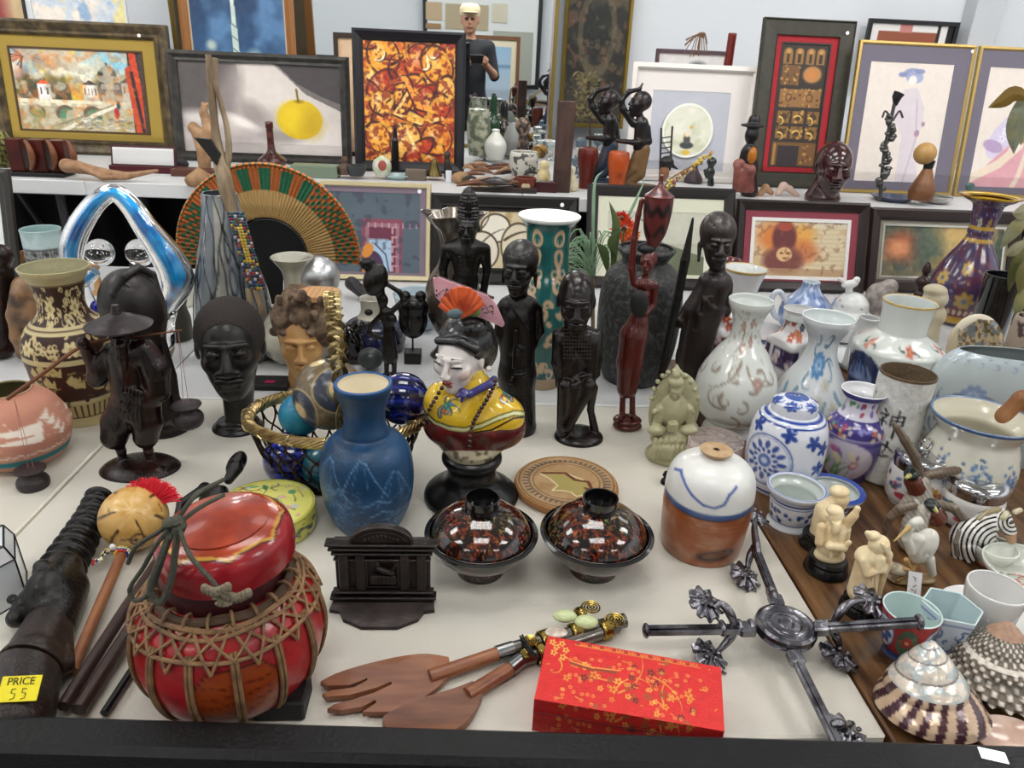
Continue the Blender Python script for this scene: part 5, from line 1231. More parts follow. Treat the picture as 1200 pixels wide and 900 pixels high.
for s_ in (-1,1):
    for j in range(nW):
        pts_=[]
        for t in np.linspace(0,1,31):
            a=2*math.pi*(j+s_*(t*3.0+.13*math.sin(t*6*math.pi)))/nW;rr_,zz=np.interp(t*39,range(40),bl[:,0]),np.interp(t*39,range(40),bl[:,1])
            pts_.append(np.array([(rr_+.001*s_)*math.cos(a),(rr_+.001*s_)*math.sin(a),zz]))
        g.tube(pts_,F.k*1.25,5)
F.add('wire_mesh',g,wire)['kind']='stuff'
g=G()
for j in range(7): g.tube([np.array([(bl[-1,0]+.006-j*.0012+.0006*math.sin(a*30))*math.cos(a),(bl[-1,0]+.006-j*.0012)*math.sin(a),.002+j*.0042]) for a in np.linspace(0,2*math.pi,60,endpoint=False)],.0024,6,closed=True)
g.lathe([(1e-4,.003),(bl[-1,0],.003),(bl[-1,0],.0),(1e-4,0)],40);F.root.scale=(1,.68,1)
F.add('coiled_foot',g,wire)
# handle: arch in a plane nearly along the view
aT=F.q(399,346)[2];g=G();hx_=F.q(404,470)[0]*0+F.k*4;N_=120
vd=F.loc[:2]/np.hypot(*F.loc[:2])
arch=[np.array([F.k*(10-6*math.sin(t*math.pi))-vd[0]*rT*math.cos(t*math.pi)*.48,-vd[1]*rT*math.cos(t*math.pi)*.8,zT+(aT-zT)*math.sin(t*math.pi)**.62]) for t in np.linspace(0,1,N_)]
for st_ in range(3):
    for wv_ in (-1,0,1):
        pts_=[]
        for i,p in enumerate(arch):
            ph0=i*.42+st_*2*math.pi/3;tn=arch[min(i+1,N_-1)]-arch[max(i-1,0)];tn /= np.linalg.norm(tn);nr=np.cross(tn,[1,0,0])
            pts_.append(p+np.array([1,0,0])*F.k*(6.5*math.sin(ph0)+wv_*1.8)+nr*F.k*2.4*math.sin(2*ph0))
        g.tube(pts_,F.k*.95,5)
F.add('braided_handle',g,mat('b8a678',.3,1.0,mix=('7a6844',60,.45,.6)))
for i,sg in enumerate((-1,1)): F.add('handle_clasp',G().box((F.k*10+sg*vd[0]*rT*.48,sg*rT*.8*vd[1],zT),(F.k*15,F.k*10,F.k*22),bev=.002),mat('7a6a2c',.4,.8),False)
def ball(x,y,r_,D,label,m_,cv=None,seg=40,rot=None):
    c_=F.q(x,y,D)+F.loc;R_=r_*dep(c_)/FPX;g=G()
    if cv is not None:
        th=np.linspace(.001,math.pi-.001,90);g.lathe([(R_*math.sin(t),R_*math.cos(t)) for t in th],180);ph=np.linspace(0,2*math.pi,180,endpoint=False);u=(((ph+math.pi/2) % (2*math.pi))/(2*math.pi)+.5) % 1
        g.c=[cv.sample(np.ones((90,1))*u[None],(th/math.pi)[:,None]*np.ones(180)).reshape(-1,3)]
    else: g.ell((0,0,0),R_,seg)
    o=g.obj('decorative_ball',m_,None,loc=c_,rot=rot);tag(o,label,'ball','decorative balls in the wire basket');return o
cb_=Cv(270,135,'6b5c42',1.6).noise('4c4232',8,.5,.6,3,.4)
for (x,y,s_) in ((140,66,30),(82,84,28),(215,70,28),(30,70,28),(150,12,24)): cb_.ell(x,y,s_,s_*.95,'a89468',ring=2);cb_.ell(x,y,s_-2,s_-3,'343a48');cb_.ell(x,y,s_*.42,s_*.42,'74684c',ring=2);cb_.ell(x,y,s_*.36,s_*.36,'d8c08c')
cb_.ell(110,20,20,10,'d8c08c');cb_.noise('8a8a90',5,.64,.7,9,.4)
ball(386,462,42,-12,'largest ball, bronze with cream and slate rings, on top of the basket',mat(attr=True,rough=.3,coat=.25),cb_,rot=(-.5,0,.35))
ball(352,486,25,14,'plain turquoise ball behind the ringed bronze ball',mat('1c6a8c',.35,mix=('2c86a0',20,.4,.6)))
cbb=Cv(200,100,'10185c').noise('2c3aa0',9,.5,.6,3)
for i in range(9): cbb.rect(0,i*12,200,i*12+3,'070b30');
ball(342,538,33,-4,'faceted cobalt ball at the lower left of the basket',mat(attr=True,rough=.12,coat=.8),cbb)
ball(385,546,32,-14,'deep teal ball low at the front of the basket',mat('125a6c',.25,mix=('0c4454',20,.4,.6),coat=.5))
cbs=Cv(200,100,'0b1350')
for i in range(8): cbs.ell(100,60,8+i*11,5+i*8,'050828' if i % 2 else '1c2c90',ring=3)
ball(472,467,31,10,'glossy navy ball with swirled rings right of the blue vase',mat(attr=True,rough=.06,coat=1),cbs)
ball(440,540,40,0,'dark blue glass ball mostly hidden behind the blue vase',mat('0c1448',.1,coat=1))
# blue matte vase
F=Fig(433,632,r0=34,name='vase',label='matte blue vase with engraved mountains and a cream inside',cat='vase')
cv_=Cv(340,180,'173e60').noise('12324f',40,.45,.7,3,.8).noise('214c78',30,.55,.75,6,.5);LB='6f98bc'
for k_ in (0,):
    for (x0,y0) in ((120,75),(165,72),(205,88)):
        cv_.line([(x0-26,y0+40),(x0-14,y0+12),(x0-5,y0),(x0+4,y0+3),(x0+14,y0+22),(x0+28,y0+44)],1.3,LB,.8);cv_.line([(x0-6,y0+4),(x0-12,y0+26)],.9,LB,.6);cv_.line([(x0+2,y0+6),(x0+5,y0+30)],.9,LB,.6)
    for i in range(150): x,y=rnd.gauss(128,14),rnd.uniform(105,150);cv_.ell(x,y,1.2,1,LB,.6)
    for i in range(26): x,y=rnd.uniform(115,230),rnd.uniform(118,172);cv_.line([(x,y),(x+rnd.uniform(12,44),y-rnd.uniform(2,14))],1.0,LB,.6)
    for i in range(60): x,y=rnd.uniform(120,210),rnd.uniform(150,176);cv_.curl(x,y,12,rnd.uniform(-3,3),2,1.3,rnd.choice([LB,'0d2c50']),.7)
    cv_.line([(165,125),(180,118),(196,124)],2,LB,.8).line([(170,140),(186,133),(200,139)],2,LB,.8)
F.pot('vase_wall',[(34,449),(34,454),(30,464),(24.5,481),(24,492),(27,503),(29,508),(40,513),(50,525),(54,545),(53.5,565),(49,585),(41,603),(34,613)],mat(attr=True,rough=.38,bump=(300,.12)),cv=cv_,n=120,seg=150,cin='e8dcc0',rim='1f4f86',th=4)
# small things behind: woman with pot, owl mask, jars
F=Fig(457,442,name='carved_figurine',label='slim black carved woman carrying a tilted pot on her head',cat='figurine')
F.e((440,328),(14,20,14),(-22,0,0)).c((430,308),9,(434,312),8).c((445,342),6,(449,362),4).e((449,352),(6,8,6)).c((452,366),7,(456,385),6).e((456,374),(9,8,7)).c((456,388),7,(457,418),9).c((453,418),3.5,(453,440),2.6).c((462,418),3.5,(462,440),2.6)
F.path([(458,366),(473,352),(468,342),(452,332)],[3.6,3,2.8,2.8]).path([(448,368),(434,382),(432,390),(446,396)],[3.6,3,2.8,2.6]).e((432,366),(5,4,4)).e((457,440),(11,3,9));F.c((429,303),7,(427,300),7,op=-1)
F.mesh('figure',EB,.9,2)
F=Fig(484,424,name='mask_on_stand',label='black carved owl-like mask on a rod and block stand',cat='carving')
F.e((484,374),(17,24,12)).e((484,360),(18,14,12));
for i in range(13): F.c((469+i*2.5,366,-12),.9,(474+i*1.7,392,-11),.7,op=-1,k=.3)
F.mesh('mask',BLK,.8,2);g=G();g.ell(F.q(475,347),.0115,20).ell(F.q(493,347),.0115,20);F.add('eye_ball',g,BLK)
z_=F.q(484,396)[2];g=G();g.tube([(0,0,.02),(0,0,z_+.01)],.002,8);F.add('rod',g,BLK);F.add('stand_block',G().box((0,0,.013),(.035,.032,.026),bev=.001),BLKM,False)
F=Fig(438,420,r0=34,name='jar',label='navy jar with a cream neck behind the woman carrying a pot',cat='jar')
F.pot('jar_wall',[(15,349),(14,354),(14,364),(18,371),(32,380),(38,395),(34,412)],mat(attr=True,rough=.2,coat=.5),cv=Cv(100,70,'c4bfb0').rect(0,26,100,70,'171c3e'),n=40,seg=60,cin='c8c4b8')
F=Fig(494,393,r0=24,name='bowl',label='pale blue wide bowl behind the black owl-like mask',cat='bowl');F.pot('bowl_wall',[(33,344),(31,352),(26,368),(16,382)],mat('b8c8d0',.2,coat=.6,mix=('7f98b0',12,.5,.7)),n=30,seg=64,cin='d8e4e8')
F=Fig(430,350,name='carved_boat',label='small dark boat-shaped dish leaning behind the navy jar',cat='dish');F.c((412,332,0),8,(436,352,-12),6);F.e((424,336,-10),(14,5,6),(-38,0,0),op=-1);F.mesh('dish',mat('2e2a2c',.5),1.2,2)
F=Fig(424,424,name='bird_figurine',label='glossy black bird figurine between the basket handle and the carved woman',cat='figurine');F.e((414,400),(12,22,14),(20,0,0)).e((420,382),(9,8,8)).c((426,382),3,(436,378),1.5).e((416,418),(13,7,12));F.mesh('bird',mat('0c0c0e',.12,coat=.6),1,3)
F=Fig(434,434,name='stone_egg',label='dark grey polished stone beside the black bird',cat='stone');F.e((434,420),(15,13,13));F.mesh('stone',mat('34383a',.3,mix=('4a4e50',20,.4,.6)),1.2)
F=Fig(315,452,name='small_tray',label='flat black tray with a pink sticker behind the dark head',cat='tray');G().box((0,0,.006),(.085,.05,.012),bev=.002).obj('tray',BLKM,F.root,False);F.add('pink_sticker',G().box((.005,-.008,.0125),(.018,.012,.0008)),mat('e0287c',.6),False)
F=Fig(320,392,name='red_book',label='small red edged dark book standing behind the grey bottle',cat='book');G().box((.012,0,.025),(.03,.02,.05)).obj('book',mat('8c1c1c',.5),F.root,False)
# ruffled bronze vase
F=Fig(530,425,r0=24,name='vase',label='bronze coloured vase with a wide ruffled rim behind the tall carved man',cat='vase')
F.pot('vase_wall',[(34,250),(26,260),(16,272),(13,290),(17,308),(28,326),(33,346),(31,366),(22,385),(14,396),(20,408),(26,415)],mat('3c3630',.2,.3,mix=('6a6054',12,.4,.6),coat=.5),n=60,seg=96,deep=.35,
      wob=lambda z,p: 1+.22*np.clip((z-.20)/.04,0,1)*np.sin(p*5))
# ---- carved statues ----
F=Fig(541,443,r0=26,name='carved_statue',label='tall black carved man with a cone-shaped hairdo and long beard',cat='statue')
F.e((541,434),(27,9,22)).c((541,425),17,(544,380),12,k=6).c((545,330),16,(545,375),10,k=6).e((546,292),(26,13,14)).c((546,296),19,(546,332),13)
F.path([(524,292),(519,315),(522,345),(534,352,-12)],[7,5,4.5,4]).path([(568,292),(571,318),(566,345),(554,352,-12)],[7,5,4.5,4])
for i in range(6): F.c((532,300+i*5.5,-16),.8,(560,300+i*5.5,-16),.8,op=-1,k=.4)
head(F,548,268,20,yaw=-6,pitch=0,wide=.95,lips=1.3,nose=1.2,closed=False);F.path([(546,284,-12),(546,300,-14),(547,312,-14)],[5,4.5,3]);F.c((547,280),7,(546,290),9)
F.mesh('body',EB,.9,2.5)
g=G();pr=F.prof([(12.5,255),(12,244),(10,232),(6,223),(.5,218)]);q=F.q(549,240);pr=spl(pr,30);pr[:,0]=np.maximum(pr[:,0],1e-4);g.lathe(pr[::-1],60,wob=lambda z,p: 1+.05*np.sign(np.sin(p*14+z*500))*np.sign(np.sin(p*14-z*500)));V=g.v[0];o=F.add('woven_hair',g,EB);o.location=(float(q[0]),float(q[1]),0)
F=Fig(606,512,r0=18,name='carved_statue',label='black carved woman with ridged cap hair beside the teal vase',cat='statue')
F.c((606,500),22,(606,440),21,k=6).c((606,440),21,(608,370),20,k=8).e((608,358),(24,14,15)).e((604,498),(24,10,20));F.c((608,338),9,(608,350),11)
F.path([(588,362),(585,390),(592,410),(606,414,-20)],[7,6,5.5,4]).path([(629,362),(632,388),(624,405),(606,410,-20)],[7,6,5.5,4.5])
F.c((605,388,-22),2.5,(603,430,-22),3.2,k=1).c((596,355,-14),1.4,(620,386,-20),1.4,k=1)
for i in range(24): F.c((584+i*.1,424+i*3.1,-22+i*.2),.7,(630-i*.1,420+i*3.1,-20+i*.2),.7,op=-1,k=.3)
head(F,609,316,32,yaw=-12,pitch=0,wide=.8,lips=1.2,nose=1.15)
h=Sub(F,609,316,32,0,-12,0);h.e((0,-.1,.38),(.66,.84,.72));
for q in (-1,1): h.c((q*.6,0,-.1),.09,(q*.62,0,-.55),.05)
for i in range(-4,5): h.c((i*.13,.72-abs(i)*.03,.62),.02,(i*.11,-.3,1.08),.02,op=-1,k=.01)
F.mesh('body',EB,.95,2.5)
F=Fig(677,524,r0=24,name='carved_statue',label='dark carved kneeling old man with beard and carved chest cloth',cat='statue')
F.e((678,512),(29,11,26)).c((662,400),14,(664,440),13,k=4).c((690,400),14,(688,440),12,k=4).e((676,395),(26,16,16)).e((677,430),(20,26,14));
F.path([(654,392),(652,425),(657,450),(690,440,-20)],[7,6,6,4]).path([(699,392),(700,420),(698,438),(672,452,-22)],[7,6,5,4])
F.c((662,452,-14),9,(660,505,-8),8,k=2).c((690,452,-10),9,(664,500,-14),7,k=2).c((676,450,-10),10,(670,478,-10),9,k=2).c((694,455,-4),7,(692,480),4,k=2).c((692,480),4,(697,505),5)
for i in range(12): F.c((688-i*.4+i*1.2,488+i*1.4,-24),.8,(674+i*3,520-i*.4,-26),.8,op=-1,k=.3)
head(F,675,355,38,yaw=5,pitch=3,wide=.78,lips=1.1,nose=1.2);F.path([(677,384,-16),(677,396,-18),(677,404,-16)],[8,6,3])
F.mesh('body',mat('120c0b',.24,mix=('1e1411',30,.4,.7),bump=(90,.3)),.95,2.5)
g=G()
for i in range(9):
    for j in range(10): g.ell(F.q(661+j*3.4,386+i*4.2,-21-1.5*math.cos((j-4.5)*.35)*2),(.0019,.0012,.0017),6)
F.add('chest_cloth',g,mat('221915',.5))['kind']='stuff'
# teal vase
F=Fig(632,458,r0=26,name='vase',label='tall teal vase with tan scroll pattern and wide white mouth',cat='vase')
ct=Cv(226,200,'1f5a58').noise('184846',20,.5,.7,3,.7);ct.rect(0,0,226,5,'e6e8e4');r5=random.Random(9)
for x in range(0,226,38):
    for s_ in (-1,1):
        ct.curl(x+19,52,40,-1.57+s_*.9,-s_*3.4,6,'b89a78');ct.curl(x+19,14,34,1.57+s_*1.2,-s_*3,5,'b89a78');ct.curl(x+19,60,26,1.57+s_*.5,s_*3.4,5,'b89a78')
    ct.ell(x+19,56,4,5,'c8a484')
for i in range(75): ct.curl(r5.uniform(0,226),r5.uniform(72,180),r5.uniform(18,34),r5.uniform(-3,3),r5.choice([-3.5,3.5]),5.5,'c0a482')
for i in range(50): ct.ell(r5.uniform(0,226),r5.uniform(85,180),3,4,'c0a482',rot=r5.uniform(0,3))
ct.rect(0,186,226,200,'a08a6c')
F.pot('vase_wall',[(37,252),(36,255),(29,263),(26,272),(25.5,292),(27,312),(33,330),(37,352),(36,380),(31,410),(26,432),(25,448)],GLAZE,cv=ct,n=140,seg=220,cin='e4e6e4',rim='eef0ee')
# grey urn
F=Fig(740,456,r0=34,name='urn',label='big rough dark grey urn holding orange flowers and grass',cat='urn')
F.pot('urn_wall',[(33,290),(34,293),(29,300),(26,306),(34,312),(44,324),(48,345),(48,375),(45,405),(38,432),(32,447)],mat('2b2c2c',.5,mix=('4c4e4c',90,.5,.65),bump=(110,.9)),n=50,seg=80,deep=.5,th=2.5,rim=None)
F=Fig(728,420,z=Z0,name='flower_bunch',label='orange red artificial daisies standing in the grey urn',cat='flowers')
pm=mat('c83a14',.6,mix=('e8641c',30,.4,.6));
for (x,y,R_,m_) in ((731,268,16,pm),(738,278,12,mat('d86818',.6)),(728,256,9,mat('c42c1c',.6))):
    g=G();c_=F.q(x,y,6);kf=F.kk(c_)
    for j in range(22):
        a=2*math.pi*j/22;d=np.array([math.cos(a),-.25,math.sin(a)]);d2=np.array([-math.sin(a),0,math.cos(a)])
        p0,p1,p2=c_+d*kf*3,c_+d*kf*R_*.7+[0,-.003*(j % 2),0],c_+d*kf*R_*(.9+.15*(j % 3));w_=kf*2.2
        V=[p0,p1+d2*w_,p2,p1-d2*w_,p0+[0,.001,0],p1+d2*w_+[0,.001,0],p2+[0,.001,0],p1-d2*w_+[0,.001,0]];g.add(V,[(0,1,2,3),(7,6,5,4),(0,4,5,1),(1,5,6,2),(2,6,7,3),(3,7,4,0)])
    F.add('petals',g,m_,False);F.add('flower_centre',G().ell(c_+[0,-.004,0],(kf*3.4,kf*2,kf*3.4),12),mat('3a1c10',.8))
def leafblade(g,F,pts,w_,n=10):
    P_=spl([F.q(*p) for p in pts],n)
    T_=np.gradient(P_,axis=0);S_=np.cross(T_,[0,1,0]);S_ /= np.linalg.norm(S_,axis=1)[:,None]+1e-9;W_=w_*F.k*np.sin(math.pi*np.linspace(.03,.99,n))[:,None]
    e_=np.array([0,.0008,0]);g.grid(np.stack([P_-S_*W_,P_+[0,-.0015,0],P_+S_*W_,P_+e_],1),None,True)
for p in ([(718,330,4),(720,290,2),(722,262,2),(714,236,2)],[(712,320),(708,296),(700,285)],[(722,300),(717,284),(724,270)]):
    g=G();leafblade(g,F,p,5);F.add('leaf',g,mat('4a5a34',.5))
tubes(F,'stem',[([(728,400),(729,330),(731,270)],1)],mat('4a5a34',.6),6)
F=Fig(695,392,z=Z0,name='grass_plant',label='spiky green artificial grass plant behind the kneeling old man',cat='plant')
g=G();r6=random.Random(12)
for i in range(75):
    a=r6.uniform(-2.6,1.0);L=r6.uniform(45,95);x0,y0,d0=694+r6.uniform(-4,4),322,r6.uniform(-10,10)
    dx,dy=math.sin(a)*L*.75,-math.cos(a)*L*.55;leafblade(g,F,[(x0,y0,d0),(x0+dx*.4,y0+dy*.9-10,d0+r6.uniform(-8,8)),(x0+dx*.8,y0+dy-6,d0),(x0+dx*1.05,y0+dy+abs(dx)*.25+4,d0+r6.uniform(-14,14))],.75,8)
o=F.add('grass_blades',g,mat('6a8a68',.5,mix=('8aa888',20,.4,.6)),False);o['kind']='stuff'
for p in ([(694,320),(695,270),(697,215),(707,200)],[(700,320),(728,270),(745,235),(757,208)]):
    g=G();leafblade(g,F,p,1.8,14);F.add('long_blade',g,mat('7f9c80',.5))
F.add('plant_stem',G().tube([F.q(694,326),F.q(695,392)],.005,8),mat('6a5a3c',.8))
F=Fig(770,410,z=Z0,name='berry_twig',label='yellow budded twig standing in the grey urn',cat='twig')
tubes(F,'twig',[([(745,400),(766,250),(782,214),(808,196),(832,181)],[1,1,1,.8,.6])],mat('6a5a34',.7),5,20);g=G()
for i in range(46): t=i/45;g.ell(F.q(776+56*t+rnd.uniform(-3,3),222-41*t+rnd.uniform(-3,3),rnd.uniform(-3,3)),F.k*rnd.uniform(1.3,2.2),6)
F.add('buds',g,mat('b8a044',.6,mix=('8a4a50',60,.5,.6)))['kind']='stuff'
# red woman with pot
F=Fig(735,508,r0=15,name='carved_statue',label='slender red wood woman balancing a tall patterned pot on her head',cat='statue')
F.e((735,492),(17,5,14)).e((735,498),(17,5,14)).c((729,488),3.6,(730,455),3.2).c((741,488),3.6,(741,455),3.2).c((728,488,-5),4,(727,489,-12),3).c((742,488,-5),4,(744,489,-12),3)
F.path([(735,455),(738,425),(743,392),(748,378)],[12,15,16,12],k=3).c((748,378),10,(753,345),9,k=4).e((755,333),(14,8,9)).c((757,318),4,(756,330),5)
F.path([(743,332),(740,315),(743,280),(748,252),(752,235)],[4.5,4,3.6,3.2,3]).path([(768,334),(765,358),(756,368,-10)],[4.5,3.6,3.4])
head(F,760,306,15,yaw=-14,pitch=2,wide=.85,lips=1.1,nose=1.1,closed=False)
F.mesh('body',MAH,.8,2)
F.e((758,291),(11,7,9));F.mesh('head_ring',BLKM,.9,2)
F.e((749,356,-12),(11,17,7),(6,0,0));F.mesh('black_cloth',BLKM,.9,2)
g=G();cvp=Cv(100,70,'54221f')
for x in range(0,100,25): cvp.line([(x,30),(x+6,38),(x+12,28),(x+18,38),(x+25,30)],5,'140c0c');cvp.line([(x,58),(x+8,48),(x+16,58)],5,'140c0c');cvp.line([(x+6,0),(x+12,18)],2,'140c0c')
cvp.rect(0,17,100,18,'140c0c')
q0=F.q(766,285);sv=F.loc.copy();F2=Fig(0,0,loc=sv+np.array([q0[0],0,0]));F2.root=F.root
o=F2.pot('carried_pot',[(2,205),(3,215),(8,222),(17,229),(17,232),(16.5,250),(13,272),(8,284),(7,288)],mat(attr=True,rough=.3),cv=cvp,n=50,seg=60,open_=False);o.location=(float(q0[0]),0,0)
# spear woman
F=Fig(815,478,name='carved_statue',label='tall dark brown carved woman holding a long spear',cat='statue')
F.path([(806,470),(812,420),(824,365),(836,335)],[15,19,22,18],k=5).e((838,330),(20,14,15)).c((842,305),8,(840,322),10).e((806,470),(18,8,17))
F.path([(824,335),(808,360),(796,378),(788,378,-8)],[7,6.5,6,5]).path([(852,335),(850,365),(832,362,-18),(826,352,-20)],[7,6,5,4]).c((822,370,-18),5,(818,384,-18),5)
for i in range(5): F.c((824+i*2.6,348,-19),2,(823+i*2.4,368,-20),1.7,k=.5)
head(F,840,285,30,yaw=14,pitch=2,wide=.82,lips=1.3,nose=1.25,closed=False);h=Sub(F,840,285,30,0,14,2);h.e((0,-.15,.45),(.7,.9,.75)).c((-.62,-.1,-.1),.1,(-.62,.1,-.7),.06)
for i in range(-3,4): h.c((i*.16,.55,.75),.02,(i*.1,-.4,1.15),.02,op=-1,k=.01)
F.mesh('body',mat('1a1210',.34,mix=('281b17',20,.4,.7,(2,2,.5)),bump=(60,.3,(3,3,.4))),1.0,3)
F.path([(812,256,-12),(803,305,-14),(795,345,-16),(778,420,-22),(762,500,-30)],[1.5,5.5,5,4.5,3.5]);F.mesh('spear',EB,.9,1)
# soapstone figure
F=Fig(787,548,r0=24,name='soapstone_carving',label='pale green soapstone seated figure in a leaf-shaped niche',cat='carving')
F.e((790,480,10),(30,48,8)).c((793,436,10),6,(793,428,10),1.5).e((787,532),(31,13,24)).e((788,515),(26,8,20)).e((788,506),(24,10,18)).e((789,482),(17,22,12)).c((775,480),7,(770,498),6).c((806,480),7,(808,498),6)
F.e((770,504,-10),(12,6,8)).e((806,504,-10),(12,6,8)).e((788,500,-16),(6,6,5),box=2);F.e((792,440,-2),(5,6,5)).e((792,448,-2),(9,7,8))
for i in range(9): F.e((766+i*5.4,531-abs(i-4)*.4,-22+abs(i-4)*1.5),(4.2,11,5),(0,0,0),k=.6)
for i in range(8): F.e((768+i*5.6,518,-18+abs(i-3.5)),(3.6,6,4),k=.6)
for i in range(8): F.e((767+(i % 3)*3,482+i*5,-2),(4,3,4),(40,0,0),k=1).e((811-(i % 3)*3,482+i*5,-2),(4,3,4),(-40,0,0),k=1)
for i in range(11): a=math.pi*(.1+i/10*.8);F.e((790+28*math.cos(a),480-45*math.sin(a),8),(3,3,4),k=1)
for i in range(5): F.c((780+i*5,474,-13),.7,(777+i*6,494,-14),.7,op=-1,k=.3)
head(F,792,458,12,yaw=-2,pitch=8,wide=.9,closed=False)
F.mesh('carving',mat('a8a482',.42,mix=('969272',30,.4,.65),bump=(140,.2),sss=.05),.8,1.5)
# ======================= porcelain lady bust =======================
F=Fig(552,612,r0=54,name='lady_bust',label='porcelain bust of a lady in a yellow cape with pink headdress on a black foot',cat='bust')
F.add('pedestal',G().lathe(np.vstack([[1e-4,F.prof([(1,530)])[0,1]],F.prof([(32,530),(35,533),(35,538),(31,543),(29,548),(29,556),(34,563),(45,569),(53,574),(55,579),(54,583)],60),[1e-4,0]]),80),mat('121213',.28,bump=(40,.05)))
# robe under the cape
F.e((556,500),(56,34,34)).c((552,522),34,(551,540),24,k=8).e((592,500),(24,24,24)).e((520,496),(24,22,24))
cr=Cv(160,120,'4c100e');cr.noise('6a1c16',14,.45,.65,3);cr.rect(0,78,160,120,'d0c6a8').noise('4a3a2c',9,.62,.72,5,.7)
F.mesh('robe',mat(attr=True,rough=.25,coat=.5),1.2,6,post=decal(F,cr,(480,450,640,570)))
# cape
F.e((555,484),(54,35,34)).e((592,488),(23,23,25)).e((516,474),(20,28,24)).c((556,455),24,(553,440),15,k=14)
F.e((556,540),(90,31,80),op=-1,k=1).e((640,530),(36,26,60),op=-1,k=1,rot=(18,0,0))
cc=Cv(132,100,'dfb92c',2).noise('d4a81c',24,.5,.7,4,.6)
cc.line([(0,50),(8,66),(30,78),(56,80),(84,76),(110,62),(132,60)],2,'18100c')
def dragon(c,x,y,s_,fl=1):
    c.curl(x-8*s_*fl,y+12*s_,40*s_,-1.9,fl*4.6,5*s_,'2a1c14').curl(x-8*s_*fl,y+12*s_,40*s_,-1.9,fl*4.6,3*s_,'8a8a8c')
    for (a,L) in ((-1.2,18),(-.3,20),(.5,14),(-2.2,14),(1.6,12)): c.curl(x,y,L*s_,a,1.2*fl,3.2*s_,'2a1c14').curl(x,y,L*s_,a,1.2*fl,1.8*s_,'2f7a6c')
    c.ell(x,y,4*s_,5*s_,'2f7a6c').ell(x+5*s_,y-3*s_,2.5*s_,2*s_,'4a6ca0').ell(x-3*s_,y+6*s_,3*s_,2*s_,'a8503c')
dragon(cc,32,48,1.0);dragon(cc,100,30,.95,-1);dragon(cc,22,6,.5);dragon(cc,124,54,.5)
for (dy,cl,wd_) in ((0,'c8cc6a',5.5),(-3,'18140f',1.1),(3,'18140f',1.1),(0,'e8e4d0',1.4)):
    cc.line([(0,47+dy),(6,57+dy),(18,68+dy),(34,74+dy),(52,76+dy),(72,71+dy),(92,62+dy),(110,56+dy),(124,57+dy),(131,62+dy)],wd_,cl)
cc.poly([(0,60),(6,66),(34,84),(54,85),(92,72),(110,66),(132,72),(132,100),(0,100)],'b0281e',.0)
F.mesh('cape',mat(attr=True,rough=.16,coat=.8),1.0,5,post=decal(F,cc,(492,428,624,528)))
# collar
F.c((534,454,-12),3,(550,462,-24),4.5,k=1).c((550,462,-24),4.5,(574,450,-20),5,k=2).c((574,450,-18),5,(579,444,-2),4,k=2).c((544,458,-24),3,(536,464,-26),3).c((543,464,-30),3.5,(541,470,-31),2,k=3)
F.mesh('collar',mat('3a3f86',.2,coat=.6,mix=('4a3a6c',30,.4,.7)),.8,3)
# head
sk='ece5e1'
h=head(F,540,418,42,D=2,yaw=-27,pitch=6,roll=3,skin=sk,nose=.8,lips=.62,wide=.88,lipc='9c3c38',closed=False);F.c((552,430,8),16,(558,462,6),19,col=sk,k=10)
for q in (-1,1):
    h.c((q*.14,.83,.07),.022,(q*.42,.74,.1),.03,col='1c1614',k=.01,pri=.01);h.c((q*.12,.84,.36),.014,(q*.46,.7,.34),.012,col='3a2c28',k=.01,pri=.01);h.e((q*.36,.52,-.16),(.17,.17,.17),col='e2cbc1',k=.12)
F.mesh('face',mat(attr=True,rough=.14,coat=.8,bump=(60,.05)),.9,3)
h=Sub(F,540,418,42,2,-27,6,3)
h.e((.02,-.32,.42),(.78,.86,.74),k=.05).e((.15,-.55,.1),(.68,.62,.8)).e((.2,-.2,.95),(.5,.5,.34)).c((.3,-.75,-.2),.4,(.2,-.7,-.55),.25).e((.0,.95,-.05),(.6,.62,.82),op=-1,k=.1,rx=-10).c((-.42,.5,.62),.12,(.2,.5,.74),.14).c((.2,.5,.74),.14,(.56,.25,.5),.18)
for i in range(10): h.c((.5+i*.03,.3-i*.13,.9-i*.04),.012,(.62+i*.02,.1-i*.12,-.1-i*.03),.012,op=-1,k=.01)
F.mesh('hair',mat('141416',.22,coat=.5,bump=(90,.25,(1,1,3))),1.0,3)
g=G();e1=F.q(573,432,-16);g.ell(e1,.004,12,'c8902c');F.add('ear',g,mat('ddd2cc',.2,coat=.5))
# headdress
g=G();O_=F.q(548,350,-6);pts=[F.q(*p)-O_ for p in ((508,324),(514,322),(572,344),(582,356),(591,377),(588,380),(568,371),(540,362),(518,352),(511,345))]
pm_=[(p[0],p[2]) for p in pts];g.prism(pm_,-.004,.004,c=O_);F.add('headdress_plate',g,mat('c89aa4',.35,mix=('b8848c',40,.4,.7),coat=.3),False)
g=G()
for i in range(26): a,b=F.q(510+i*2.7,323+i*1.03,-6),None;g.ell(a,.0022,6)
for (x,y) in ((518,343),(571,362)):
    for i in range(22): g.ell(F.q(x+rnd.uniform(-8,8),y+rnd.uniform(-6,6)+(0 if x<530 else rnd.uniform(-1,1)),-14),.0011,5,None)
F.add('plate_trim',g,mat('3a2a2c',.5))['kind']='stuff'
g=G();c_=F.q(541,372,-22)
for i in range(9):
    a=math.radians(160-i*17);t_=F.q(541+27*math.cos(a),366-30*math.sin(a),-20-4*math.sin(a));g.tube([c_,(c_+t_)/2+[0,-.004,0],t_],[.002,.0045,.0052],8)
F.add('orange_shell',g,mat('c8582c',.3,coat=.4,mix=('9c3a1c',50,.45,.6)))
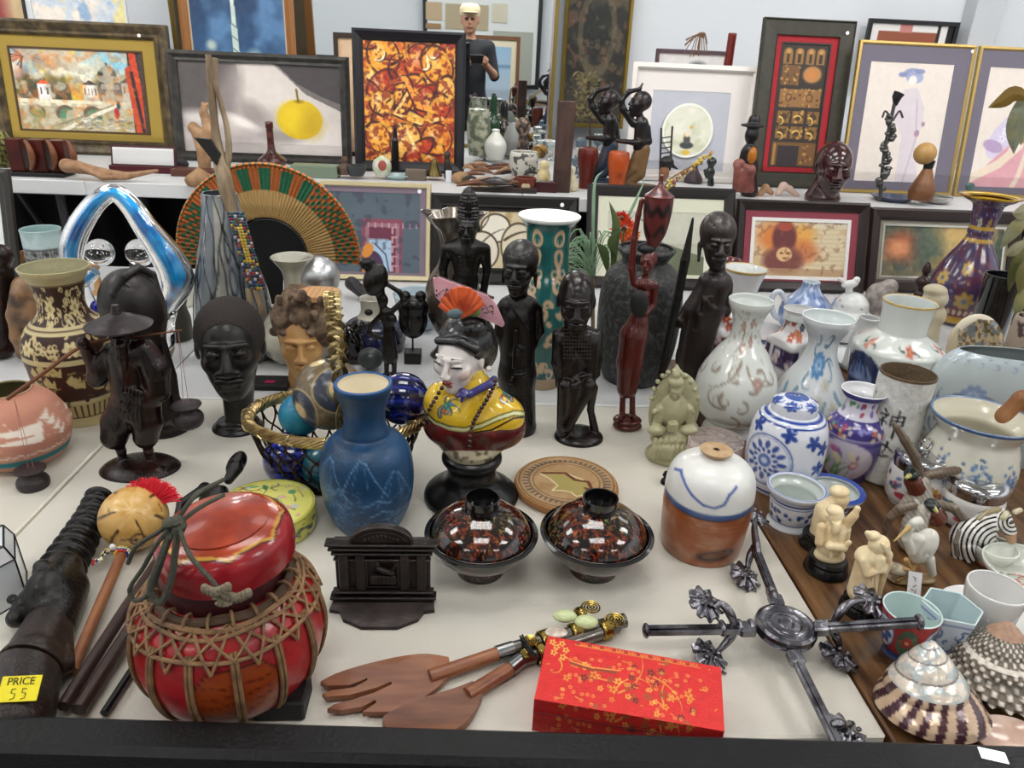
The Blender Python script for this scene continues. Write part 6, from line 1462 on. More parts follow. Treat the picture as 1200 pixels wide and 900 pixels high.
g=G();g.ell(F.q(533,366,-24),(.011,.008,.009),16).ell(F.q(526,362,-20),(.006,.006,.008),12);F.add('blue_pompom',g,mat('5a6e74',.4,mix=('3a4c50',60,.4,.6)))
g=G();g.ell(F.q(556,364,-20),(.008,.006,.009),12);F.add('green_leaf',g,mat('5a7a38',.4))
g=G();g.tube([F.q(523,366,-20),F.q(527,352,-20)],.003,6);F.add('coral_bud',g,mat('d87868',.4))
# necklace
g=G();bd=spl([F.q(581,446,-16),F.q(573,464,-30),F.q(562,482,-37),F.q(553,500,-41),F.q(550,523,-42)],17)
for q in bd: g.ell(q,.0034,10)
bd=spl([F.q(521,449,-20),F.q(511,466,-27),F.q(503,480,-26),F.q(497,496,-20)],10)
for q in bd: g.ell(q,.0032,10)
F.add('bead_necklace',g,mat('1e1210',.25,coat=.4,mix=('4a241c',60,.5,.6)))['kind']='stuff'

# coaster box
F=Fig(663,607,r0=60,name='round_box',label='round tan wooden box with a bird-like inlay behind the lacquer bowls',cat='box')
cb=Cv(120,120,'b09066',2).noise('a07c52',10,.45,.65,3,.6).noise('c0a078',16,.5,.7,5,.6);cb.ell(60,60,57,57,'6a4428',ring=1.6).ell(60,60,45,45,'3a2c2c',ring=1.2).ell(60,60,40,40,'5a3c2c',ring=1)
for i in range(46): a=i*2*math.pi/46;cb.poly([(60+46*math.cos(a-.03),60+46*math.sin(a-.03)),(60+54*math.cos(a),60+54*math.sin(a)),(60+46*math.cos(a+.05),60+46*math.sin(a+.05))],'262c48')
dg_=[(28,48),(46,44),(62,44),(76,52),(86,60),(90,74),(84,86),(72,92),(66,84),(56,82),(44,84),(50,72),(40,58)];cb.poly(dg_,'a89a5c');cb.line(dg_+[dg_[0]],1.8,'e6d8b8');cb.line([(30,46),(58,42),(70,56),(86,58),(90,72)],4.2,'6a3428');cb.poly([(80,70),(94,74),(88,84)],'6a3428')
zt=F.prof([(1,564)])[0,1];F.add('box_side',G().lathe([(1e-4,0),(F.k*58,0),(F.k*60,.004),(F.k*61,zt*.5),(F.k*60,zt-.002),(F.k*57,zt-.0005),(1e-4,zt-.0005)],90),mat('a8784a',.55,mix=('8a5a34',40,.4,.7),bump=(120,.5)))
disc('inlaid_lid',F.k*58,.0012,cb,mat(attr=True,rough=.45,bump=(160,.15)),F.root,(0,0,zt-.0006),(0,0,math.radians(-8)),n=70,seg=140,edge='b08458')

# lacquer bowls
cl=Cv(400,60,'120c0a')
for i in range(620):
    x,y=rnd.uniform(0,400),rnd.uniform(0,60);cl.curl(x,y,rnd.uniform(7,16),rnd.uniform(-3,3),rnd.uniform(-6,6),1.15,rnd.choice(['7a2416','8c3a18','5c1c14','6a6a2c','8a5a20','4a5a2c','9c4420']),.9)
clid=Cv(130,130,'160d0a',1.6)
for i in range(900):
    x,y=rnd.uniform(0,130),rnd.uniform(0,130);gq=math.sin(x*.07+2)+math.cos(y*.08)>.6;clid.curl(x,y,rnd.uniform(5,12),rnd.uniform(-3,3),rnd.uniform(-6,6),.9,rnd.choice(['8a3420','9c4422','6c2018','a8602c','7a2c1c']) if not gq else rnd.choice(['5c6a34','7a7a3c','6a4a24','8a3c20']),.9,7)
lab=('left of the two covered lacquer bowls, in front of the lady bust','right of the two covered lacquer bowls, in front of the tan round box')
for i,(x,yb,x2) in enumerate(((563,684,0),(695,683,0))):
    F=Fig(x,yb,r0=27,name='lacquer_bowl',label=lab[i],cat='bowl',group='covered lacquer bowls')
    F.pot('bowl_wall',[(62,622),(61,629),(55,639),(43,648),(30,652),(25,653),(26,658),(28,668)],mat(attr=True,rough=.13,coat=1),cv=cl,n=60,seg=200,cin='0c0a0a',rim='0c0a0a',deep=.75)
    pr=F.prof([(59,624),(57,619),(50,610),(38,602),(24,597)]);full=spl(pr,80);g=G();z0,z1=full[0,1],full[-1,1]
    full2=np.vstack([full[::-1]]);full2=np.vstack([[1e-4,z1],full2,[full[0,0],full[0,1]-.002],[1e-4,full[0,1]-.002]]);g.lathe(full2,260)
    V=g.v[0];R9=np.abs(V[:,0]).max();g.c=[clid.sample((V[:,0]/R9+1)/2,(1-V[:,1]/R9)/2)]
    F.add('lid',g,mat(attr=True,rough=.1,coat=1))
    F.add('lid_knob',G().lathe(np.vstack([[1e-4,z1+.003],[F.k*15.5,z1+.003],F.prof([(19,583),(21,583)]),[F.k*19.5,z1-.0005],[1e-4,z1-.0005]]),60),mat('0a0a0b',.1,coat=1))
    F.add('bowl_rim',G().lathe([(F.k*60,z0-.002),(F.k*64.5,z0-.001),(F.k*65,z0+.001),(F.k*61,z0+.002),(F.k*60,z0-.002)],100),mat('0b0a0a',.12,coat=1))

# cast iron bookend
F=Fig(450,706,name='bookend',label='dark cast iron bookend shaped like an arched monument',cat='bookend',z=Z0)
k=F.k;iron=mat('2a2423',.42,.35,bump=(110,.35),mix=('3a3230',40,.4,.7))
Z_=lambda y: F.q(450,y)[2];X_=lambda x: (x-450)*k
zt=Z_(634);F.add('back_plate',G().box((0,.006,zt*.5),(k*108,.007,zt),bev=.001),iron,False)
g=G()
for (y,w_,d_,hh) in ((636,126,15,3),(642,120,12,3),(648,114,9,3),(692,116,11,3),(698,122,14,4),(655,110,7,1.5)): g.box((0,.0,Z_(y)),(k*w_,k*d_,k*hh),bev=.001)
F.add('cornice',g,iron,False)['kind']='stuff'
g=G();ar=[(34*k*math.cos(a),20*k*math.sin(a)) for a in np.linspace(0,math.pi,24)];g.prism(ar,-.004,.006,c=(0,0,zt));F.add('arch',g,iron,False)
g=G();g.tube([(34*k*math.cos(a),-.004,zt+20*k*math.sin(a)) for a in np.linspace(0,math.pi,24)],.002,6);g.tube([(27*k*math.cos(a),-.004,zt+14*k*math.sin(a)) for a in np.linspace(0,math.pi,24)],.0009,6)
for i in range(9): g.ell(((i-4)*k*4.5,-.004,zt+k*(6+3*math.cos((i-4)*.6))),(.0022,.0014,.0022),8)
F.add('arch_moulding',g,iron)
for sx in (-44,-25,25,44): F.add('pilaster',G().box((sx*k,-.0,(Z_(650)+Z_(690))/2),(k*11,k*7,Z_(650)-Z_(690)),bev=.001),iron,False)
g=G();zc=(Z_(656)+Z_(686))/2;hh=Z_(656)-Z_(686)
for (cx,cz,sx,sz) in ((-18*k,zc,2*k,hh),(18*k,zc,2*k,hh),(0,zc+hh/2,38*k,2*k),(0,zc-hh/2,38*k,2*k)): g.box((cx,-.0,cz),(sx,.006,sz))
F.add('relief_frame',g,iron,False)
F.c((443,666,-2),3,(450,669,-3),3.5).c((450,669,-3),3.5,(460,672,-3),3).e((442,661,-3),(3,3,3)).c((458,670,-3),2,(464,662,-3),1.5).e((449,679,-2),(15,6,3),box=1)
for i in range(6): F.c((438+i*4.5,675,-5),.7,(438+i*4.5,683,-5),.7,op=-1,k=.3)
F.mesh('relief_scene',iron,.7,1)
F.add('foot_plate',G().prism([(-58*k,0),(-60*k,-14*k),(-48*k,-16*k),(-42*k,-26*k),(-20*k,-36*k),(20*k,-36*k),(42*k,-26*k),(48*k,-16*k),(60*k,-14*k),(58*k,0)],-.0,.005,M3=np.array([[1,0,0],[0,0,1.25],[0,1,0]])),iron,False)

# stoneware jar
F=Fig(820,664,r0=45,name='stoneware_jar',label='brown stoneware jar with a white and blue glazed top',cat='jar')
cj=Cv(310,135,'8c4c28').noise('a05e34',26,.45,.7,3,.7)
for i in range(30): y=62+i*2.5;cj.line([(x,y+1.2*math.sin(x*.04+i)) for x in range(0,311,10)],1.0,rnd.choice(['7a3e20','a86a40','6a3418']),.35)
cj.ell(175,115,22,9,'3a2620',.9,soft=.4,rot=-.2).ell(178,113,19,5,'6a4630',.9,rot=-.2).ell(176,114,20,6,'20140f',rot=-.2,ring=1.2)
cj.rect(0,0,310,58,'dcdcd8').noise('c4c8c8',20,.5,.7,9,.25);cj.line([(x,56+1.5*math.sin(x*.05)) for x in range(0,311,10)],7,'3c5484').line([(x,60+1.5*math.sin(x*.05)) for x in range(0,311,10)],1.5,'2a2c40')
cj.rect(0,62,310,63,'5a3018');cj.line([(98,20),(110,16),(122,22),(138,34),(152,42),(164,43),(173,38),(178,26),(188,18)],3,'46609c')
F.pot('jar_wall',[(14,533),(20,535),(37,541),(47,550),(51,564),(51,582),(51,590),(50,600),(48,620),(45,637)],mat(attr=True,rough=.3,coat=.35),cv=cj,n=100,seg=180,open_=False)
z0=F.prof([(1,529)])[0,1];F.add('knob',G().lathe([(.004,z0+.003),(.007,z0+.005),(F.k*13,z0+.006),(F.k*18,z0+.003),(F.k*17,z0),(F.k*12,z0-.004),(F.k*12,z0-.01),(1e-4,z0-.01)],50),mat('b89c7a',.5,mix=('a88a64',60,.4,.6)))
F=Fig(833,568,r0=34,name='stone_canister',label='pinkish speckled stone canister behind the stoneware jar',cat='canister')
F.pot('canister_wall',[(31,514),(32,518),(32,556)],mat('b4a29c',.6,mix=('d8cac2',120,.4,.6),bump=(200,.3)),n=16,seg=60,open_=False,)
F=Fig(781,570,r0=8,name='stopper',label='small dark turned knob left of the stoneware jar',cat='knob');F.add('knob',G().lathe([(1e-4,.02),(.006,.019),(.008,.014),(.005,.009),(.009,.005),(.01,0),(1e-4,0)],24),BLK)

# salad servers
wood=mat('6a3822',.42,mix=('96603f',16,.3,.7,(.8,4,4)),bump=(60,.2),coat=.25);steel=mat('8f9090',.25,1.0)
def flat_obj(F,name,pts,h0,th,m_,dish=0):
    B=[P(x,y,Z0)-F.loc for x,y in pts];n=len(B);g=G();cx=np.mean(B,0)
    V=[];inset=.0012
    for (z,s_) in ((h0,.0),(h0+th*.4,-1),(h0+th,.3)):
        for b in B: d=cx-b;d[2]=0;d=d/(np.linalg.norm(d)+1e-9);V.append([b[0]+d[0]*inset*max(s_,0),b[1]+d[1]*inset*max(s_,0),z])
    F_=[tuple(range(n))[::-1],tuple(range(2*n,3*n))]+[(l*n+i,l*n+(i+1) % n,(l+1)*n+(i+1) % n,(l+1)*n+i) for l in range(2) for i in range(n)]
    area=sum(B[i][0]*B[(i+1) % n][1]-B[(i+1) % n][0]*B[i][1] for i in range(n))
    if area<0: F_=[f[::-1] for f in F_]
    g.add(V,F_);return g.obj(name,m_,F.root,False)
F=Fig(520,800,name='serving_fork',label='wooden salad fork with steel and wire-wrapped handle',cat='utensil',z=Z0)
fk=list(map(tuple,spl([(526,778),(500,774),(470,777),(430,786),(395,797),(376,807)],12)))+[(384,812),(410,811),(428,804),(430,802),(431,805),(415,814),(392,817),(378,821),(384,825),(410,823),(440,815),(459,807),(460,810),(440,820),(415,828),(392,834),(384,839),(400,841),(425,837),(440,829),(442,832),(425,843),(470,843),(495,828),(515,812),(530,796)]
flat_obj(F,'fork_blade',fk,.004,.006,wood)
def seg(F,name,a,b,r0,r1,m_,sg=14): A,B=wpt(F,*a),wpt(F,*b);return F.add(name,G().tube([A,(A+B)/2,B],[r0,(r0+r1)/2,r1],sg),m_)
seg(F,'wooden_neck',(504,794,.008),(586,765,.012),.0085,.0075,wood);seg(F,'ferrule',(582,766,.012),(601,760,.012),.0085,.0085,steel)
seg(F,'steel_shaft',(600,760,.012),(732,727,.012),.0075,.0085,mat('77726c',.25,.9))
F2=Fig(600,800,name='serving_spoon',label='wooden salad spoon lying below the fork, steel handle with brass coils',cat='utensil',z=Z0)
sn=list(map(tuple,spl([(554,807),(530,816),(500,825),(468,838),(448,852),(465,872),(510,874),(546,856),(563,828),(565,816)],30)))
flat_obj(F2,'spoon_blade',sn,.003,.008,wood);seg(F2,'wooden_neck',(548,815,.008),(602,781,.010),.0085,.0075,wood);seg(F2,'ferrule',(597,784,.010),(611,773,.010),.0085,.008,steel);seg(F2,'steel_shaft',(610,774,.010),(722,735,.011),.0075,.008,mat('77726c',.25,.9))
brs2=mat('a8904c',.25,1.0)
def coil(F,x,y,h,R_,lab=None):
    g=G();c_=wpt(F,x,y,h);g.tube([c_+np.array([R_*t*math.cos(t*22),R_*t*math.sin(t*22),.0008*(1-t)]) for t in np.linspace(.05,1,70)],.0011,5);return F.add('wire_coil',g,brs2)
def wrap(F,a,b,r_,n):
    g=G();A,B=wpt(F,*a),wpt(F,*b);ax_=(B-A)/np.linalg.norm(B-A);u1=np.cross(ax_,[0,0,1]);u1 /= np.linalg.norm(u1);u2=np.cross(ax_,u1)
    g.tube([A+(B-A)*t+(u1*math.cos(t*n*2*math.pi)+u2*math.sin(t*n*2*math.pi))*r_ for t in np.linspace(0,1,n*12)],.0011,5);return F.add('wire_wrap',g,brs2)
coil(F,693,712,.022,.0115);coil(F2,721,727,.021,.012);coil(F,622,751,.021,.0085);coil(F2,618,766,.018,.007)
wrap(F,(668,743,.012),(680,740,.012),.0105,6);wrap(F2,(703,740,.011),(714,737,.011),.0105,6);wrap(F,(632,752,.012),(644,748,.012),.0105,6);wrap(F,(676,722,.014),(684,720,.014),.009,4);wrap(F2,(628,768,.011),(636,765,.011),.0105,4)
jade=mat('c2cc9c',.35,sss=.3,bump=(120,.6))
F.add('carved_jade',G().ell(wpt(F,662,722,.024),(.014,.009,.006),14),jade);F2.add('carved_jade',G().ell(wpt(F2,687,729,.022),(.014,.010,.0065),14),jade);F.add('shell_inlay',G().ell(wpt(F,652,741,.023),(.013,.008,.003),14),mat('d8cfc0',.3,mix=('a08a7c',60,.4,.6)))
g=G()
for i in range(5): a,b=wpt(F,610+i*2,748+i*3,.021),wpt(F,616+i*2+(i % 2)*6,758+i*3,.021);g.tube([a,b],.001,5)
g.tube([wpt(F,612,744,.024),wpt(F,618,756,.022),wpt(F,628,768,.02)],.0012,5);g.tube([wpt(F,615,752,.024),wpt(F,609,745,.028)],.0012,5)
F.add('black_tie',g,BLKM)

# red brocade box
F=Fig(735,820,name='brocade_box',label='red brocade covered rectangular box with gold blossoms',cat='box',z=Z0);hB=.042
TL,TR,BR,BL=[P(x,y,Z0+hB)-F.loc for x,y in ((642,745),(845,782),(849,857),(626,819))]
cb=Cv(215,85,'c01f1c',1.6).noise('b01a1a',8,.5,.7,3,.5);r9=random.Random(8)
for (x,y,a,L,t) in ((90,60,-1.2,60,1.5),(95,60,-.6,70,-1),(150,70,-2,50,1),(60,45,.1,60,-.2),(130,30,.3,60,.8),(20,30,.8,30,2)): cb.curl(x,y,L,a,t,2,'c89038')
for i in range(46): x,y=r9.gauss(120,40),r9.gauss(45,20);cb.flower(x,y,r9.uniform(3,5.5),r9.choice(['d89a40','8a4a20','c8802c','5a2418']),'c01f1c',5)
for i in range(70): cb.ell(r9.uniform(20,190),r9.uniform(20,80),1.6,1.6,'d8a048',ring=.9)
for i in range(26): x,y=r9.uniform(5,210),r9.uniform(5,80);cb.line([(x,y),(x+r9.uniform(-9,9),y+r9.uniform(-3,3))],1.2,'c88a34')
for (x,y) in ((8,8),(14,14),(20,8),(26,16),(12,22),(24,26)): cb.flower(x,y,4.5,'d8a048','8a2018',5)
cb.line([(35,32),(60,36),(90,34)],3,'7a3a1c').line([(35,30),(60,33),(92,31)],1.2,'d8a048')
for i in range(30): cb.line([(38+i*5,2),(38+i*5,5),(41+i*5,5),(41+i*5,2)],1,'c88a34' if i % 3 else '6a2418')
cb.line([(36,6),(190,7)],1,'c88a34')
uu,vv=np.meshgrid(np.linspace(0,1,300),np.linspace(0,1,120));bil=lambda u,v: (TL*(1-u)+TR*u)*(1-v)+(BL*(1-u)+BR*u)*v
Pn=bil(uu[...,None],vv[...,None]);
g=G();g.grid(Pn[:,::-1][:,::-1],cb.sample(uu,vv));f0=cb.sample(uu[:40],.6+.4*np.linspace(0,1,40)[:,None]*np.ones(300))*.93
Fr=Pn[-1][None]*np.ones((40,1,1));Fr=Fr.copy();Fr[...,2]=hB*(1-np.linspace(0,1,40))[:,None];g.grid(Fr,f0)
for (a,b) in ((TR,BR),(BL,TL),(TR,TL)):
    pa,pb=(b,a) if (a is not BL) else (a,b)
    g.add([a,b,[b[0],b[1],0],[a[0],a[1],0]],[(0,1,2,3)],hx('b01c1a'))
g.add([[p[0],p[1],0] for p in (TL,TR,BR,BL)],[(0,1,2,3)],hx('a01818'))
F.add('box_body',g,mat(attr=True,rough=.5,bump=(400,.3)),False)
g=G();dn=np.array([0,0,-.016]);g.tube([BL+dn+[-.0002,-.0004,0],BR+dn+[0,-.0004,0]],.0005,4);g.tube([BR+dn+[.0004,0,0],TR+dn+[.0004,0,0]],.0005,4);F.add('lid_seam',g,mat('5a0c0c',.7))

# metal cross shaped stand
F=Fig(921,740,name='candle_stand',label='tarnished silver cross-shaped stand with leaf feet around a round medallion',cat='stand',z=Z0)
sil=mat('85848a',.22,.95,mix=('4c4a50',40,.4,.65),bump=(90,.3));hh=.035;C0=wpt(F,921,733,hh)
g=G();kk=F.k;g.lathe([(1e-4,.004),(.006,.0035),(.0075,.005),(.009,.003),(.015,.0025),(.017,.0045),(.019,.003),(.026,.002),(.029,.004),(.033,.002),(.034,-.002),(.031,-.005),(.033,-.008),(.029,-.011),(1e-4,-.011)],60);g.xf(t=C0);F.add('medallion',g,sil)
def arm(p0,p1,r0,r1,hA,hB_):
    A,B=wpt(F,p0[0],p0[1],hA),wpt(F,p1[0],p1[1],hB_);d=B-A;L=np.linalg.norm(d);an=math.atan2(d[1],d[0]);g=G()
    g.box((L/2,0,0),(L,r0*2,r0*1.3),bev=.0015);g.box((L/2,0,r0*.75),(L*.96,r0*.9,.0015));g.box((.01,0,0),(.018,r0*2.9,r0*1.9),bev=.002)
    M3=np.array(Euler((0,-math.asin(np.clip(d[2]/L,-1,1)),an)).to_matrix());g.xf(M3,A);return F.add('arm',g,sil,False)
arm((885,737),(755,739),.006,.006,hh,hh);arm((953,737),(1079,729),.006,.006,hh,.082);arm((912,711),(884,640),.0055,.005,hh,hh-.002);arm((928,763),(985,878),.0055,.005,hh-.004,hh-.012)
g=G()
for (x,y) in ((757,739),(1077,729)): g.ell(wpt(F,x,y,hh if x<900 else .082),(.004,.0085,.0085),14)
for (x,y) in ((880,735),(866,735),(962,735),(846,736),(978,735),(906,700),(903,694)): g.ell(wpt(F,x,y,hh),(.005,.010,.009),12)
F.add('collar',g,sil)['kind']='stuff'
def leafy(x,y,h,an,s_=1.0,tilt=.3):
    g=G();n=56;c_=wpt(F,x,y,h);V=[c_+[0,0,.004*s_]];W2=[c_-[0,0,.002]]
    for i in range(n):
        a=2*math.pi*i/n;r_=(.021+.0024*math.sin(a*9)+.0012*math.sin(a*18))*s_;p=np.array([r_*math.cos(a)*.85,r_*math.sin(a),.0022*math.cos(a*9)-.10*r_*1.0]);p=np.array(Euler((tilt,tilt*.5,an)).to_matrix())@p;V.append(c_+p);W2.append(c_+p-[0,0,.003])
    g.add(V+W2,[(0,1+i,1+(i+1) % n) for i in range(n)]+[(n+1,n+2+(i+1) % n,n+2+i) for i in range(n)]+[(1+i,n+2+i,n+2+(i+1) % n,1+(i+1) % n) for i in range(n)]);
    for j in range(5): a=2*math.pi*j/5;g.ell(c_+np.array([.008*math.cos(a),.008*math.sin(a),.004])*s_,(.003,.003,.002),8)
    return F.add('leaf_foot',g,sil)
sc=[]
def scroll(pts,r_): F.add('scroll',G().tube(spl([wpt(F,*p) for p in pts],22),np.interp(np.linspace(0,1,22),[0,.3,1],[r_,r_*1.3,r_*.7]),9),sil)
for (pts,lx) in (([(862,735,.035),(855,718,.055),(845,708,.06),(836,712,.058)],(828,706,.06,.3)),([(862,738,.033),(852,752,.02),(840,765,.01)],(833,768,.012,.5)),([(975,733,.040),(985,716,.058),(998,706,.064),(1012,704,.06)],(1022,703,.058,.2)),([(975,738,.033),(982,752,.02),(984,760,.01)],(984,768,.012,1.0)),
                  ([(889,652,.033),(886,635,.04),(884,618,.045),(886,608,.046)],(884,603,.046,1.2)),([(884,640,.033),(878,655,.02),(876,668,.01)],(874,674,.012,.2)),([(975,850,.028),(985,848,.03),(992,848,.02)],(996,858,.014,.8))):
    scroll(pts,.0042);leafy(*lx)
# ======================= right hand porcelain =======================
def floral(c,n,cols,x0,x1,y0,y1,L=16,wd=1.3,fr=(3,6),seed=1,petals=5):
    q=random.Random(seed)
    for i in range(n): x,y=q.uniform(x0,x1),q.uniform(y0,y1);c.curl(x,y,q.uniform(L*.6,L*1.3),q.uniform(-3,3),q.choice([-3,3,1.5]),wd,q.choice(cols))
    for i in range(n//2): c.flower(q.uniform(x0,x1),q.uniform(y0,y1),q.uniform(*fr),q.choice(cols),'c8a860',petals)
    return c
# white vase with tan scroll flowers
F=Fig(853,516,r0=30,name='vase',label='large white vase with faint brown scrolls and pink blossoms, right of the soapstone carving',cat='vase')
c=Cv(296,155,'d6dad4');
for (x,y,L,a,t) in ((150,60,50,1.9,.8),(160,65,45,1.2,-1.2),(140,110,40,2.8,2),(165,90,35,.2,-3),(150,80,35,2.9,3),(175,70,30,-.5,3),(160,100,30,.6,3),(145,30,30,1.6,.8),(135,95,30,2.2,-3),(150,120,34,.3,2),(190,80,30,0.9,-3),(120,70,28,2,3)): 
    for dx in (0,110,-110): c.curl(x+dx,y,L,a,t,3,'948678').curl(x+dx+2,y+2,L*.8,a,t*1.1,1.6,'a89c92')
for (x,y) in ((168,42),(165,22),(140,26),(148,50),(60,60),(240,60),(175,82)): c.flower(x,y,7,'ac8c84','c8b490',6)
floral(c,26,['9a8c7c','a89888'],100,200,10,60,10,1,(2,3),4)
F.pot('vase_wall',[(26,351),(25,357),(20,367),(16.5,380),(18,396),(30,412),(43,435),(47,456),(44,474),(33,487),(26,493),(29,500),(30,505)],GLAZE,cv=c,n=110,seg=150,cin='d4dad6')
# blue flowered bottle vase
F=Fig(942,512,r0=28,name='vase',label='white bottle vase with blue flowers and a flared white mouth',cat='vase')
c=Cv(284,140,'d3d8da')
for (x,y,L,a,t) in ((150,30,34,.2,-2.5),(140,40,30,2.6,2),(120,80,50,1.9,1.5),(175,80,50,1.2,-1.5),(150,60,40,-1.2,1.5),(110,100,40,3,-3),(185,100,40,.2,3),(130,110,36,.5,3),(60,90,50,2,2),(230,90,50,1,2)): c.curl(x,y,L,a,t,5,'557a90').curl(x,y,L*.9,a,t*1.1,2.2,'7fa0b4')
for (x,y,L,a,t) in ((160,90,40,2,-2),(100,80,36,1,3),(200,84,36,2,-3),(150,110,40,.2,2),(130,60,30,2.4,-2),(168,50,30,.8,2),(135,18,26,1.2,2.5)): c.curl(x,y,L,a,t,4.5,'5b8094').curl(x,y,L,a,t,1.8,'9ab4c4')
for (x,y,r_) in ((143,52,15),(100,112,14),(190,116,14),(60,60,13),(230,60,13)): c.flower(x,y,r_,'5a88b8','3c6698',9).flower(x,y,r_*.55,'8ab0d4','4a70a0',8)
for (x,y) in ((160,72),(152,90),(172,96),(128,90),(206,90),(84,84)): c.flower(x,y,7,'c4c4b8','b8b09a',6)
F.pot('vase_wall',[(30,371),(29,377),(24,386),(18,396),(17,408),(22,424),(34,444),(43,466),(40,484),(30,496),(28,502)],GLAZE,cv=c,n=110,seg=150,cin='d0d8d8',rim='e6eae8')
# ginger jar
F=Fig(911,584,r0=32,name='ginger_jar',label='blue and white lidded ginger jar with round floral medallion',cat='jar')
BLU='26408c';c=Cv(276,110,'d9dce4');c.rect(0,2,276,4,BLU).rect(0,7,276,8.5,BLU).rect(0,100,276,103,BLU)
for x in (138-20,138+118,138-158):
    c.ell(x,56,31,34,BLU,ring=1.5);c.ell(x,56,28,31,'8a98c0',ring=1)
    for i in range(12): a=i*math.pi/6;c.ell(x+20*math.cos(a),56+22*math.sin(a),5.5,3,'3a5298',rot=a);c.ell(x+13*math.cos(a+.26),56+14*math.sin(a+.26),3,2,BLU,rot=a)
    c.ell(x,56,8,9,'4a68a8').ell(x,56,4,4,'b8c4dc')
for (x,y) in ((170,24),(182,60),(172,88),(60,24),(70,60),(62,88),(186,34),(140,16),(96,16),(222,20),(206,60)): c.flower(x,y,10,BLU,BLU,5,rot=x).curl(x,y,14,x,3,1.6,BLU)
F.pot('jar_wall',[(26,481),(36,486),(42,497),(44,514),(44,532),(41,550),(36,564),(33,572)],GLAZE,cv=c,n=90,seg=170,open_=False)
pr=F.prof([(26,486),(26,474),(24,469),(14,465),(2,463)],40);g=G();cl=Cv(163,40,'d9dce4')
for i in range(6): cl.flower(12+i*27,20,9,'33509c',BLU,7).curl(24+i*27,14,10,1,3,1.5,BLU)
cl.rect(0,36,163,38,BLU);g.lathe(pr,90,cv=None);n_=len(pr);ph=np.linspace(0,2*math.pi,90,endpoint=False);u=(((ph+math.pi/2) % (2*math.pi))/(2*math.pi)+.5) % 1;vv=np.clip(np.arange(n_)[::-1]/n_,0,1)
C=cl.sample(np.ones((n_,1))*u[None],vv[:,None]*np.ones(90));C[pr[:,0]<F.k*13]=hx('3a569c');C[pr[:,0]<F.k*3]=hx('c8d0e0');g.c=[C.reshape(-1,3)];F.add('lid',g,GLAZE)
# multicoloured vase
F=Fig(988,566,r0=24,name='vase',label='purple and white vase with iris flowers in a medallion',cat='vase')
c=Cv(212,108,'4a3f86');c.rect(0,4,212,30,'d8d4e0').rect(0,0,212,7,'3c3a78')
q=random.Random(5)
for i in range(26): c.ell(q.uniform(0,212),q.uniform(10,26),q.uniform(2,5),q.uniform(2,4),q.choice(['a04868','5c8a54','7a6ab0']),rot=q.uniform(0,3))
for i in range(60): c.ell(q.uniform(0,212),q.uniform(34,50),q.uniform(2,5),q.uniform(1.5,3),q.choice(['b0506c','6a9c84','d8c8a0','8a8ac8','c87858','e0dce8']),rot=q.uniform(0,3))
c.rect(0,50,212,52,'c8c4d8')
for x in (100,206,-6): 
    c.ell(x,78,38,26,'c8c0cc').ell(x,78,38,26,'6a5c8a',ring=1.2)
    for i in range(16): c.curl(x+q.uniform(-30,10),98,q.uniform(15,35),-1.2,q.uniform(-.6,.8),2,q.choice(['5a8a50','7aa070']))
    for i in range(12): c.ell(x+q.uniform(-28,28),78+q.uniform(-18,18),q.uniform(4,8),q.uniform(2.5,5),q.choice(['b05c88','d8cfa8','6a4c98','c8a8c4','8a5ca0']),.9,rot=q.uniform(0,3))
F.pot('vase_wall',[(26,457),(24,462),(19,468),(19,478),(24,486),(31,494),(32,501),(33,520),(30,538),(25,551),(24,556)],GLAZE,cv=c,n=90,seg=130,cin='e0e0e4',rim='e8e8ee')
# calligraphy cylinder
F=Fig(1030,570,r0=27,name='brush_pot',label='tall white crackled cylinder vase with black brush calligraphy',cat='vase')
c=Cv(186,125,'c9c8c2',1.4).noise('dedddA'[:6].lower(),8,.45,.65,3,.6).noise('a8a6a0',5,.62,.7,6,.4)
K_='15151a'
def shen(c,x,y,s_):
    for (p,w_) in (([(0,2),(2,4)],1.6),([(-3,7),(4,5.5),(-3,14)],1.5),([(.5,9),(.5,20)],1.6),([(1,11),(4,13)],1.2),([(7,6),(7,14),(16,12.5),(16,5),(7,6.5)],1.5),([(7,10),(16,9)],1.3),([(11.5,1),(11,24)],1.7)): c.line([(x+a*s_,y+b*s_) for a,b in p],w_*s_,K_)
shen(c,80,34,1.35)
for (x,y,a,L) in ((86,76,.2,16),(92,72,1.6,18),(88,90,-.3,12),(60,24,1.5,6),(58,34,.5,6),(62,46,1.5,7),(60,56,.2,6)): c.curl(x,y,L,a,.4,2.2,K_)
c.noise('c8a0a8',14,.6,.7,9,.0);c.curl(84,100,14,1.5,3,2,'c8a0b0').rect(0,0,186,3,'5c4634')
F.pot('vase_wall',[(31,436),(31,440),(30,470),(29.5,500),(28.5,530),(27,556)],mat(attr=True,rough=.45,bump=(140,.5)),cv=c,n=80,seg=130,cin='6a5a46',rim='5a4632')
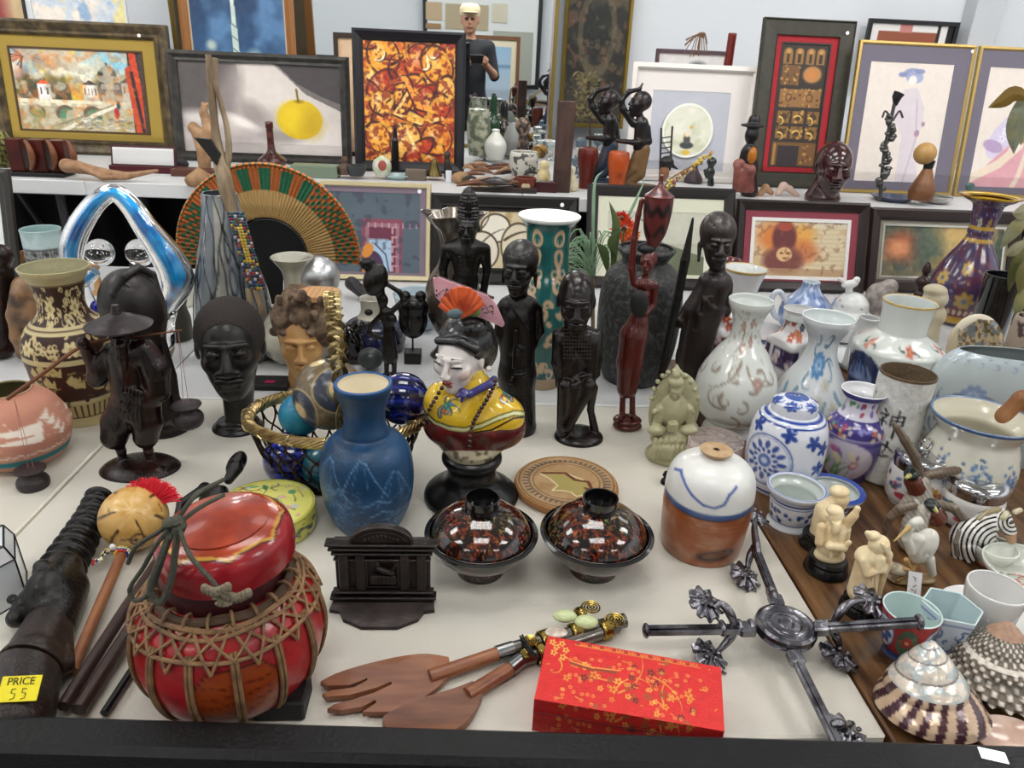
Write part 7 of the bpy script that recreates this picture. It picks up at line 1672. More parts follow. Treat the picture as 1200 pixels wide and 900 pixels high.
# hexagonal vase with dark blue panels
F=Fig(1026,512,r0=26,name='vase',label='squat white porcelain vase with navy fan panels and gilt rim neck',cat='vase')
c=Cv(300,140,'d3d7d2');c.rect(0,0,300,2,'c0a050');q=random.Random(3)
for x in range(-10,320,50):
    c.poly([(x+2,60),(x+12,52),(x+25,49),(x+38,52),(x+48,60),(x+48,130),(x+2,130)],'1b2650')
    for i in range(11): a=math.pi*(1+.1*i);c.line([(x+25,78),(x+25+17*math.cos(a),78+16*math.sin(a))],1.6,'8fa0c4')
    c.curl(x+8,84,18,1,4,1.4,'6a80b0').curl(x+40,88,18,2,-4,1.4,'6a80b0').ell(x+27,98,8,6,'3c8a50')
    c.flower(x+25,41,5,'b0503c','c89050',5).curl(x+19,41,9,3,1,1.4,'3c4a44').curl(x+30,41,9,0,1,1.4,'3c4a44')
F.pot('vase_wall',[(30,353),(29,357),(27,370),(26.5,384),(28,390),(40,397),(49,404),(50,412),(47,440),(40,475),(30,498),(27,504)],GLAZE,cv=c,n=80,seg=144,cin='ccd2d0',rim='c4a458',wob=lambda z,p: 1+.045*np.cos(p*6)*np.clip(1-(z-.10)/.02,0,1))
# imari square bottles
def square(bx,by,r0,label,pts,cols,seed,name='square_vase'):
    F=Fig(bx,by,r0=r0,name=name,label=label,cat='vase');q=random.Random(seed);W_=r0*6.28;c=Cv(W_,90,'dad8d8')
    for i in range(4):
        x0=W_*(i/4)-W_/8+W_/8*.25;x1=x0+W_/4*.8
        for xs in (x0,x0+W_): c.rect(xs,42,xs+W_/4*.8,62,cols[0]);[c.flower(xs+q.uniform(3,W_/4*.75),q.uniform(45,60),4,'d8d4d0','b05040',8) for _ in range(2)];[c.flower(xs+q.uniform(2,W_/4*.75),q.uniform(68,86),4.5,q.choice(['a83c30','2c3a5c','7a5a40']),'c8a050',5) for _ in range(6)]
    for i in range(14): c.flower(q.uniform(0,W_),q.uniform(10,32),4.5,q.choice(['a8382c','b86850','2c3a5c']),'c8a050',6)
    F.pot('vase_wall',pts,GLAZE,cv=c,n=60,seg=96,cin='d0d4d4',sq=0,rot=0,wob=lambda z,p: 1+.0*z);return F
F=Fig(917,470,r0=20,name='square_vase',label='white and plum patterned square bottle left of the blue flowered bottle vase',cat='vase')
def sqpot(F,pts,c,rot,sqn=9,n=60,cin='d4d8d6'):
    o=F.prof(pts,n);seg=120;ph=np.linspace(0,2*math.pi,seg,endpoint=False);zz=o[:,1];zt=o[:,1].max()
    full=np.vstack([[(1e-4,zz[0]-.02)],[(o[0,0]-.002,zz[0]-.02)],[(o[0,0]-.002,zz[0]+.0005)],o,[(1e-4,0)]]);n0=3
    g=G();Pn=[]
    for i,(r_,z) in enumerate(full):
        tt=np.clip((zt*.72-z)/(zt*.08),0,1);m1=(np.abs(np.cos(ph-rot))**sqn+np.abs(np.sin(ph-rot))**sqn)**(-1/sqn);m_=1+(m1-1)*tt;Pn.append(np.stack([r_*m_*np.cos(ph),r_*m_*np.sin(ph),np.full(seg,z)],-1))
    C=np.ones((len(full),seg,3))*hx(cin);u=(((ph+math.pi/2) % (2*math.pi))/(2*math.pi)+.5) % 1;v=(zz.max()-zz)/(zz.max()-zz.min())
    C[n0:n0+len(o)]=c.sample(np.ones((len(o),1))*u[None],v[:,None]*np.ones(seg));g.grid(np.array(Pn),C,True);return F.add('vase_wall',g,GLAZE)
def imari(W_,H_,seed,dark='3a2c4c'):
    q=random.Random(seed);c=Cv(W_,H_,'dcdada')
    for i in range(16): c.flower(q.uniform(0,W_),q.uniform(H_*.12,H_*.3),5,q.choice(['a8382c','b86850','2c3a5c']),'c8a050',6)
    for i in range(-1,5):
        x0=W_*(i/4)+W_*.02;c.rect(x0,H_*.4,x0+W_*.21,H_*.62,dark)
        for _ in range(3): c.flower(x0+q.uniform(4,W_*.19),q.uniform(H_*.44,H_*.58),5.5,'ddd4d0','b05848',9)
        for _ in range(26): c.ell(x0+q.uniform(1,W_*.2),q.uniform(H_*.42,H_*.61),.8,.8,'8a7aa8')
        for _ in range(7): c.flower(x0+q.uniform(2,W_*.2),q.uniform(H_*.7,H_*.82),5,q.choice(['a83c30','2c3a4c','5a6a48']),'c8a050',5)
        c.rect(x0,H_*.88,x0+W_*.21,H_,'24305c')
    return c
sqpot(F,[(19,362),(17,368),(15,378),(17,388),(22,394),(23,400),(23,430),(22,462)],imari(150,105,3),.35)
F=Fig(838,446,r0=16,name='square_vase',label='small white and red patterned square vase between the spear carrying statue and white vase',cat='vase')
sqpot(F,[(14,352),(13,356),(14,362),(18,366),(18,372),(17,400),(16,438)],imari(112,90,9,'6a2c2c'),.5)
# big pale oval vase
F=Fig(1130,560,r0=30,name='oval_vase',label='wide flattened pale celadon vase with blue scrolling flowers at the right edge',cat='vase')
c=Cv(560,150,'b4bfc0');c.rect(0,0,560,12,'b4bfc4')
for i in range(28): c.curl(i*20,9,14,0,3,1.6,'8a9ab0').curl(i*20+10,4,12,3,3,1.4,'8a9ab0')
for x in (150,290,430):
    c.flower(x,52,15,'8494b4','6a7aa0',9).flower(x,52,8,'a0b0c8','7a8aac',8)
    for (dx,dy,L,a,t) in ((-14,0,34,3,-3),(14,0,34,0,3),(-20,10,40,2.5,2),(20,8,40,.5,-2),(-40,20,30,1.8,3),(46,20,30,1.2,-3),(-50,40,40,1.9,-2)): c.curl(x+dx,52+dy,L,a,t,3.6,'66728c')
    for k_ in range(7): c.ell(x-50+rnd.uniform(-14,14),66+rnd.uniform(-14,50),4,2.4,'6c7890',rot=rnd.uniform(0,3))
F.root.rotation_euler=(0,0,math.radians(-14))
F.pot('vase_wall',[(74,424),(84,432),(94,452),(97,478),(92,505),(80,530),(62,550)],GLAZE,cv=c,n=80,seg=200,cin='8a9494',sx=1,sy=.33,th=3)
F.root.location=[float(v) for v in (F.loc+np.array([.062,.03,0]))]
# white pot with blue trees + wooden ladle
F=Fig(1118,604,r0=34,name='pot',label='cream bulbous pot with blue sponged trees and blue rim',cat='pot')
c=Cv(320,115,'d2d0c2').noise('c8c4b4',30,.5,.7,3,.5);q=random.Random(4)
for x in (130,175,215,60,260):
    for i in range(80): t=q.gauss(0,1);c.ell(x+t*11,66-abs(q.gauss(0,12))+abs(t)*5,1.6,1.8,q.choice(['2c4c78','44689a','5a80ac']),.9,rot=1)
    c.line([(x,66),(x+1,80)],2,'3c5c88')
c.rect(0,80,320,84,'6c8894',.6).rect(0,0,320,4,'4a6690')
F.pot('pot_wall',[(56,487),(53,492),(46,501),(43,508),(47,520),(51,536),(51,552),(46,572),(38,588),(34,592)],GLAZE,cv=c,n=90,seg=150,cin='cdc8b4',rim='5a7498',th=3)
F2=Fig(1165,560,z=Z0,name='wooden_ladle',label='brown carved wooden ladle resting in the blue tree pot',cat='ladle')
F2.path([(1168,508,-20),(1180,490,-30),(1198,468,-34),(1216,462,-34)],[13,14,10,8],k=4);F2.e((1188,478,-46),(16,8,9),(38,0,0),op=-1,k=2);F2.c((1160,520,-10),6,(1170,506,-18),10)
F2.mesh('ladle',mat('7a4a2a',.4,mix=('9a6a40',14,.35,.65,(1,1,.4)),bump=(60,.3)),1.2,3)
# planters
for (x,yb,r0,pts,lab,n0) in ((924,625,24,[(33,571),(32,575),(27,580),(27,586),(25,598),(23,606),(25,611),(25,613)],'small blue and white flared planter standing in front of the ginger jar',1),(970,612,20,[(34,573),(32,578),(22,586),(20,594),(19,604)],'small planter with a wide cobalt striped rim behind the ivory figurines',2)):
    F=Fig(x,yb,r0=r0,name='planter',label=lab,cat='planter');c=Cv(170,50,'d8dce4');q=random.Random(n0)
    c.rect(0,0,170,3,BLU).rect(0,12,170,13.5,BLU).rect(0,16,170,17,BLU).rect(0,40,170,41,BLU)
    for i in range(34): c.ell(q.uniform(0,170),q.uniform(20,37),q.uniform(2,5),q.uniform(1.5,4),q.choice(['1c2c6c','2c4490']),rot=q.uniform(0,3))
    for i in range(40): c.ell(i*4.3,1.5,1.3,1,'d8dce4')
    F.pot('planter_wall',pts,GLAZE,cv=c,n=60,seg=110,cin='b8c0bc' ,rim='3a52a0' if n0 == 2 else 'c8d0e0',th=2.4)
    z_=F.prof([(1,pts[0][1])])[0,1];g=G();w_=7 if n0 == 2 else 4;R_=pts[0][0]*F.k
    g.lathe([(R_-w_*F.k,z_-.001),(R_-w_*F.k*.9,z_+.0012),(R_-F.k*1.2,z_+.0022),(R_,z_+.001),(R_,z_-.002),(R_-w_*F.k,z_-.001)],90,cols=['d8dce4','26408c','2c4898','2c4898','d8dce4','d8dce4'] if n0 == 2 else ['d8dce4','d8dce4','5a6ca8','d8dce4','d8dce4','d8dce4']);F.add('rim_band',g,GLAZE)
# egg coddlers
def coddler(x,yb,r0,top,rim,lab,fl):
    F=Fig(x,yb,r0=r0,name='egg_coddler',label=lab,cat='jar',group='porcelain egg coddlers with steel lids');c=Cv(200,60,'d9d7d4');q=random.Random(x)
    for dx in (0,66,132): c.flower(50+dx+fl,26,13,'c8862c','4a2c6c',9).flower(50+dx+fl,26,8,'5a3478','c8a040',6);[c.ell(76+dx+fl+q.uniform(-12,12),22+q.uniform(-9,9),4,2.6,q.choice(['4a5a7c','5a6c50','b04c58','6a7a9c']),rot=q.uniform(0,3)) for _ in range(8)];c.ell(90+dx+fl,38,9,5,'b03c50')
    F.pot('porcelain_cup',rim,GLAZE,cv=c,n=60,seg=120,open_=False)
    pr=F.prof(top,30);pr[:,0]=np.maximum(pr[:,0],1e-4);g=G();full=np.vstack([[1e-4,pr[0,1]-.002],pr[:1]*[1,1]-[0,.002],pr]);g.lathe(full,60);F.add('steel_lid',g,mat('c8c8ca',.1,1.0));zt=pr[-1,1];g=G()
    g.tube([(F.k*6.5*math.cos(a),0,zt+F.k*7+F.k*6.5*math.sin(a)) for a in np.linspace(0,2*math.pi,20,endpoint=False)],F.k*1.8,7,closed=True);F.add('lid_ring',g,CHROME)
coddler(1066,598,24,[(29,548),(30,542),(30,534),(25,530),(12,528),(1,527)],[(29,546),(31,552),(32,566),(29,580),(22,586),(24,590)],'left egg coddler, behind the flying duck with open wings',0)
coddler(1130,622,26,[(32,577),(33,571),(33,564),(27,560),(12,558),(1,557)],[(32,575),(34,582),(33,598),(28,608),(22,612),(24,616)],'right egg coddler, behind the zebra',8)
# flying ducks
def duck(hx_,hy,lab,wingA,wingB,body,beak,by):
    F=Fig(body[0][0],by,name='duck_figurine',label=lab,cat='figurine');W1,W2='6c5c4c','8c8478'
    F.path(body,[9,13,13,11][:len(body)],col='b8b0a4',k=4);F.c((hx_+2,hy+8),10,(hx_+6,hy+14),11,col='6a3424',k=4);F.c((hx_+1,hy+4),7.2,(hx_+2,hy+3),7.2,col='d8d4cc',k=1);F.e((hx_,hy),(8,8,9),col='16211c',k=1).e((hx_-2,hy+1,-7),(5,4,5),col='16211c',k=1);F.c((hx_+beak[0]*.4,hy+beak[1]*.4,-9),3,(hx_+beak[0],hy+beak[1],-15),1.8,col='b8b46a',k=1)
    for wg in (wingA,wingB): F.path(wg,[5,5.5,5,3.6,1.6][:len(wg)],col=W1,k=2)
    def post(V,C):
        n_=.95+.1*np.sin(V[:,0]*900+V[:,2]*700)[:,None];return V,np.clip(C*n_,0,1)
    for i in range(5): F.e((body[0][0]-6+i*4,body[-1][1]-3,-8),(4,9,6),(20-i*10,0,0),col='dcd8d0',k=1)
    F.mesh('duck',mat(attr=True,rough=.3,coat=.4),.8,2,post=post)
duck(1068,556,'flying duck figurine with one wing raised and one stretched right',[(1078,556),(1072,535,2),(1060,515,4),(1050,500,6),(1047,496,6)],[(1084,558),(1104,554,-2),(1130,549,-4),(1155,549,-6),(1174,550,-6)],[(1080,564),(1078,580),(1068,594)],(-6,4),604)
duck(1092,592,'flying duck figurine with both wings arching down above the heron',[(1070,592),(1055,596,2),(1044,606,4),(1038,620,6),(1035,632,6)],[(1098,590),(1118,596,-2),(1132,612,-4),(1140,630,-6),(1146,645,-6)],[(1080,600),(1072,615),(1066,634)],(6,8),644)
# heron
F=Fig(1076,680,name='heron_figurine',label='white heron figurine preening, beside a small bird and price tag',cat='figurine');wc='d2d0c6'
F.e((1082,640),(14,24,13),(-14,0,0),col=wc).c((1088,655),7,(1093,672),4,col=wc);F.path([(1074,632,-4),(1068,645,-6),(1062,632,-8),(1066,618,-8),(1074,612,-6)],[8,5.5,4.5,4.5,5],col=wc,k=2);F.c((1076,611,-6),6,(1070,613,-9),5,col=wc);F.c((1065,618,-10),2.6,(1048,634,-14),1,col='c8ac6c');F.c((1074,660),2.6,(1066,674,-6),2.2,col='a8844c').c((1062,656,-8),3,(1068,668,-6),2.4,col='b89058').c((1066,672,-6),3,(1052,680,-10),2.6,col='8a6c44').e((1060,678,-2),(20,4,12),col='8a7454').e((1082,678),(14,4,10),col='8a7454')
for i in range(7): F.c((1078+i*2.6,632+i*2,-13),.7,(1082+i*2.2,656+i*1.5,-10),.6,op=-1,k=.3)
F.e((1050,667,-6),(14,7,9),(-8,0,0),col='a8a08c').e((1044,664,-6),(8,6,7),col='908468').c((1058,666,-10),3,(1068,669,-14),1.4,col='b09060')
F.mesh('heron',mat(attr=True,rough=.3,coat=.3),.75,2)
tg=T('price_tag','white folded paper price tag with pen marks, below the heron','price tag',P(1070,702,Z0));tg.rotation_euler=(math.radians(-28),0,-.25);
G().box((0,0,.017),(.016,.0008,.034)).obj('paper',mat('e4e4e6',.6),tg,False);g=G()
for (a,b) in (((-.003,.028),(.002,.026)),((-.001,.026),(.001,.022)),((.002,.018),(-.002,.015)),((-.004,.012),(.0,.010)),((.002,.012),(.001,.006)),((-.003,.006),(-.001,.003))): g.tube([(a[0],-.0007,a[1]),(b[0],-.0007,b[1])],.0004,4)
g.obj('pen_marks',BLKM,tg)
# zebra
F=Fig(1142,652,name='zebra_figurine',label='glazed zebra figurine with head lowered, behind the porcelain bowls',cat='figurine');wz='e2e0dc'
F.e((1144,624),(25,19,15),(8,0,0),col=wz).e((1128,628,2),(14,18,14),col=wz).c((1124,636,0),9,(1122,652,0),7,col=wz).c((1134,640,-8),8,(1136,654,-10),6,col=wz).c((1160,636,0),8,(1162,652,2),6,col=wz).c((1158,612),14,(1172,604),9,col=wz).c((1174,606,-2),10,(1183,622,-8),7,col=wz).c((1183,622,-8),7,(1185,632,-10),5.5,col='b88a68').c((1179,602,-6),3.5,(1176,607,-10),3,col='b8b090').c((1190,600,4),3.5,(1195,598,4),3.2,col='c8c0a0')
F.path([(1148,608),(1158,600),(1170,597)],[3.5,3.5,3.5],col='9a8c6c',k=1);F.path([(1124,622,-14),(1120,636,-18),(1122,650,-18)],[2.4,2.8,3],col='6a6258',k=1);F.e((1184,613,-15),(1.6,1.6,1.4),col='0c0c0c',k=0)
def zst(V,C):
    W3=V+F.loc-np.array([0,0,CZ]);w_=W3@CF;px=600+FPX*(W3@CR)/w_;py=450-FPX*(W3@CU)/w_
    hd=px>1168;ph_=np.where(hd,np.hypot(px-1186,py-612)*1.25,np.hypot((px-1172)*1.0,(py-640)*1.15)*.98)
    m_=(np.sin(ph_*1.02)>.28)&(C.min(1)>.8);C=C.copy();C[m_]=hx('141210');return V,C
F.mesh('zebra',mat(attr=True,rough=.15,coat=.8),.6,2,post=zst)
# ivory figurines on black bases
def ivory(x,yb,lab,build,r0=24):
    F=Fig(x,yb,r0=r0,name='ivory_figurine',label=lab,cat='figurine',group='ivory figurines on black bases')
    pr=F.prof([(r0*.82,yb-r0*.62-14),(r0*.9,yb-r0*.62-11),(r0*.84,yb-r0*.62-8),(r0*.96,yb-r0*.62-4),(r0,yb-r0*.62)]);pr=np.vstack([[1e-4,pr[0,1]],pr,[1e-4,0]]);F.add('black_base',G().lathe(pr,50),mat('0d0c0d',.25));build(F);F.mesh('figure',ivor,.7,1.6)
def fA(F):
    F.c((964,622),14,(968,600),13).e((984,592),(8,6,7)).c((968,598),12,(976,590),9);F.e((985,585,-2),(10,10,9)).e((984,576,0),(11,7,10));F.c((962,626),13,(960,638),13).e((972,606,-8),(12,12,8))
    for i in range(6): F.c((956+i*4,606,-13),.8,(954+i*4,632,-13),.8,op=-1,k=.4)
def fB(F):
    F.e((972,650),(18,9,13)).c((972,640),14,(978,622),13,k=3).e((980,606,-3),(9,10,8)).e((978,598),(10,6,9)).c((963,618),6,(960,636,-6),5).c((992,614),6,(1001,604,-4),5).c((1001,604,-4),4,(1005,596,-4),3.5).c((990,620),7,(990,634),5).e((980,620,-12),(6,9,4)).c((972,640,-14),5,(988,642,-14),5).c((990,640,-14),3.5,(995,636,-16),3).c((975,645,-14),2,(974,654,-14),2).c((986,646,-14),2,(987,655,-14),2)
    for i in range(6): F.c((968+i*5,622,-12),.8,(964+i*6,648,-13),.8,op=-1,k=.4)
    F.c((974,608,-11),.8,(978,607,-12),.8,op=-1,k=.3);F.c((983,607,-12),.8,(987,608,-11),.8,op=-1,k=.3);F.c((976,612,-11),1.6,(980,622,-14),1.4).c((984,612,-11),1.6,(981,622,-14),1.4)
def fC(F):
    F.c((1010,692),16,(1016,664),14,k=3).e((1018,652),(16,13,13)).e((1030,638,-2),(12,12,11)).e((1024,628),(8,6,7)).c((1020,630),4,(1017,625),3.5).c((1012,656,-6),6,(1016,672,-12),5).c((1016,672,-12),5,(1032,668,-14),4).c((1040,650,0),6,(1034,668,-10),5).c((1032,655,-10),6,(1030,664,-12),5).path([(1040,640,-10),(1042,660,-8),(1034,680,-6),(1030,696,-4)],[3,3.4,3.2,3])
    for i in range(7): F.c((998+i*4.4,674,-13),1.0,(996+i*4.6,696,-13),1.0,op=-1,k=.4)
    F.c((1030,642,-13),.9,(1034,644,-13),.9,op=-1,k=.3);F.c((1034,638,-12),2,(1040,648,-12),2)
ivory(956,650,'rearmost ivory figurine on a black base, hooded and facing away',fA,20);ivory(967,682,'middle ivory figurine, laughing bearded man with a small animal on a black base',fB,25);ivory(1010,730,'foremost ivory figurine, bent figure in a pleated robe on a black base',fC,26)
# cups, bowls, saucer
F=Fig(1052,778,r0=20,name='teacup',label='pale blue lined teacup with red and blue flowers outside',cat='cup');c=Cv(200,55,'a03030');q=random.Random(2)
for dx in (-6,60,126,192): c.ell(80+dx,24,16,18,'dcdce0').flower(80+dx,24,13,'3a5c98','c8a050',7).ell(80+dx,24,16,18,'2c3a7c',ring=1.4);c.ell(112+dx,26,12,18,'4a6a54').flower(112+dx,24,8,'b04040','e0c080',6)
c.rect(0,44,200,55,'3c4c7c');F.pot('cup_wall',[(32,714),(31,722),(28,738),(22,752),(17,760),(18,764)],GLAZE,cv=c,n=50,seg=110,cin='b9cdca',rim='c0d4d0',th=2)
F=Fig(1098,770,r0=18,name='hexagonal_cup',label='blue and white hexagonal cup beside the red flowered teacup',cat='cup');c=Cv(196,55,'c4d0dc');
for i in range(60): c.curl(q.uniform(0,196),q.uniform(16,48),q.uniform(8,18),q.uniform(-3,3),q.uniform(-3,3),2.6,q.choice(['2c4680','45629c','1c3468']))
c.rect(0,6,196,8,'7a90b8')
F.pot('cup_wall',[(32,710),(31,716),(26,735),(22,748),(20,757)],GLAZE,cv=c,n=40,seg=120,cin='b4c8cc',rim='c8dcdc',th=2,sq=0,wob=lambda z,p: (math.cos(math.pi/6)/np.cos(((p+.3) % (math.pi/3))-math.pi/6))*1.05)
F=Fig(1157,752,name='saucer',label='plain white saucer under the white relief cup',cat='saucer',z=Z0);F.add('saucer_dish',G().lathe([(1e-4,.003),(.024,.003),(.034,.005),(.050,.011),(.052,.0125),(.0505,.0095),(.035,.0025),(.024,0),(1e-4,0)],80),mat('dcdcda',.15,coat=.5));F.root.location=[float(v) for v in P(1153,728,Z0)]
F=Fig(1150,748,r0=19,z=Z0+.004,name='cup',label='plain white cup with raised lotus petals on a saucer',cat='cup')
F.pot('cup_wall',[(32,688),(32,692),(29,710),(25,725),(21,735),(20,737)],mat('dcdcda',.2,coat=.5,sss=.05),n=50,seg=90,th=2,col='dcdcda');g=G()
pr_=F.prof([(27,712),(27,712),(25,724),(21,735),(20,737)],30)
for i in range(9):
    a=i*2*math.pi/9+.2
    for s_ in (-1,1): g.tube([np.array([(r_+.001)*math.cos(a+s_*.36*math.sin(math.pi*(.5+.5*t))),(r_+.001)*math.sin(a+s_*.36*math.sin(math.pi*(.5+.5*t))),z]) for t,(r_,z) in zip(np.linspace(0,1,30)[::-1][::-1],pr_)],.0012,5)
F.add('petal_relief',g,mat('d2d2d0',.25,coat=.4))['kind']='stuff'
for (x,yb,R_,lab,rim) in ((1196,700,24,'white oval bowl with green and pink flowers at the right edge',(48,664)),(1160,668,16,'plain white small bowl tucked behind the flowered bowl',(24,640))):
    F=Fig(x,yb,r0=R_,name='bowl',label=lab,cat='bowl');c=Cv(300,40,'d9dad2');c.rect(0,34,300,40,'c87a60');
    F.pot('bowl_wall',[(rim[0],rim[1]),(rim[0]*.96,rim[1]+5),(rim[0]*.75,rim[1]+14),(R_,yb-R_*.55-4),(R_,yb-R_*.55)],GLAZE,cv=c,n=40,seg=90,cin='d2d6cc',th=2,deep=.7)
    if R_>20:
        g=G();z_=.018
        for i in range(26): a=q.uniform(0,6.28);rr_=q.uniform(.002,.02);g.ell((rr_*math.cos(a)-.012,rr_*math.sin(a)*.8,z_-.0065+rr_*.05),(.0028,.0018,.0006),6,q.choice(['4a8a6c','6a9c84','c87868','d8a090']))
        o=F.add('painted_flowers',g,GLAZE);o['kind']='stuff'
# shells
def shell(x,y,lab,R_,H_,cols,tilt,ridges,seed,pearly):
    F=Fig(x,y,name='sea_shell',label=lab,cat='shell',z=Z0);n,seg=130,150;q=np.random.RandomState(seed);turns=5.2
    t=np.linspace(0,1,n)[:,None];ph=np.linspace(0,2*math.pi,seg,endpoint=False)[None]
    s_=np.clip(t,0,1);ww=((s_**.7)*turns+ph/(2*math.pi)) % 1
    r_=R_*(s_**1.0)*(1+.07*np.sin(ww*math.pi)*(s_>.04)+ridges*np.sin(ph*26)*np.sin(ww*12.5)*s_)+.0006
    r_=r_*(1+.16*np.cos(ph-5.2)*s_**3)
    Pn=np.stack([r_*np.cos(ph),r_*np.sin(ph),H_*(1-s_**1.25)+0*ph],-1)
    C=np.ones((n,seg,3))*hx(cols[0]);nz=vnoise(n,seg,9,seed,3)
    if pearly:
        lo=(s_+0*ph)>.68;st_=np.sin(ph*17+s_*14+2*np.sin(ph*3))>.0;C[nz>.55]=hx('e4d8c8');C[nz<.4]=hx('b8c4c4')
        C=np.where((lo&st_)[...,None],hx('4a2c34'),C);C=np.where((lo&~st_)[...,None],hx('d0b498'),C);C=np.where((((ww<.06)|(ww>.96))&~lo)[...,None],hx('8a8480'),C)
    else:
        bm_=np.sin(ph*26)*np.sin(ww*12.5);C=np.where((bm_>.25)[...,None],hx(cols[1]),hx(cols[0]));C=np.where((nz>.6)[...,None],C*.75,C);C=np.where((s_+0*ph<.3)[...,None],hx(cols[2])*(.8+.3*(nz[...,None])),C);C=np.where((np.abs(s_+0*ph-.62)<.03)[...,None],hx('dcd4c8'),C)
    M3=np.array(Euler((tilt[0],tilt[1],0)).to_matrix());g=G();g.grid(Pn@M3.T,C,True);low=Pn[-1]@M3.T;
    g.add(np.vstack([low,[low.mean(0)+[0,0,.004]]]),[(seg,(i+1) % seg,i) for i in range(seg)],hx('c8b8a8'));V=np.concatenate(g.v);dz=-V[:,2].min();g.xf(t=(0,0,dz))
    F.add('shell',g,mat(attr=True,rough=.14 if pearly else .5,metal=.25 if pearly else 0,coat=.5 if pearly else .1,bump=(90,.3)))
shell(1080,830,'top shell with a silvery pearl spire and purple striped base',.051,.074,['c8c8c4'],(-.16,-.06),.0,3,True)
shell(1164,796,'knobbly brown and white speckled top shell at the lower right',.055,.068,['6a6054','d0c8bc','b08c74'],(-.12,.0),.06,8,False)
F=Fig(1178,873,name='dish',label='shallow pinkish shell dish at the bottom right corner',cat='dish',z=Z0);F.add('dish',G().lathe([(1e-4,.003),(.02,.004),(.032,.009),(.036,.013),(.035,.009),(.02,0),(1e-4,0)],60,sy=.7),mat('c0a090',.2,coat=.5,mix=('d8c0b0',20,.4,.6)))
# ---- behind the porcelain ----
F=Fig(855,432,r0=26,name='vase',label='white porcelain vase with a gilt wavy rim and a small blue bird',cat='vase');c=Cv(180,110,'d6d6d6');c.rect(0,0,180,3,'b89c5c')
for dx in (-14,150): c.ell(76+dx,40,6,3,'1c2c50').ell(84+dx,36,4,2,'1c2c50',rot=-.5).curl(70+dx,42,14,2,1,1.4,'8a5c44')
F.pot('vase_wall',[(26,314),(23,320),(19,332),(17,348),(19,365),(28,385),(32,402),(28,420),(25,426)],GLAZE,cv=c,n=60,seg=100,cin='d8dad8',rim='b89c5c')
F=Fig(838,392,r0=16,name='vase',label='navy jar with a dark red rim behind the spear carrying statue',cat='vase');c=Cv(120,90,'14183c');c.rect(0,0,120,26,'5a1418');F.pot('vase_wall',[(18,304),(15,310),(13,318),(18,335),(22,355),(18,380)],GLAZE,cv=c,n=30,seg=60,cin='5a1418')
F=Fig(938,398,r0=20,name='teapot',label='blue and white teapot body with loop handle behind the flowered vases',cat='teapot');c=Cv(190,50,'8a9cc0').noise('5a74a8',6,.5,.6,3).noise('c0cce0',5,.58,.66,7)
F.pot('pot_body',[(10,330),(10,336),(16,344),(26,354),(30,366),(28,378),(20,387)],GLAZE,cv=c,n=40,seg=80,cin='c8d0d8')
tubes(F,'handle',[([(922,354),(914,342),(906,346),(904,358),(908,370),(916,374)],3.2)],mat('c4ccd4',.15,coat=.6),10,24);tubes(F,'spout',[([(960,372),(974,362),(982,350)],[5,4,3])],mat('9aa8c4',.15,coat=.6),10,12)
F=Fig(988,406,r0=20,name='covered_dish',label='white covered dish with a bird finial and tiny sprigs',cat='dish');c=Cv(150,40,'d4d6d4');
for i in range(12): c.ell(rnd.uniform(0,150),rnd.uniform(8,36),2,1.6,'9a707c')
F.pot('dish_body',[(22,372),(24,376),(22,388),(18,396)],mat('d4d6d6',.15,coat=.6),n=16,seg=50,open_=False);F.pot('lid',[(5,343),(12,346),(18,353),(20,362),(25,366),(25,370)],GLAZE,cv=c,n=40,seg=80,open_=False)
F.e((996,333),(10,5,5),(10,0,0)).e((1004,328),(4,4,4)).c((988,330),2,(984,327),2.5).c((995,336),4,(995,343),4);F.mesh('bird_finial',mat('dcdcda',.2,coat=.5),.8,1.5)
F=Fig(1030,402,name='carved_figurine',label='grey stone animal figurine behind the gilt rimmed vase neck',cat='figurine');F.e((1030,350),(16,20,12),(20,0,0)).e((1042,336),(10,9,9)).c((1022,360),8,(1024,396),8).c((1038,360),7,(1038,396),7).c((1046,332),3,(1050,345),2.4);
for i in range(8): F.c((1018+i*4,338+i,-11),.9,(1016+i*4,362,-12),.9,op=-1,k=.4)
F.mesh('animal',mat('7a7270',.6,mix=('a09890',50,.4,.6),bump=(80,.4)),1.2,3)
F=Fig(1062,404,r0=8,name='finial',label='dark turned wood finial in front of the misty garden painting',cat='finial');F.add('finial',G().lathe(spl(F.prof([(2,308),(4,312),(5,318),(3,323),(8,328),(8,334),(4,340),(7,350),(8,396)]),40),30),mat('2c1410',.3))
F=Fig(1088,412,name='round_figurine',label='cream ceramic round-headed figurine behind the gilt rimmed vase',cat='figurine');F.e((1096,350),(14,13,13)).e((1096,340),(13,7,12)).e((1094,370),(14,14,12)).c((1090,380),11,(1086,404),12);F.mesh('figure',mat('c9c0a8',.35,mix=('b0a488',20,.4,.7)),1.1,3)
F=Fig(1004,440,r0=18,name='vase',label='plain grey white vase squeezed between the blue flowered vase and navy panel vase',cat='vase');F.pot('vase_wall',[(12,372),(12,380),(16,400),(18,432)],mat('b8bcba',.3,coat=.3),n=20,seg=50)
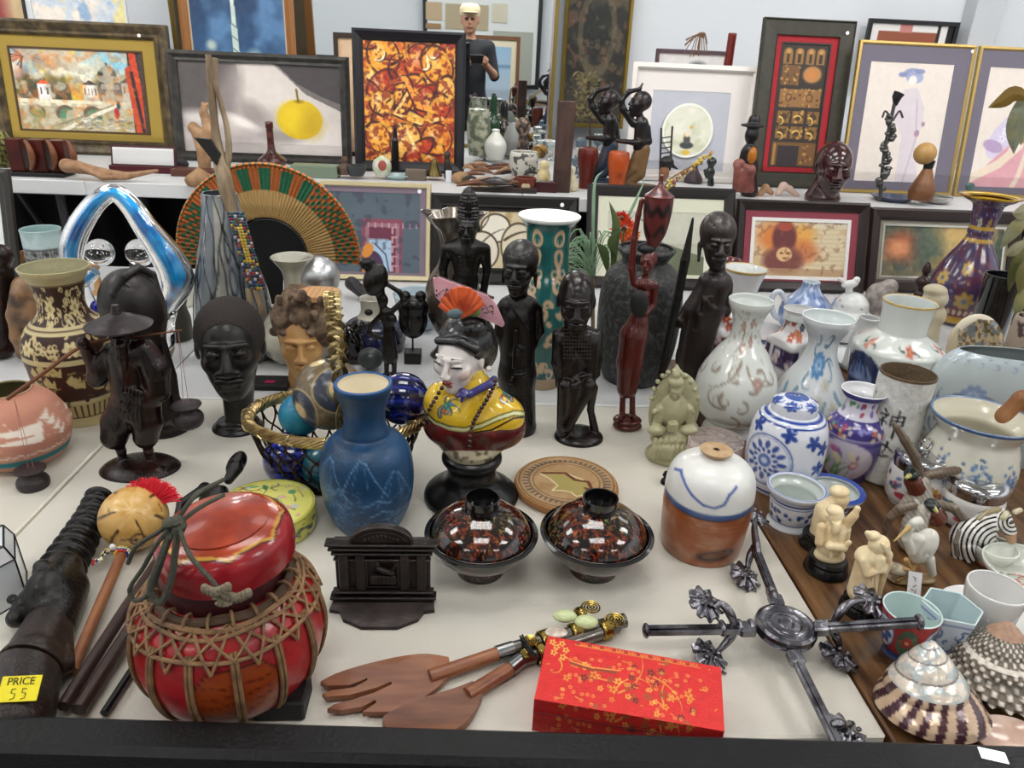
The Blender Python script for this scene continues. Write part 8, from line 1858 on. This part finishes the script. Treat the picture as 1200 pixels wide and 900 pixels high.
for (x,y,r_,h_,col_,lab) in ((1000,425,30,.014,'aab8d0','stack of small blue and white plates behind the navy panel vase'),(892,392,34,.012,'6a90cc','bright blue plate lying behind the white gilt rim vase'),(905,440,24,.05,'a8b0c0','pile of white saucers left of the plum square bottle')):
    F=Fig(x,y,name='plate_stack',label=lab,cat='plates',z=Z0);nn=max(2,int(h_/.005))
    for j in range(nn): F.add('plate',G().lathe([(1e-4,.002),(r_*F.k*.6,.002),(r_*F.k,.007),(r_*F.k,.0055),(r_*F.k*.6,0),(1e-4,0)],50).xf(t=(0,0,j*.0052)),mat(col_ if j % 2 == 0 else 'd0d4d8',.15,coat=.6))
# cloisonne vase
F=Fig(1117,384,r0=26,name='vase',label='purple cloisonne vase with a flared golden rim',cat='vase');c=Cv(260,150,'4a3350').noise('38305c',10,.45,.6,3,.8).noise('5c2c3c',9,.55,.62,6,.7);q=random.Random(6)
for i in range(230): c.ell(q.uniform(0,260),q.uniform(2,148),q.uniform(.8,2.2),q.uniform(.8,2),q.choice(['b09060','8a7ab0','a87880','6a8a9c','c8c0b8']),.9)
for (x,y,r_) in ((100,95,9),(135,118,12),(165,100,8),(128,80,8),(60,100,10),(200,100,10),(120,30,7),(150,30,7)): c.flower(x,y,r_,q.choice(['c8a860','b8c0b0','b09048']),'5a6a8c',7)
c.rect(0,34,260,38,'c09a38').rect(0,48,260,52,'c09a38').rect(0,128,260,140,'6c3038').rect(0,140,260,148,'a88434')
for i in range(30): c.ell(i*9,134,3,4,'b8a890')
F.pot('vase_wall',[(30,230),(27,234),(17,240),(15,252),(13,264),(14,272),(13,276),(18,288),(28,306),(36,326),(36,342),(28,358),(24,366),(26,374)],mat(attr=True,rough=.2,coat=.6),cv=c,n=110,seg=140,cin='b89234',rim='c8a43c')
F.add('gilt_rim',G().lathe([(F.k*22,F.prof([(1,234)])[0,1]),(F.k*30,F.prof([(1,231)])[0,1]),(F.k*31,F.prof([(1,229)])[0,1]),(F.k*22,F.prof([(1,232)])[0,1])],70),mat('c8a030',.25,1.0))
F=Fig(1152,408,r0=20,name='vase',label='glossy black cylindrical vase beside the purple cloisonne vase',cat='vase');F.pot('vase_wall',[(21,322),(21,326),(20,345),(19,396)],mat('0c0d10',.1,coat=1,mix=('20262c',14,.5,.7,(1,1,.3))),n=30,seg=60,col='0c0d10')
F=Fig(1180,380,r0=10,name='bottle',label='black glass bottle neck rising behind the leaves at the right edge',cat='bottle');F.pot('bottle_wall',[(9,246),(7,252),(7,290),(12,315),(13,372)],mat('0c0e12',.08,coat=1),n=40,seg=50)
F=Fig(1138,432,name='abalone_dish',label='upright cream and iridescent shell-shaped dish with dark speckles',cat='dish');ca=Cv(90,90,'c8b894',1.5).noise('6a5c40',4,.5,.55,3,.9).noise('7a8490',5,.55,.6,8,.9);ca.poly([(0,0),(40,0),(26,20),(22,90),(0,90)],'c9bda0');ca.poly([(0,0),(90,0),(90,12),(50,10),(30,24)],'d8cfb8')
F.e((1142,412),(34,48,9),(22,0,0)).e((1146,412,-7),(28,42,6),(22,0,0),op=-1,k=1).e((1120,428),(16,16,10));F.mesh('shell_dish',mat(attr=True,rough=.25,coat=.4),1.1,3,post=decal(F,ca,(1100,365,1182,450)))
F=Fig(1193,440,r0=20,name='flower_pot',label='beige speckled planter under the dried leaves at the right edge',cat='planter');F.pot('pot_wall',[(20,372),(22,380),(22,405),(18,430)],mat('a89a8c',.6,mix=('4a3c40',30,.55,.62)),n=20,seg=50)
F=Fig(1196,420,z=Z0,name='leafy_plant',label='artificial plant with long green and brown leaves at the right edge',cat='plant')
for i,(pts,w_,cl) in enumerate((([(1212,118,-30),(1190,110,-30),(1175,118,-30),(1158,126,-30)],8,'6a5214'),([(1208,100,-20),(1196,130,-24),(1190,155,-24),(1188,180,-24)],11,'6c705c'),([(1212,120,-10),(1204,145,-14),(1196,170,-14)],9,'8a8a64'),([(1210,255,-20),(1196,262,-24),(1184,275,-24),(1172,292,-24)],9,'7a7a5c'),([(1208,268),(1200,290,-10),(1188,320,-12),(1182,342,-12)],8,'5c6038'),([(1212,300,-20),(1202,318,-24),(1194,345,-24)],10,'6e6a3a'),([(1210,240,-20),(1198,248,-26),(1186,250,-28)],8,'858468'),([(1210,330),(1198,350,-10),(1190,372,-12)],9,'767a50'),([(1204,282,-14),(1190,292,-20),(1176,300,-20)],7,'8c8868'))):
    g=G();leafblade(g,F,pts,w_,12);F.add('leaf',g,mat(cl,.45,bump=(60,.3),mix=('8c8450',20,.55,.75)),False)
tubes(F,'stem',[([(1196,415),(1205,330),(1210,250),(1214,110)],2.2)],mat('4a4230',.7),7,16)
# ======================= things on the raised tables =======================
def lz(x,yb,r0,name,label,cat,pts,m_,n=30,col='ffffff',cin=None,group=None,open_=True,part='body',**k):
    F=Fig(x,yb,z=Z3,r0=r0,name=name,label=label,cat=cat,group=group);F.pot(part,pts,m_,n=n,seg=36,col=col,cin=cin,open_=open_,**k);return F
def bx(x,yb,w_,h_,d_,name,label,cat,m_,rz=0,part='body',group=None):
    F=Fig(x,yb,z=Z3,name=name,label=label,cat=cat,group=group);k=F.k;F.add(part,G().box((0,d_*k/2,h_*k/2),(w_*k,d_*k,h_*k),rz=rz,bev=.002),m_,False);return F
def fg(x,yb,name,label,cat,build,m_,h=1.1,kk=2,part='figure'):
    F=Fig(x,yb,z=Z3,name=name,label=label,cat=cat);build(F);F.mesh(part,m_,h,kk);return F
br=mat('7a4c30',.5,mix=('5c3422',30,.4,.7),bump=(60,.3));redw=mat('4a1810',.3,mix=('36100c',20,.4,.7));tanw=mat('a88460',.6,mix=('7c5c40',30,.4,.7),bump=(80,.4))
bon=mat('b08a68',.6,mix=('8c6448',40,.4,.7),bump=(80,.4));cerw=mat('d8d8d0',.2,coat=.5);clr=mat('e6eeee',.03,trans=.85,ior=1.35);dkb=mat('241c1a',.4,mix=('3a2c26',30,.4,.7))
F=lz(4,202,10,'lattice_vase','gold and green lattice globe at the left edge beside the coaster rack','ornament',[(7,150),(13,158),(17,172),(14,186),(9,196)],mat('8a8a4c',.3,.5,mix=('3c3a20',90,.45,.55)))
F=Fig(48,206,z=Z3,name='coaster_rack',label='black tray holding three reddish wooden crescent-edged coasters',cat='rack');k=F.k;F.add('tray',G().box((0,.01,.006),(k*62,k*30,.012),bev=.002),BLKM,False)
for i,x in enumerate((26,52,75)):
    o=F.add('coaster',G().box((F.q(x-3,200)[0],.01,.012+k*18),(k*17,k*14,k*36),bev=.002),redw,False);g=G();c_=F.q(x+8,182,-8);g.tube([c_+k*np.array([7*math.cos(a)-4,0,17*math.sin(a)]) for a in np.linspace(-1.3,1.3,14)],[k*1.5,k*4,k*1.5],8);F.add('crescent',g,br)
fg(125,212,'bone_carving','long pale carved wooden figure lying along the left table edge','carving',lambda F: F.path([(78,194),(92,196),(120,202),(150,206),(184,200)],[8,7,5,4,2],k=2).e((80,195,-4),(7,6,6)).path([(98,198,-6),(120,208,-8),(148,209,-6)],[3,3,2]),bon)
F=bx(164,204,76,8,24,'jewel_case','maroon hinged case with an open white lined lid under the townscape','case',mat('4c0f18',.5));k=F.k;o=F.add('open_lid',G().box((0,.03,k*18),(k*76,.006,k*24),rx=-.25,bev=.002),mat('3c0f16',.5),False);F.add('white_lining',G().box((0,.025,k*18),(k*70,.004,k*19),rx=-.25),mat('dcdcdc',.7),False);F.root.location[1]+=.02
fg(238,204,'root_carving','light knotted wood root carving in front of the apple painting','carving',lambda F: F.path([(240,196),(238,172),(232,156),(227,148)],[7,8,7,5]).path([(240,170),(246,152),(240,136),(238,122)],[7,8,5,2.5]).e((226,150),(6,6,5)).e((246,155),(8,8,6)).c((236,132),3,(243,122),2),tanw)
bx(232,206,54,8,24,'wooden_box','flat red brown wooden box under the light root carving','box',mat('5a3428',.4)).root.location[1]-=.03
F=lz(224,226,14,'wooden_cone','light brown wooden cone with a rounded base left of the woven fan','carving',[(1,201),(8,206),(17,214),(15,222),(9,225)],tanw,open_=False);F.root.location[1]+=.08
fg(210,200,'rock','small dark grey rock beside the flat wooden box','rock',lambda F: F.e((210,192),(11,6,8)).e((204,194),(6,5,6)),mat('3a3a3e',.8),1.3)
lz(320,200,15,'bottle','dark red long-necked bottle in front of the apple painting','bottle',[(4.5,143),(4.5,150),(4,152),(4.5,175),(9,181),(16,187),(16,192),(11,196)],mat('3c1614',.2,coat=.4,mix=('6a4038',30,.5,.7)))
bx(368,209,54,14,24,'tin_box','pale green hinged tin box right of the dark red bottle','box',mat('7c8c78',.45,.3))
lz(405,210,8,'perfume_bottle','small brown bottle with a white tag beside the green tin','bottle',[(3,184),(4,188),(3,191),(8,196),(8,204)],mat('5a4438',.3));lz(418,211,10,'bowl','small dark grey bowl in front of the abstract painting corner','bowl',[(12,194),(11,200),(8,206)],mat('34383a',.4))
F=lz(448,211,8,'egg_ornament','oval green and white ornament with a red face before the abstract painting','ornament',[(2,183),(9,188),(11,196),(8,205)],mat('b8c49c',.3,mix=('d8d4cc',40,.4,.6)),open_=False);F.add('red_face',G().ell(F.q(448,194,-11),(F.k*5,F.k*2,F.k*6),12),mat('a05040',.5))
lz(466,212,16,'dish','flat pale blue glass dish in front of the abstract painting','dish',[(17,205),(12,209)],mat('a8c0c0',.1,coat=.5));
fg(463,206,'carved_figurine','thin tall black figurine against the abstract painting','figurine',lambda F: F.c((463,166),4,(463,200),5).c((463,150),2,(463,164),3).e((463,203),(6,3,6)),BLK,1)
fg(492,200,'carved_figurine','small black reaching figurine on a stone block against the abstract painting','figurine',lambda F: F.c((492,172),3.5,(493,186),4).c((493,186),3,(490,196),3).e((491,166),(3,4,3)).c((490,174),2,(483,168),1.5).e((492,197),(8,3,7)),BLK,1);bx(487,212,24,12,14,'stone_block','grey brown stone block under the small reaching figurine','block',mat('6c6054',.8))
F=lz(509,212,8,'brass_bell','small tarnished brass bell right of the stone block','bell',[(2,186),(4,190),(6,198),(10,206)],mat('6a5c34',.35,.8),open_=False)
fg(526,212,'carved_figurine','small dark figurine with a white tag at the frame edge of the abstract painting','figurine',lambda F: F.c((524,190),4,(526,206),6).e((524,182),(4,5,4)),dkb,1);bx(526,213,7,14,1.5,'price_tag','tiny white tag leaning on the small dark figurine','price tag',mat('dfe2e8',.6)).root.location[1]-=.025
lz(540,216,8,'sea_sponge','tan ball of sponge beside the dark tray of twigs','sponge',[(2,201),(9,204),(11,209),(8,214)],tanw,open_=False)
F=bx(590,226,78,6,30,'tray','dark tray heaped with brown driftwood pieces in front of the mirror','tray',dkb)
for i in range(34):
    x,y=rnd.uniform(548,625),rnd.uniform(186,210);c_=P(x,y+8,Z3+rnd.uniform(.01,.03));a=rnd.uniform(-.6,.6);L=rnd.uniform(.02,.06);g=G();g.tube(spl([(-L,0,0),(0,rnd.uniform(-.01,.01),.008),(L,0,rnd.uniform(-.004,.008))],7),[.003,rnd.uniform(.006,.012),.003],6);o=g.obj('wood_piece',[br,dkb,bon][i % 3],None,loc=c_,rot=(0,0,a));tag(o,'small gnarled piece of brown wood in the heap before the mirror','wood','driftwood pieces heaped before the mirror')
bx(568,222,34,6,6,'paper_roll','yellow green rolled paper lying on the driftwood heap','roll',mat('a8a050',.6),rz=.3).root.location[1]-=.04
bx(658,226,19,100,16,'wooden_post','tall dark square wooden post standing right of the mirror','post',mat('3a2620',.6,mix=('4c342c',20,.4,.7,(3,3,.5)),bump=(60,.5)))
lz(615,226,13,'canister','red brown canister with a round pale emblem','canister',[(13,208),(13,222)],mat('6a3020',.4)).add('emblem',G().ell((0,-.034,.018),(.014,.002,.014),14),mat('c8b898',.5));bx(640,226,26,12,16,'box','small dark red box at the foot of the tall wooden post','box',mat('3c1416',.4))
fg(638,214,'bird_figurine','cream figurine with a yellow round head left of the wooden post','figurine',lambda F: F.e((637,206),(8,9,7)).e((638,194),(6,6,6)),mat('d8c898',.4,mix=('c8a050',20,.5,.6)),1)
fg(670,224,'lady_figurine','small cream robed figurine right of the wooden post','figurine',lambda F: F.c((670,218),8,(670,204),4).e((670,199),(3.4,4.4,3.4)).c((665,206),2.5,(666,216),2),mat('d0c8a8',.4),1)
# crowd before the mirror (back table)
for (x,yb,r0,nm,lb,ct,pts,m_) in (
 (560,190,14,'glass_vase','clear glass vase with dull green stems next to the abstract painting','vase',[(12,128),(14,145),(13,165),(11,182)],mat('5c6454',.1,coat=.5,mix=('a8a890',30,.45,.6))),
 (578,178,7,'wine_bottle','green bottle with a red capped neck before the mirror','bottle',[(2.5,112),(3,118),(3,135),(7,145),(7,172)],mat('24402c',.1,coat=.5)),
 (590,178,9,'wine_bottle','dark bottle with a yellow and red neck before the mirror','bottle',[(3,120),(4,128),(4,140),(9,150),(9,172)],mat('4a4420',.2,coat=.4,mix=('181818',20,.45,.5))),
 (580,192,12,'jug','white round jug under the green bottle','jug',[(5,152),(5,156),(12,166),(13,176),(9,187)],cerw),
 (602,188,14,'stone_bust','pale grey rounded bust shape left of the dark headed figurine','bust',[(5,144),(10,152),(14,166),(14,182)],mat('8a8c88',.5)),
 (613,212,17,'planter','crackled white pot with dark sprays in front of the mirror','pot',[(16,178),(17,184),(17,198),(13,206)],mat('c0beb4',.3,mix=('4a4844',50,.55,.6))),
 (632,186,9,'ball_ornament','yellow ochre ball ornament before the mirror','ornament',[(2,169),(8,172),(9,178),(6,184)],mat('b08838',.35,mix=('6a4a28',40,.5,.6))),
 (812,216,11,'vase','dull plum coloured bottle vase in front of the box frame','vase',[(3,194),(4,199),(10,208),(11,213)],mat('4a3c42',.5)),
 (1165,230,14,'bowl','blue and white speckled bowl above the purple vase rim','bowl',[(17,215),(17,219),(12,228)],mat('a8b4bc',.2,coat=.5,mix=('5a708c',90,.45,.6))),
 (1128,230,9,'lidded_pot','small teal lidded pot beside the gold frame edge','pot',[(2,208),(3,211),(9,214),(10,219),(9,227)],mat('3c5c58',.3,coat=.4)),
 (1095,240,15,'ashtray','cut crystal ashtray behind the purple vase','ashtray',[(18,230),(18,233),(14,236)],mat('a8a8a4',.1,trans=.4,ior=1.4)),
 (1045,238,20,'dish','blue grey shallow dish in front of the left kimono print','dish',[(24,230),(16,235)],mat('3c4460',.3,coat=.4))):
    lz(x,yb,r0,nm,lb,ct,pts,m_,open_=nm not in ('wine_bottle','stone_bust','ball_ornament','lidded_pot'))
fg(614,192,'head_figurine','dark faced figurine in a white collar before the mirror','figurine',lambda F: F.e((613,148),(9,10,8)).c((613,158),5,(613,182),8),mat('2c2420',.4,mix=('8a7060',40,.5,.6)),1.1)
bx(592,184,18,10,10,'tin','small pale teal tin before the mirror','tin',mat('9cac98',.4));bx(616,182,22,16,10,'radio','small black and white box below the dark faced figurine','box',mat('b8b8b8',.4,mix=('1c1c1c',60,.45,.5))).root.location[1]-=.06
r3=random.Random(21)
for i in range(26):
    x=[r3.uniform(675,702),r3.uniform(552,648)][i % 2];yb=r3.uniform(176,216) if i % 2 == 0 else r3.uniform(176,190);w_=r3.uniform(4,7);h_=r3.uniform(12,26)
    m_=[clr,mat('b0b6b8',.15,.9),cerw,mat('5a6a78',.1,coat=.5)][r3.randrange(4)]
    lz(x,yb,w_*.8,'glass_goblet','small glass or silver piece in the crowded glassware around the wooden post','glassware',[(w_,yb-h_),(w_*.9,yb-h_*.6),(w_*.25,yb-h_*.45),(w_*.25,yb-h_*.2),(w_*.8,yb-w_*.25)],m_,n=18,group='small glassware before the mirror')
# dried plant
F=Fig(692,196,z=Z3,name='dried_plant',label='dried olive brown plant on a thin stem before the dark tapestry',cat='plant');tubes(F,'stem',[([(692,192),(691,140),(690,95)],1.3)],mat('3a3424',.7),6,8);g=G()
for i in range(150):
    a=rnd.uniform(0,6.28);c_=F.q(690+rnd.gauss(0,7),rnd.uniform(84,140),rnd.uniform(-8,8));d=np.array([math.cos(a),rnd.uniform(-.4,.4),math.sin(a)])*.014;s_=np.array([-d[2],0,d[0]])*.3;g.add([c_-d,c_+s_,c_+d,c_-s_],[(0,1,2,3)])
F.add('dry_leaves',g,mat('5c5840',.8,mix=('7a6c48',30,.4,.6)),False)['kind']='stuff'
# drummers
def drummer(dx,lab,col,jeans):
    F=Fig(745+dx,226,z=Z3,name='drummer_figurine',label=lab,cat='figurine');X=lambda x: x+dx
    F.c((X(752),145),8,(X(750),172),8,k=3).c((X(750),136),4,(X(750),142),5).path([(X(742),145),(X(730),128),(X(728),118),(X(736),108),(X(750),104)],[4.5,4,3.6,3.2,2]).path([(X(758),150),(X(760),166),(X(742),167,-8),(X(724),165,-10)],[4.5,4,3.2,2.6]);F.c((X(750),104),1.5,(X(753),98),1.2)
    head(F,X(750),122,15,yaw=-60,pitch=-10,wide=.85);F.mesh('body',mat('100e10',.3,mix=('281614',20,.5,.7)),1.0,2)
    F.path([(X(752),174),(X(742),196),(X(724),214)],[8,7,5]).path([(X(755),176),(X(750),204),(X(735),216)],[7,6,5]).e((X(748),218),(26,3,14));F.mesh('trousers',mat(jeans,.5,mix=('5c4028',20,.5,.7)),1.1,2)
    F.root.location[1]+=.11 if dx else 0;g=G();k=F.k;c_=F.q(X(721),216,-4);g.lathe(spl([(k*8,0),(k*9,k*14),(k*12,k*34),(k*11.5,k*44),(k*9,k*47),(1e-4,k*47)],24),26);g.xf(t=(c_[0],c_[1]-.02,0));F.add('drum',g,mat(col,.35,mix=('6a2c14',14,.5,.7)))
drummer(0,'front carved drummer with raised hand and orange drum','a8481c','6a5030');drummer(-30,'rear carved drummer half hidden behind the front one, dark red drum','5c1a12','28384c')
F=Fig(779,216,z=Z3,name='toy_ladder',label='small dark wooden ladder leaning in front of the box frame',cat='ladder');g=G()
for (a,b) in (((773,212),(775,150)),((785,200),(788,148))): g.tube([F.q(*a),F.q(*b,10)],.0035,6)
for i in range(7): g.tube([F.q(774,162+i*6,4),F.q(787,160+i*6,4)],.0022,5)
F.add('ladder',g,BLKM);fg(780,216,'head_figurine','small tan head with wild black hair at the foot of the ladder','figurine',lambda F: F.e((778,203),(6,9,6),col='8a5c3c').e((781,190),(9,6,6),col='120f10').c((784,192),3,(794,198),1,col='120f10').c((780,186),3,(788,183),1,col='120f10'),PAINT,1)
fg(833,218,'dragon_vase','dark green sculpted small vase right of the plum bottle vase','vase',lambda F: F.c((834,190),6,(833,196),3).e((832,202),(6,6,5)).c((833,206),3,(833,216),4).c((826,200),2,(828,208),1.5),mat('0f1c18',.15,coat=.5),1)
F=Fig(878,230,z=Z3,name='hatted_figurine',label='carved figurine in a black wide-brimmed hat with an orange vest',cat='figurine');F.c((880,196),9,(878,176),8,col='1c1614').e((882,182,-8),(5,9,4),col='a8641c').e((881,158),(8,11,8),col='141314').c((872,178),4,(868,190),3,col='1c1614').e((882,147),(14,2.4,13),col='161214').c((883,146),7,(884,141),7,col='161214').c((878,196),9,(878,224),10,col='2c1c18');F.mesh('figure',mat(attr=True,rough=.35),1.1,2)
fg(868,232,'carved_animals','reddish carved group of intertwined figures below the hatted figurine','carving',lambda F: [F.c((864+i*5,196+(i % 2)*5,-8),4,(862+i*6,222,-8),4) for i in range(4)] and F.e((866,192,-6),(7,6,5)).e((880,200,-10),(6,7,5)),mat('6a3a34',.45,mix=('8c5448',30,.4,.7)),1.1)
fg(922,230,'bone_shell','small pink and white curved bone piece below the red panel','bone',lambda F: F.path([(912,226),(918,218),(926,222),(934,229)],[4,4.5,3.5,3]),mat('d8bcae',.5),1);fg(898,230,'bone_shell','small brown curved shell piece left of the pink bone','shell',lambda F: F.path([(890,228),(897,220),(904,226)],[4,4,3]),bon,1)
F=Fig(968,236,z=Z3,name='carved_bust',label='glossy maroon bust of a bald man before the red panel',cat='bust');head(F,976,198,31,yaw=18,pitch=4,wide=.9,lips=1.2,nose=1.2,closed=False);F.c((968,214,4),13,(964,230,4),20);F.mesh('bust',mat('2a0f10',.2,mix=('3c1618',20,.4,.7),coat=.4),1.2,3)
F=Fig(1076,240,z=Z3,name='gourd_figurine',label='brown bottle gourd figure with a round tan ball on top',cat='ornament');F.add('ball',G().ell(F.q(1084,180),F.kk(F.q(1084,180))*12.5,20),mat('b08a50',.45,mix=('8a6030',14,.4,.7,(1,1,.2))));z_=F.prof([(1,191)])[0,1];F.add('neck',G().lathe([(1e-4,z_+.01),(F.k*6,z_+.008),(F.k*5,z_-.02),(1e-4,z_-.02)],20),BLKM);F.add('gourd',G().lathe(spl(F.prof([(4,194),(8,206),(14,222),(13,234)]),20),24),mat('7a5030',.45,mix=('5a3820',14,.4,.7)))
F=Fig(1030,238,z=Z3,name='metal_plant',label='tall dark metal flower sculpture in front of the left kimono print',cat='sculpture');stl=mat('5a5a58',.35,.7);g=G();g.tube(spl([F.q(1031,234),F.q(1036,180),F.q(1044,140),F.q(1050,114)],12),F.k*2,7);F.add('stem',g,stl);g=G();g.tube([F.q(1049,124),F.q(1051,114),F.q(1054,109)],[F.k*2,F.k*5,F.k*6],10);F.add('bloom',g,BLKM);g=G()
for i in range(26): y=136+i*3.4;x=1045-(y-136)*.15;g.ell(F.q(x+rnd.uniform(-5,5),y,rnd.uniform(-4,4)),(F.k*rnd.uniform(3,6),F.k*3,F.k*rnd.uniform(2,4)),8)
for s_ in (-1,1): g.tube(spl([F.q(1046,142),F.q(1046+s_*8,130),F.q(1046+s_*12,138)],8),F.k*1.2,5)
F.add('leaf_cluster',g,stl)['kind']='stuff'
F=lz(886,232,5,'reed_vase','tall red vase with dry reeds rising behind the olive framed panel','vase',[(5,33),(5,60),(6,130),(6,225)],mat('6a1c18',.3));F.root.location[1]+=.5
F.root.scale=(1.18,1.18,1.0);g=G()
for i in range(20): a=rnd.uniform(-1.6,.2);g.tube(spl([F.q(886,40),F.q(886+math.sin(a)*10,38-math.cos(a)*6),F.q(886+math.sin(a)*24,50+rnd.uniform(-8,18))],6),.0014,4)
F.add('reeds',g,mat('7a5a40',.8))['kind']='stuff'
# ======================= the photographer (seen in the mirror) =======================
F=Fig(0,0,loc=np.array([-.07,-.42,0.0]),name='person',label='person in a dark t-shirt and cream cap holding up a phone, seen in the mirror',cat='person')
def cc_(a,ra,b,rb=None,col='1c1f26',k=.02,op=1):
    A,B=np.array(a,float),np.array(b,float);rb=ra if rb is None else rb;R_=max(ra,rb);F.p.append(dict(t='c',a=A,b=B,ra=ra,rb=rb,op=op,k=k,col=col,bb=(np.minimum(A,B)-R_,np.maximum(A,B)+R_),pri=0))
SK='b88a70';TR_='2a2c34'
for s_ in (-1,1):
    cc_((s_*.10,0,.95),.095,(s_*.11,.02,.52),.065,TR_);cc_((s_*.11,.02,.52),.06,(s_*.12,-.02,.1),.045,TR_);cc_((s_*.12,-.04,.05),.045,(s_*.13,.12,.035),.035,'1a1a1a')
    cc_((s_*.18,0,1.44),.062,(s_*.24,.04,1.2),.05);cc_((s_*.24,.04,1.2),.042,(s_*.07+.07,.34,1.31),.026,SK,.01);hx_=s_*.085+.07;cc_((s_*.07+.07,.34,1.31),.028,(hx_,.385,1.335),.024,SK,.01)
    for j in range(4): cc_((hx_,.385,1.355-j*.015),.0085,(hx_-s_*.004,.41,1.36-j*.017),.008,SK,.004);cc_((hx_-s_*.004,.41,1.36-j*.017),.008,(hx_-s_*(.022+.003*j),.402,1.36-j*.017),.0075,SK,.002)
    cc_((hx_,.38,1.34),.010,(hx_-s_*.03,.378,1.35),.009,SK,.004)
cc_((0,0,.95),.13,(0,0,1.15),.14,TR_,.05);cc_((0,0,1.08),.15,(0,0,1.36),.15,k=.05);cc_((-.14,0,1.43),.075,(.14,0,1.43),.075,k=.05);cc_((0,0,1.46),.055,(0,.01,1.58),.052,SK)
h=Sub(F,600,300,1);h.o=np.array([0,.03,1.66]);h.s=.115;h.M=np.diag([1.,1.,1.]);h.v=lambda p: h.o+np.array([p[0],p[1],p[2]])*h.s
h.e((0,-.12,.25),(.72,.82,.74),col=SK).e((0,.18,-.2),(.56,.58,.74),col=SK,k=.2).e((0,.42,-.74),(.26,.26,.22),col=SK).c((0,.76,.25),.06,(0,.92,-.18),.1,col=SK).c((-.2,.76,-.5),.06,(.2,.76,-.5),.06,col='8a5448').c((-.4,.76,.14),.07,(-.15,.8,.14),.07,col='2a2018').c((.15,.8,.14),.07,(.4,.76,.14),.07,col='2a2018').e((-.7,-.05,0),(.07,.15,.22),col=SK).e((.7,-.05,0),(.07,.15,.22),col=SK)
V_,F_,C_=sdf_mesh(F.p,.011,.01);F.p=[];g=G();g.v=[V_];g.f=[tuple(int(x) for x in q) for q in F_.tolist()];g.c=[C_];g.n=len(V_);F.add('body',g,mat(attr=True,rough=.7),'all')
g=G();g.lathe([(.088,1.70),(.096,1.73),(.094,1.77),(.07,1.80),(1e-4,1.81)],28);g.xf(t=(0,.02,0));g.ell((0,.12,1.725),(.075,.07,.008),18);F.add('cap',g,mat('cfc0a0',.8))
ph_=T('phone','black phone held up by the person at the camera position','phone',(0,-.024,1.30));G().box((0,0,.04),(.15,.008,.072),bev=.003).obj('phone_body',mat('101114',.2),ph_,False)
# small pieces that belong to a part go one level deeper
SUBS=dict(lid_knob='lid',lid_ring='steel_lid',rim_ties='rim',handle_clasp='braided_handle',emblem='body',relief_scene='relief_frame',arch_moulding='arch',edge_strip='glass_body',bubbles='glass_ball',petal_relief='cup_wall',plate_trim='headdress_plate',bird_finial='lid',flower_centre='petals',coral_bud='orange_shell',crescent='coaster',hoop_ties='rattan_hoop',gilt_rim='vase_wall',rim_band='planter_wall',painted_flowers='bowl_wall',fillet='mount_board',picture='mount_board',knot='grey_cord',bloom='stem',white_lining='open_lid')
base=lambda o: o.name.split('.')[0]
for r_ in [o for o in COL.objects if o.parent is None]:
    kids=list(r_.children);byn={}
    for o in kids: byn.setdefault(base(o),[]).append(o)
    for o in kids:
        ps=byn.get(SUBS.get(base(o)),[])
        if ps:
            p_=ps[min(byn[base(o)].index(o),len(ps)-1)]
            if p_.matrix_basis == Matrix.Identity(4): o.parent=p_
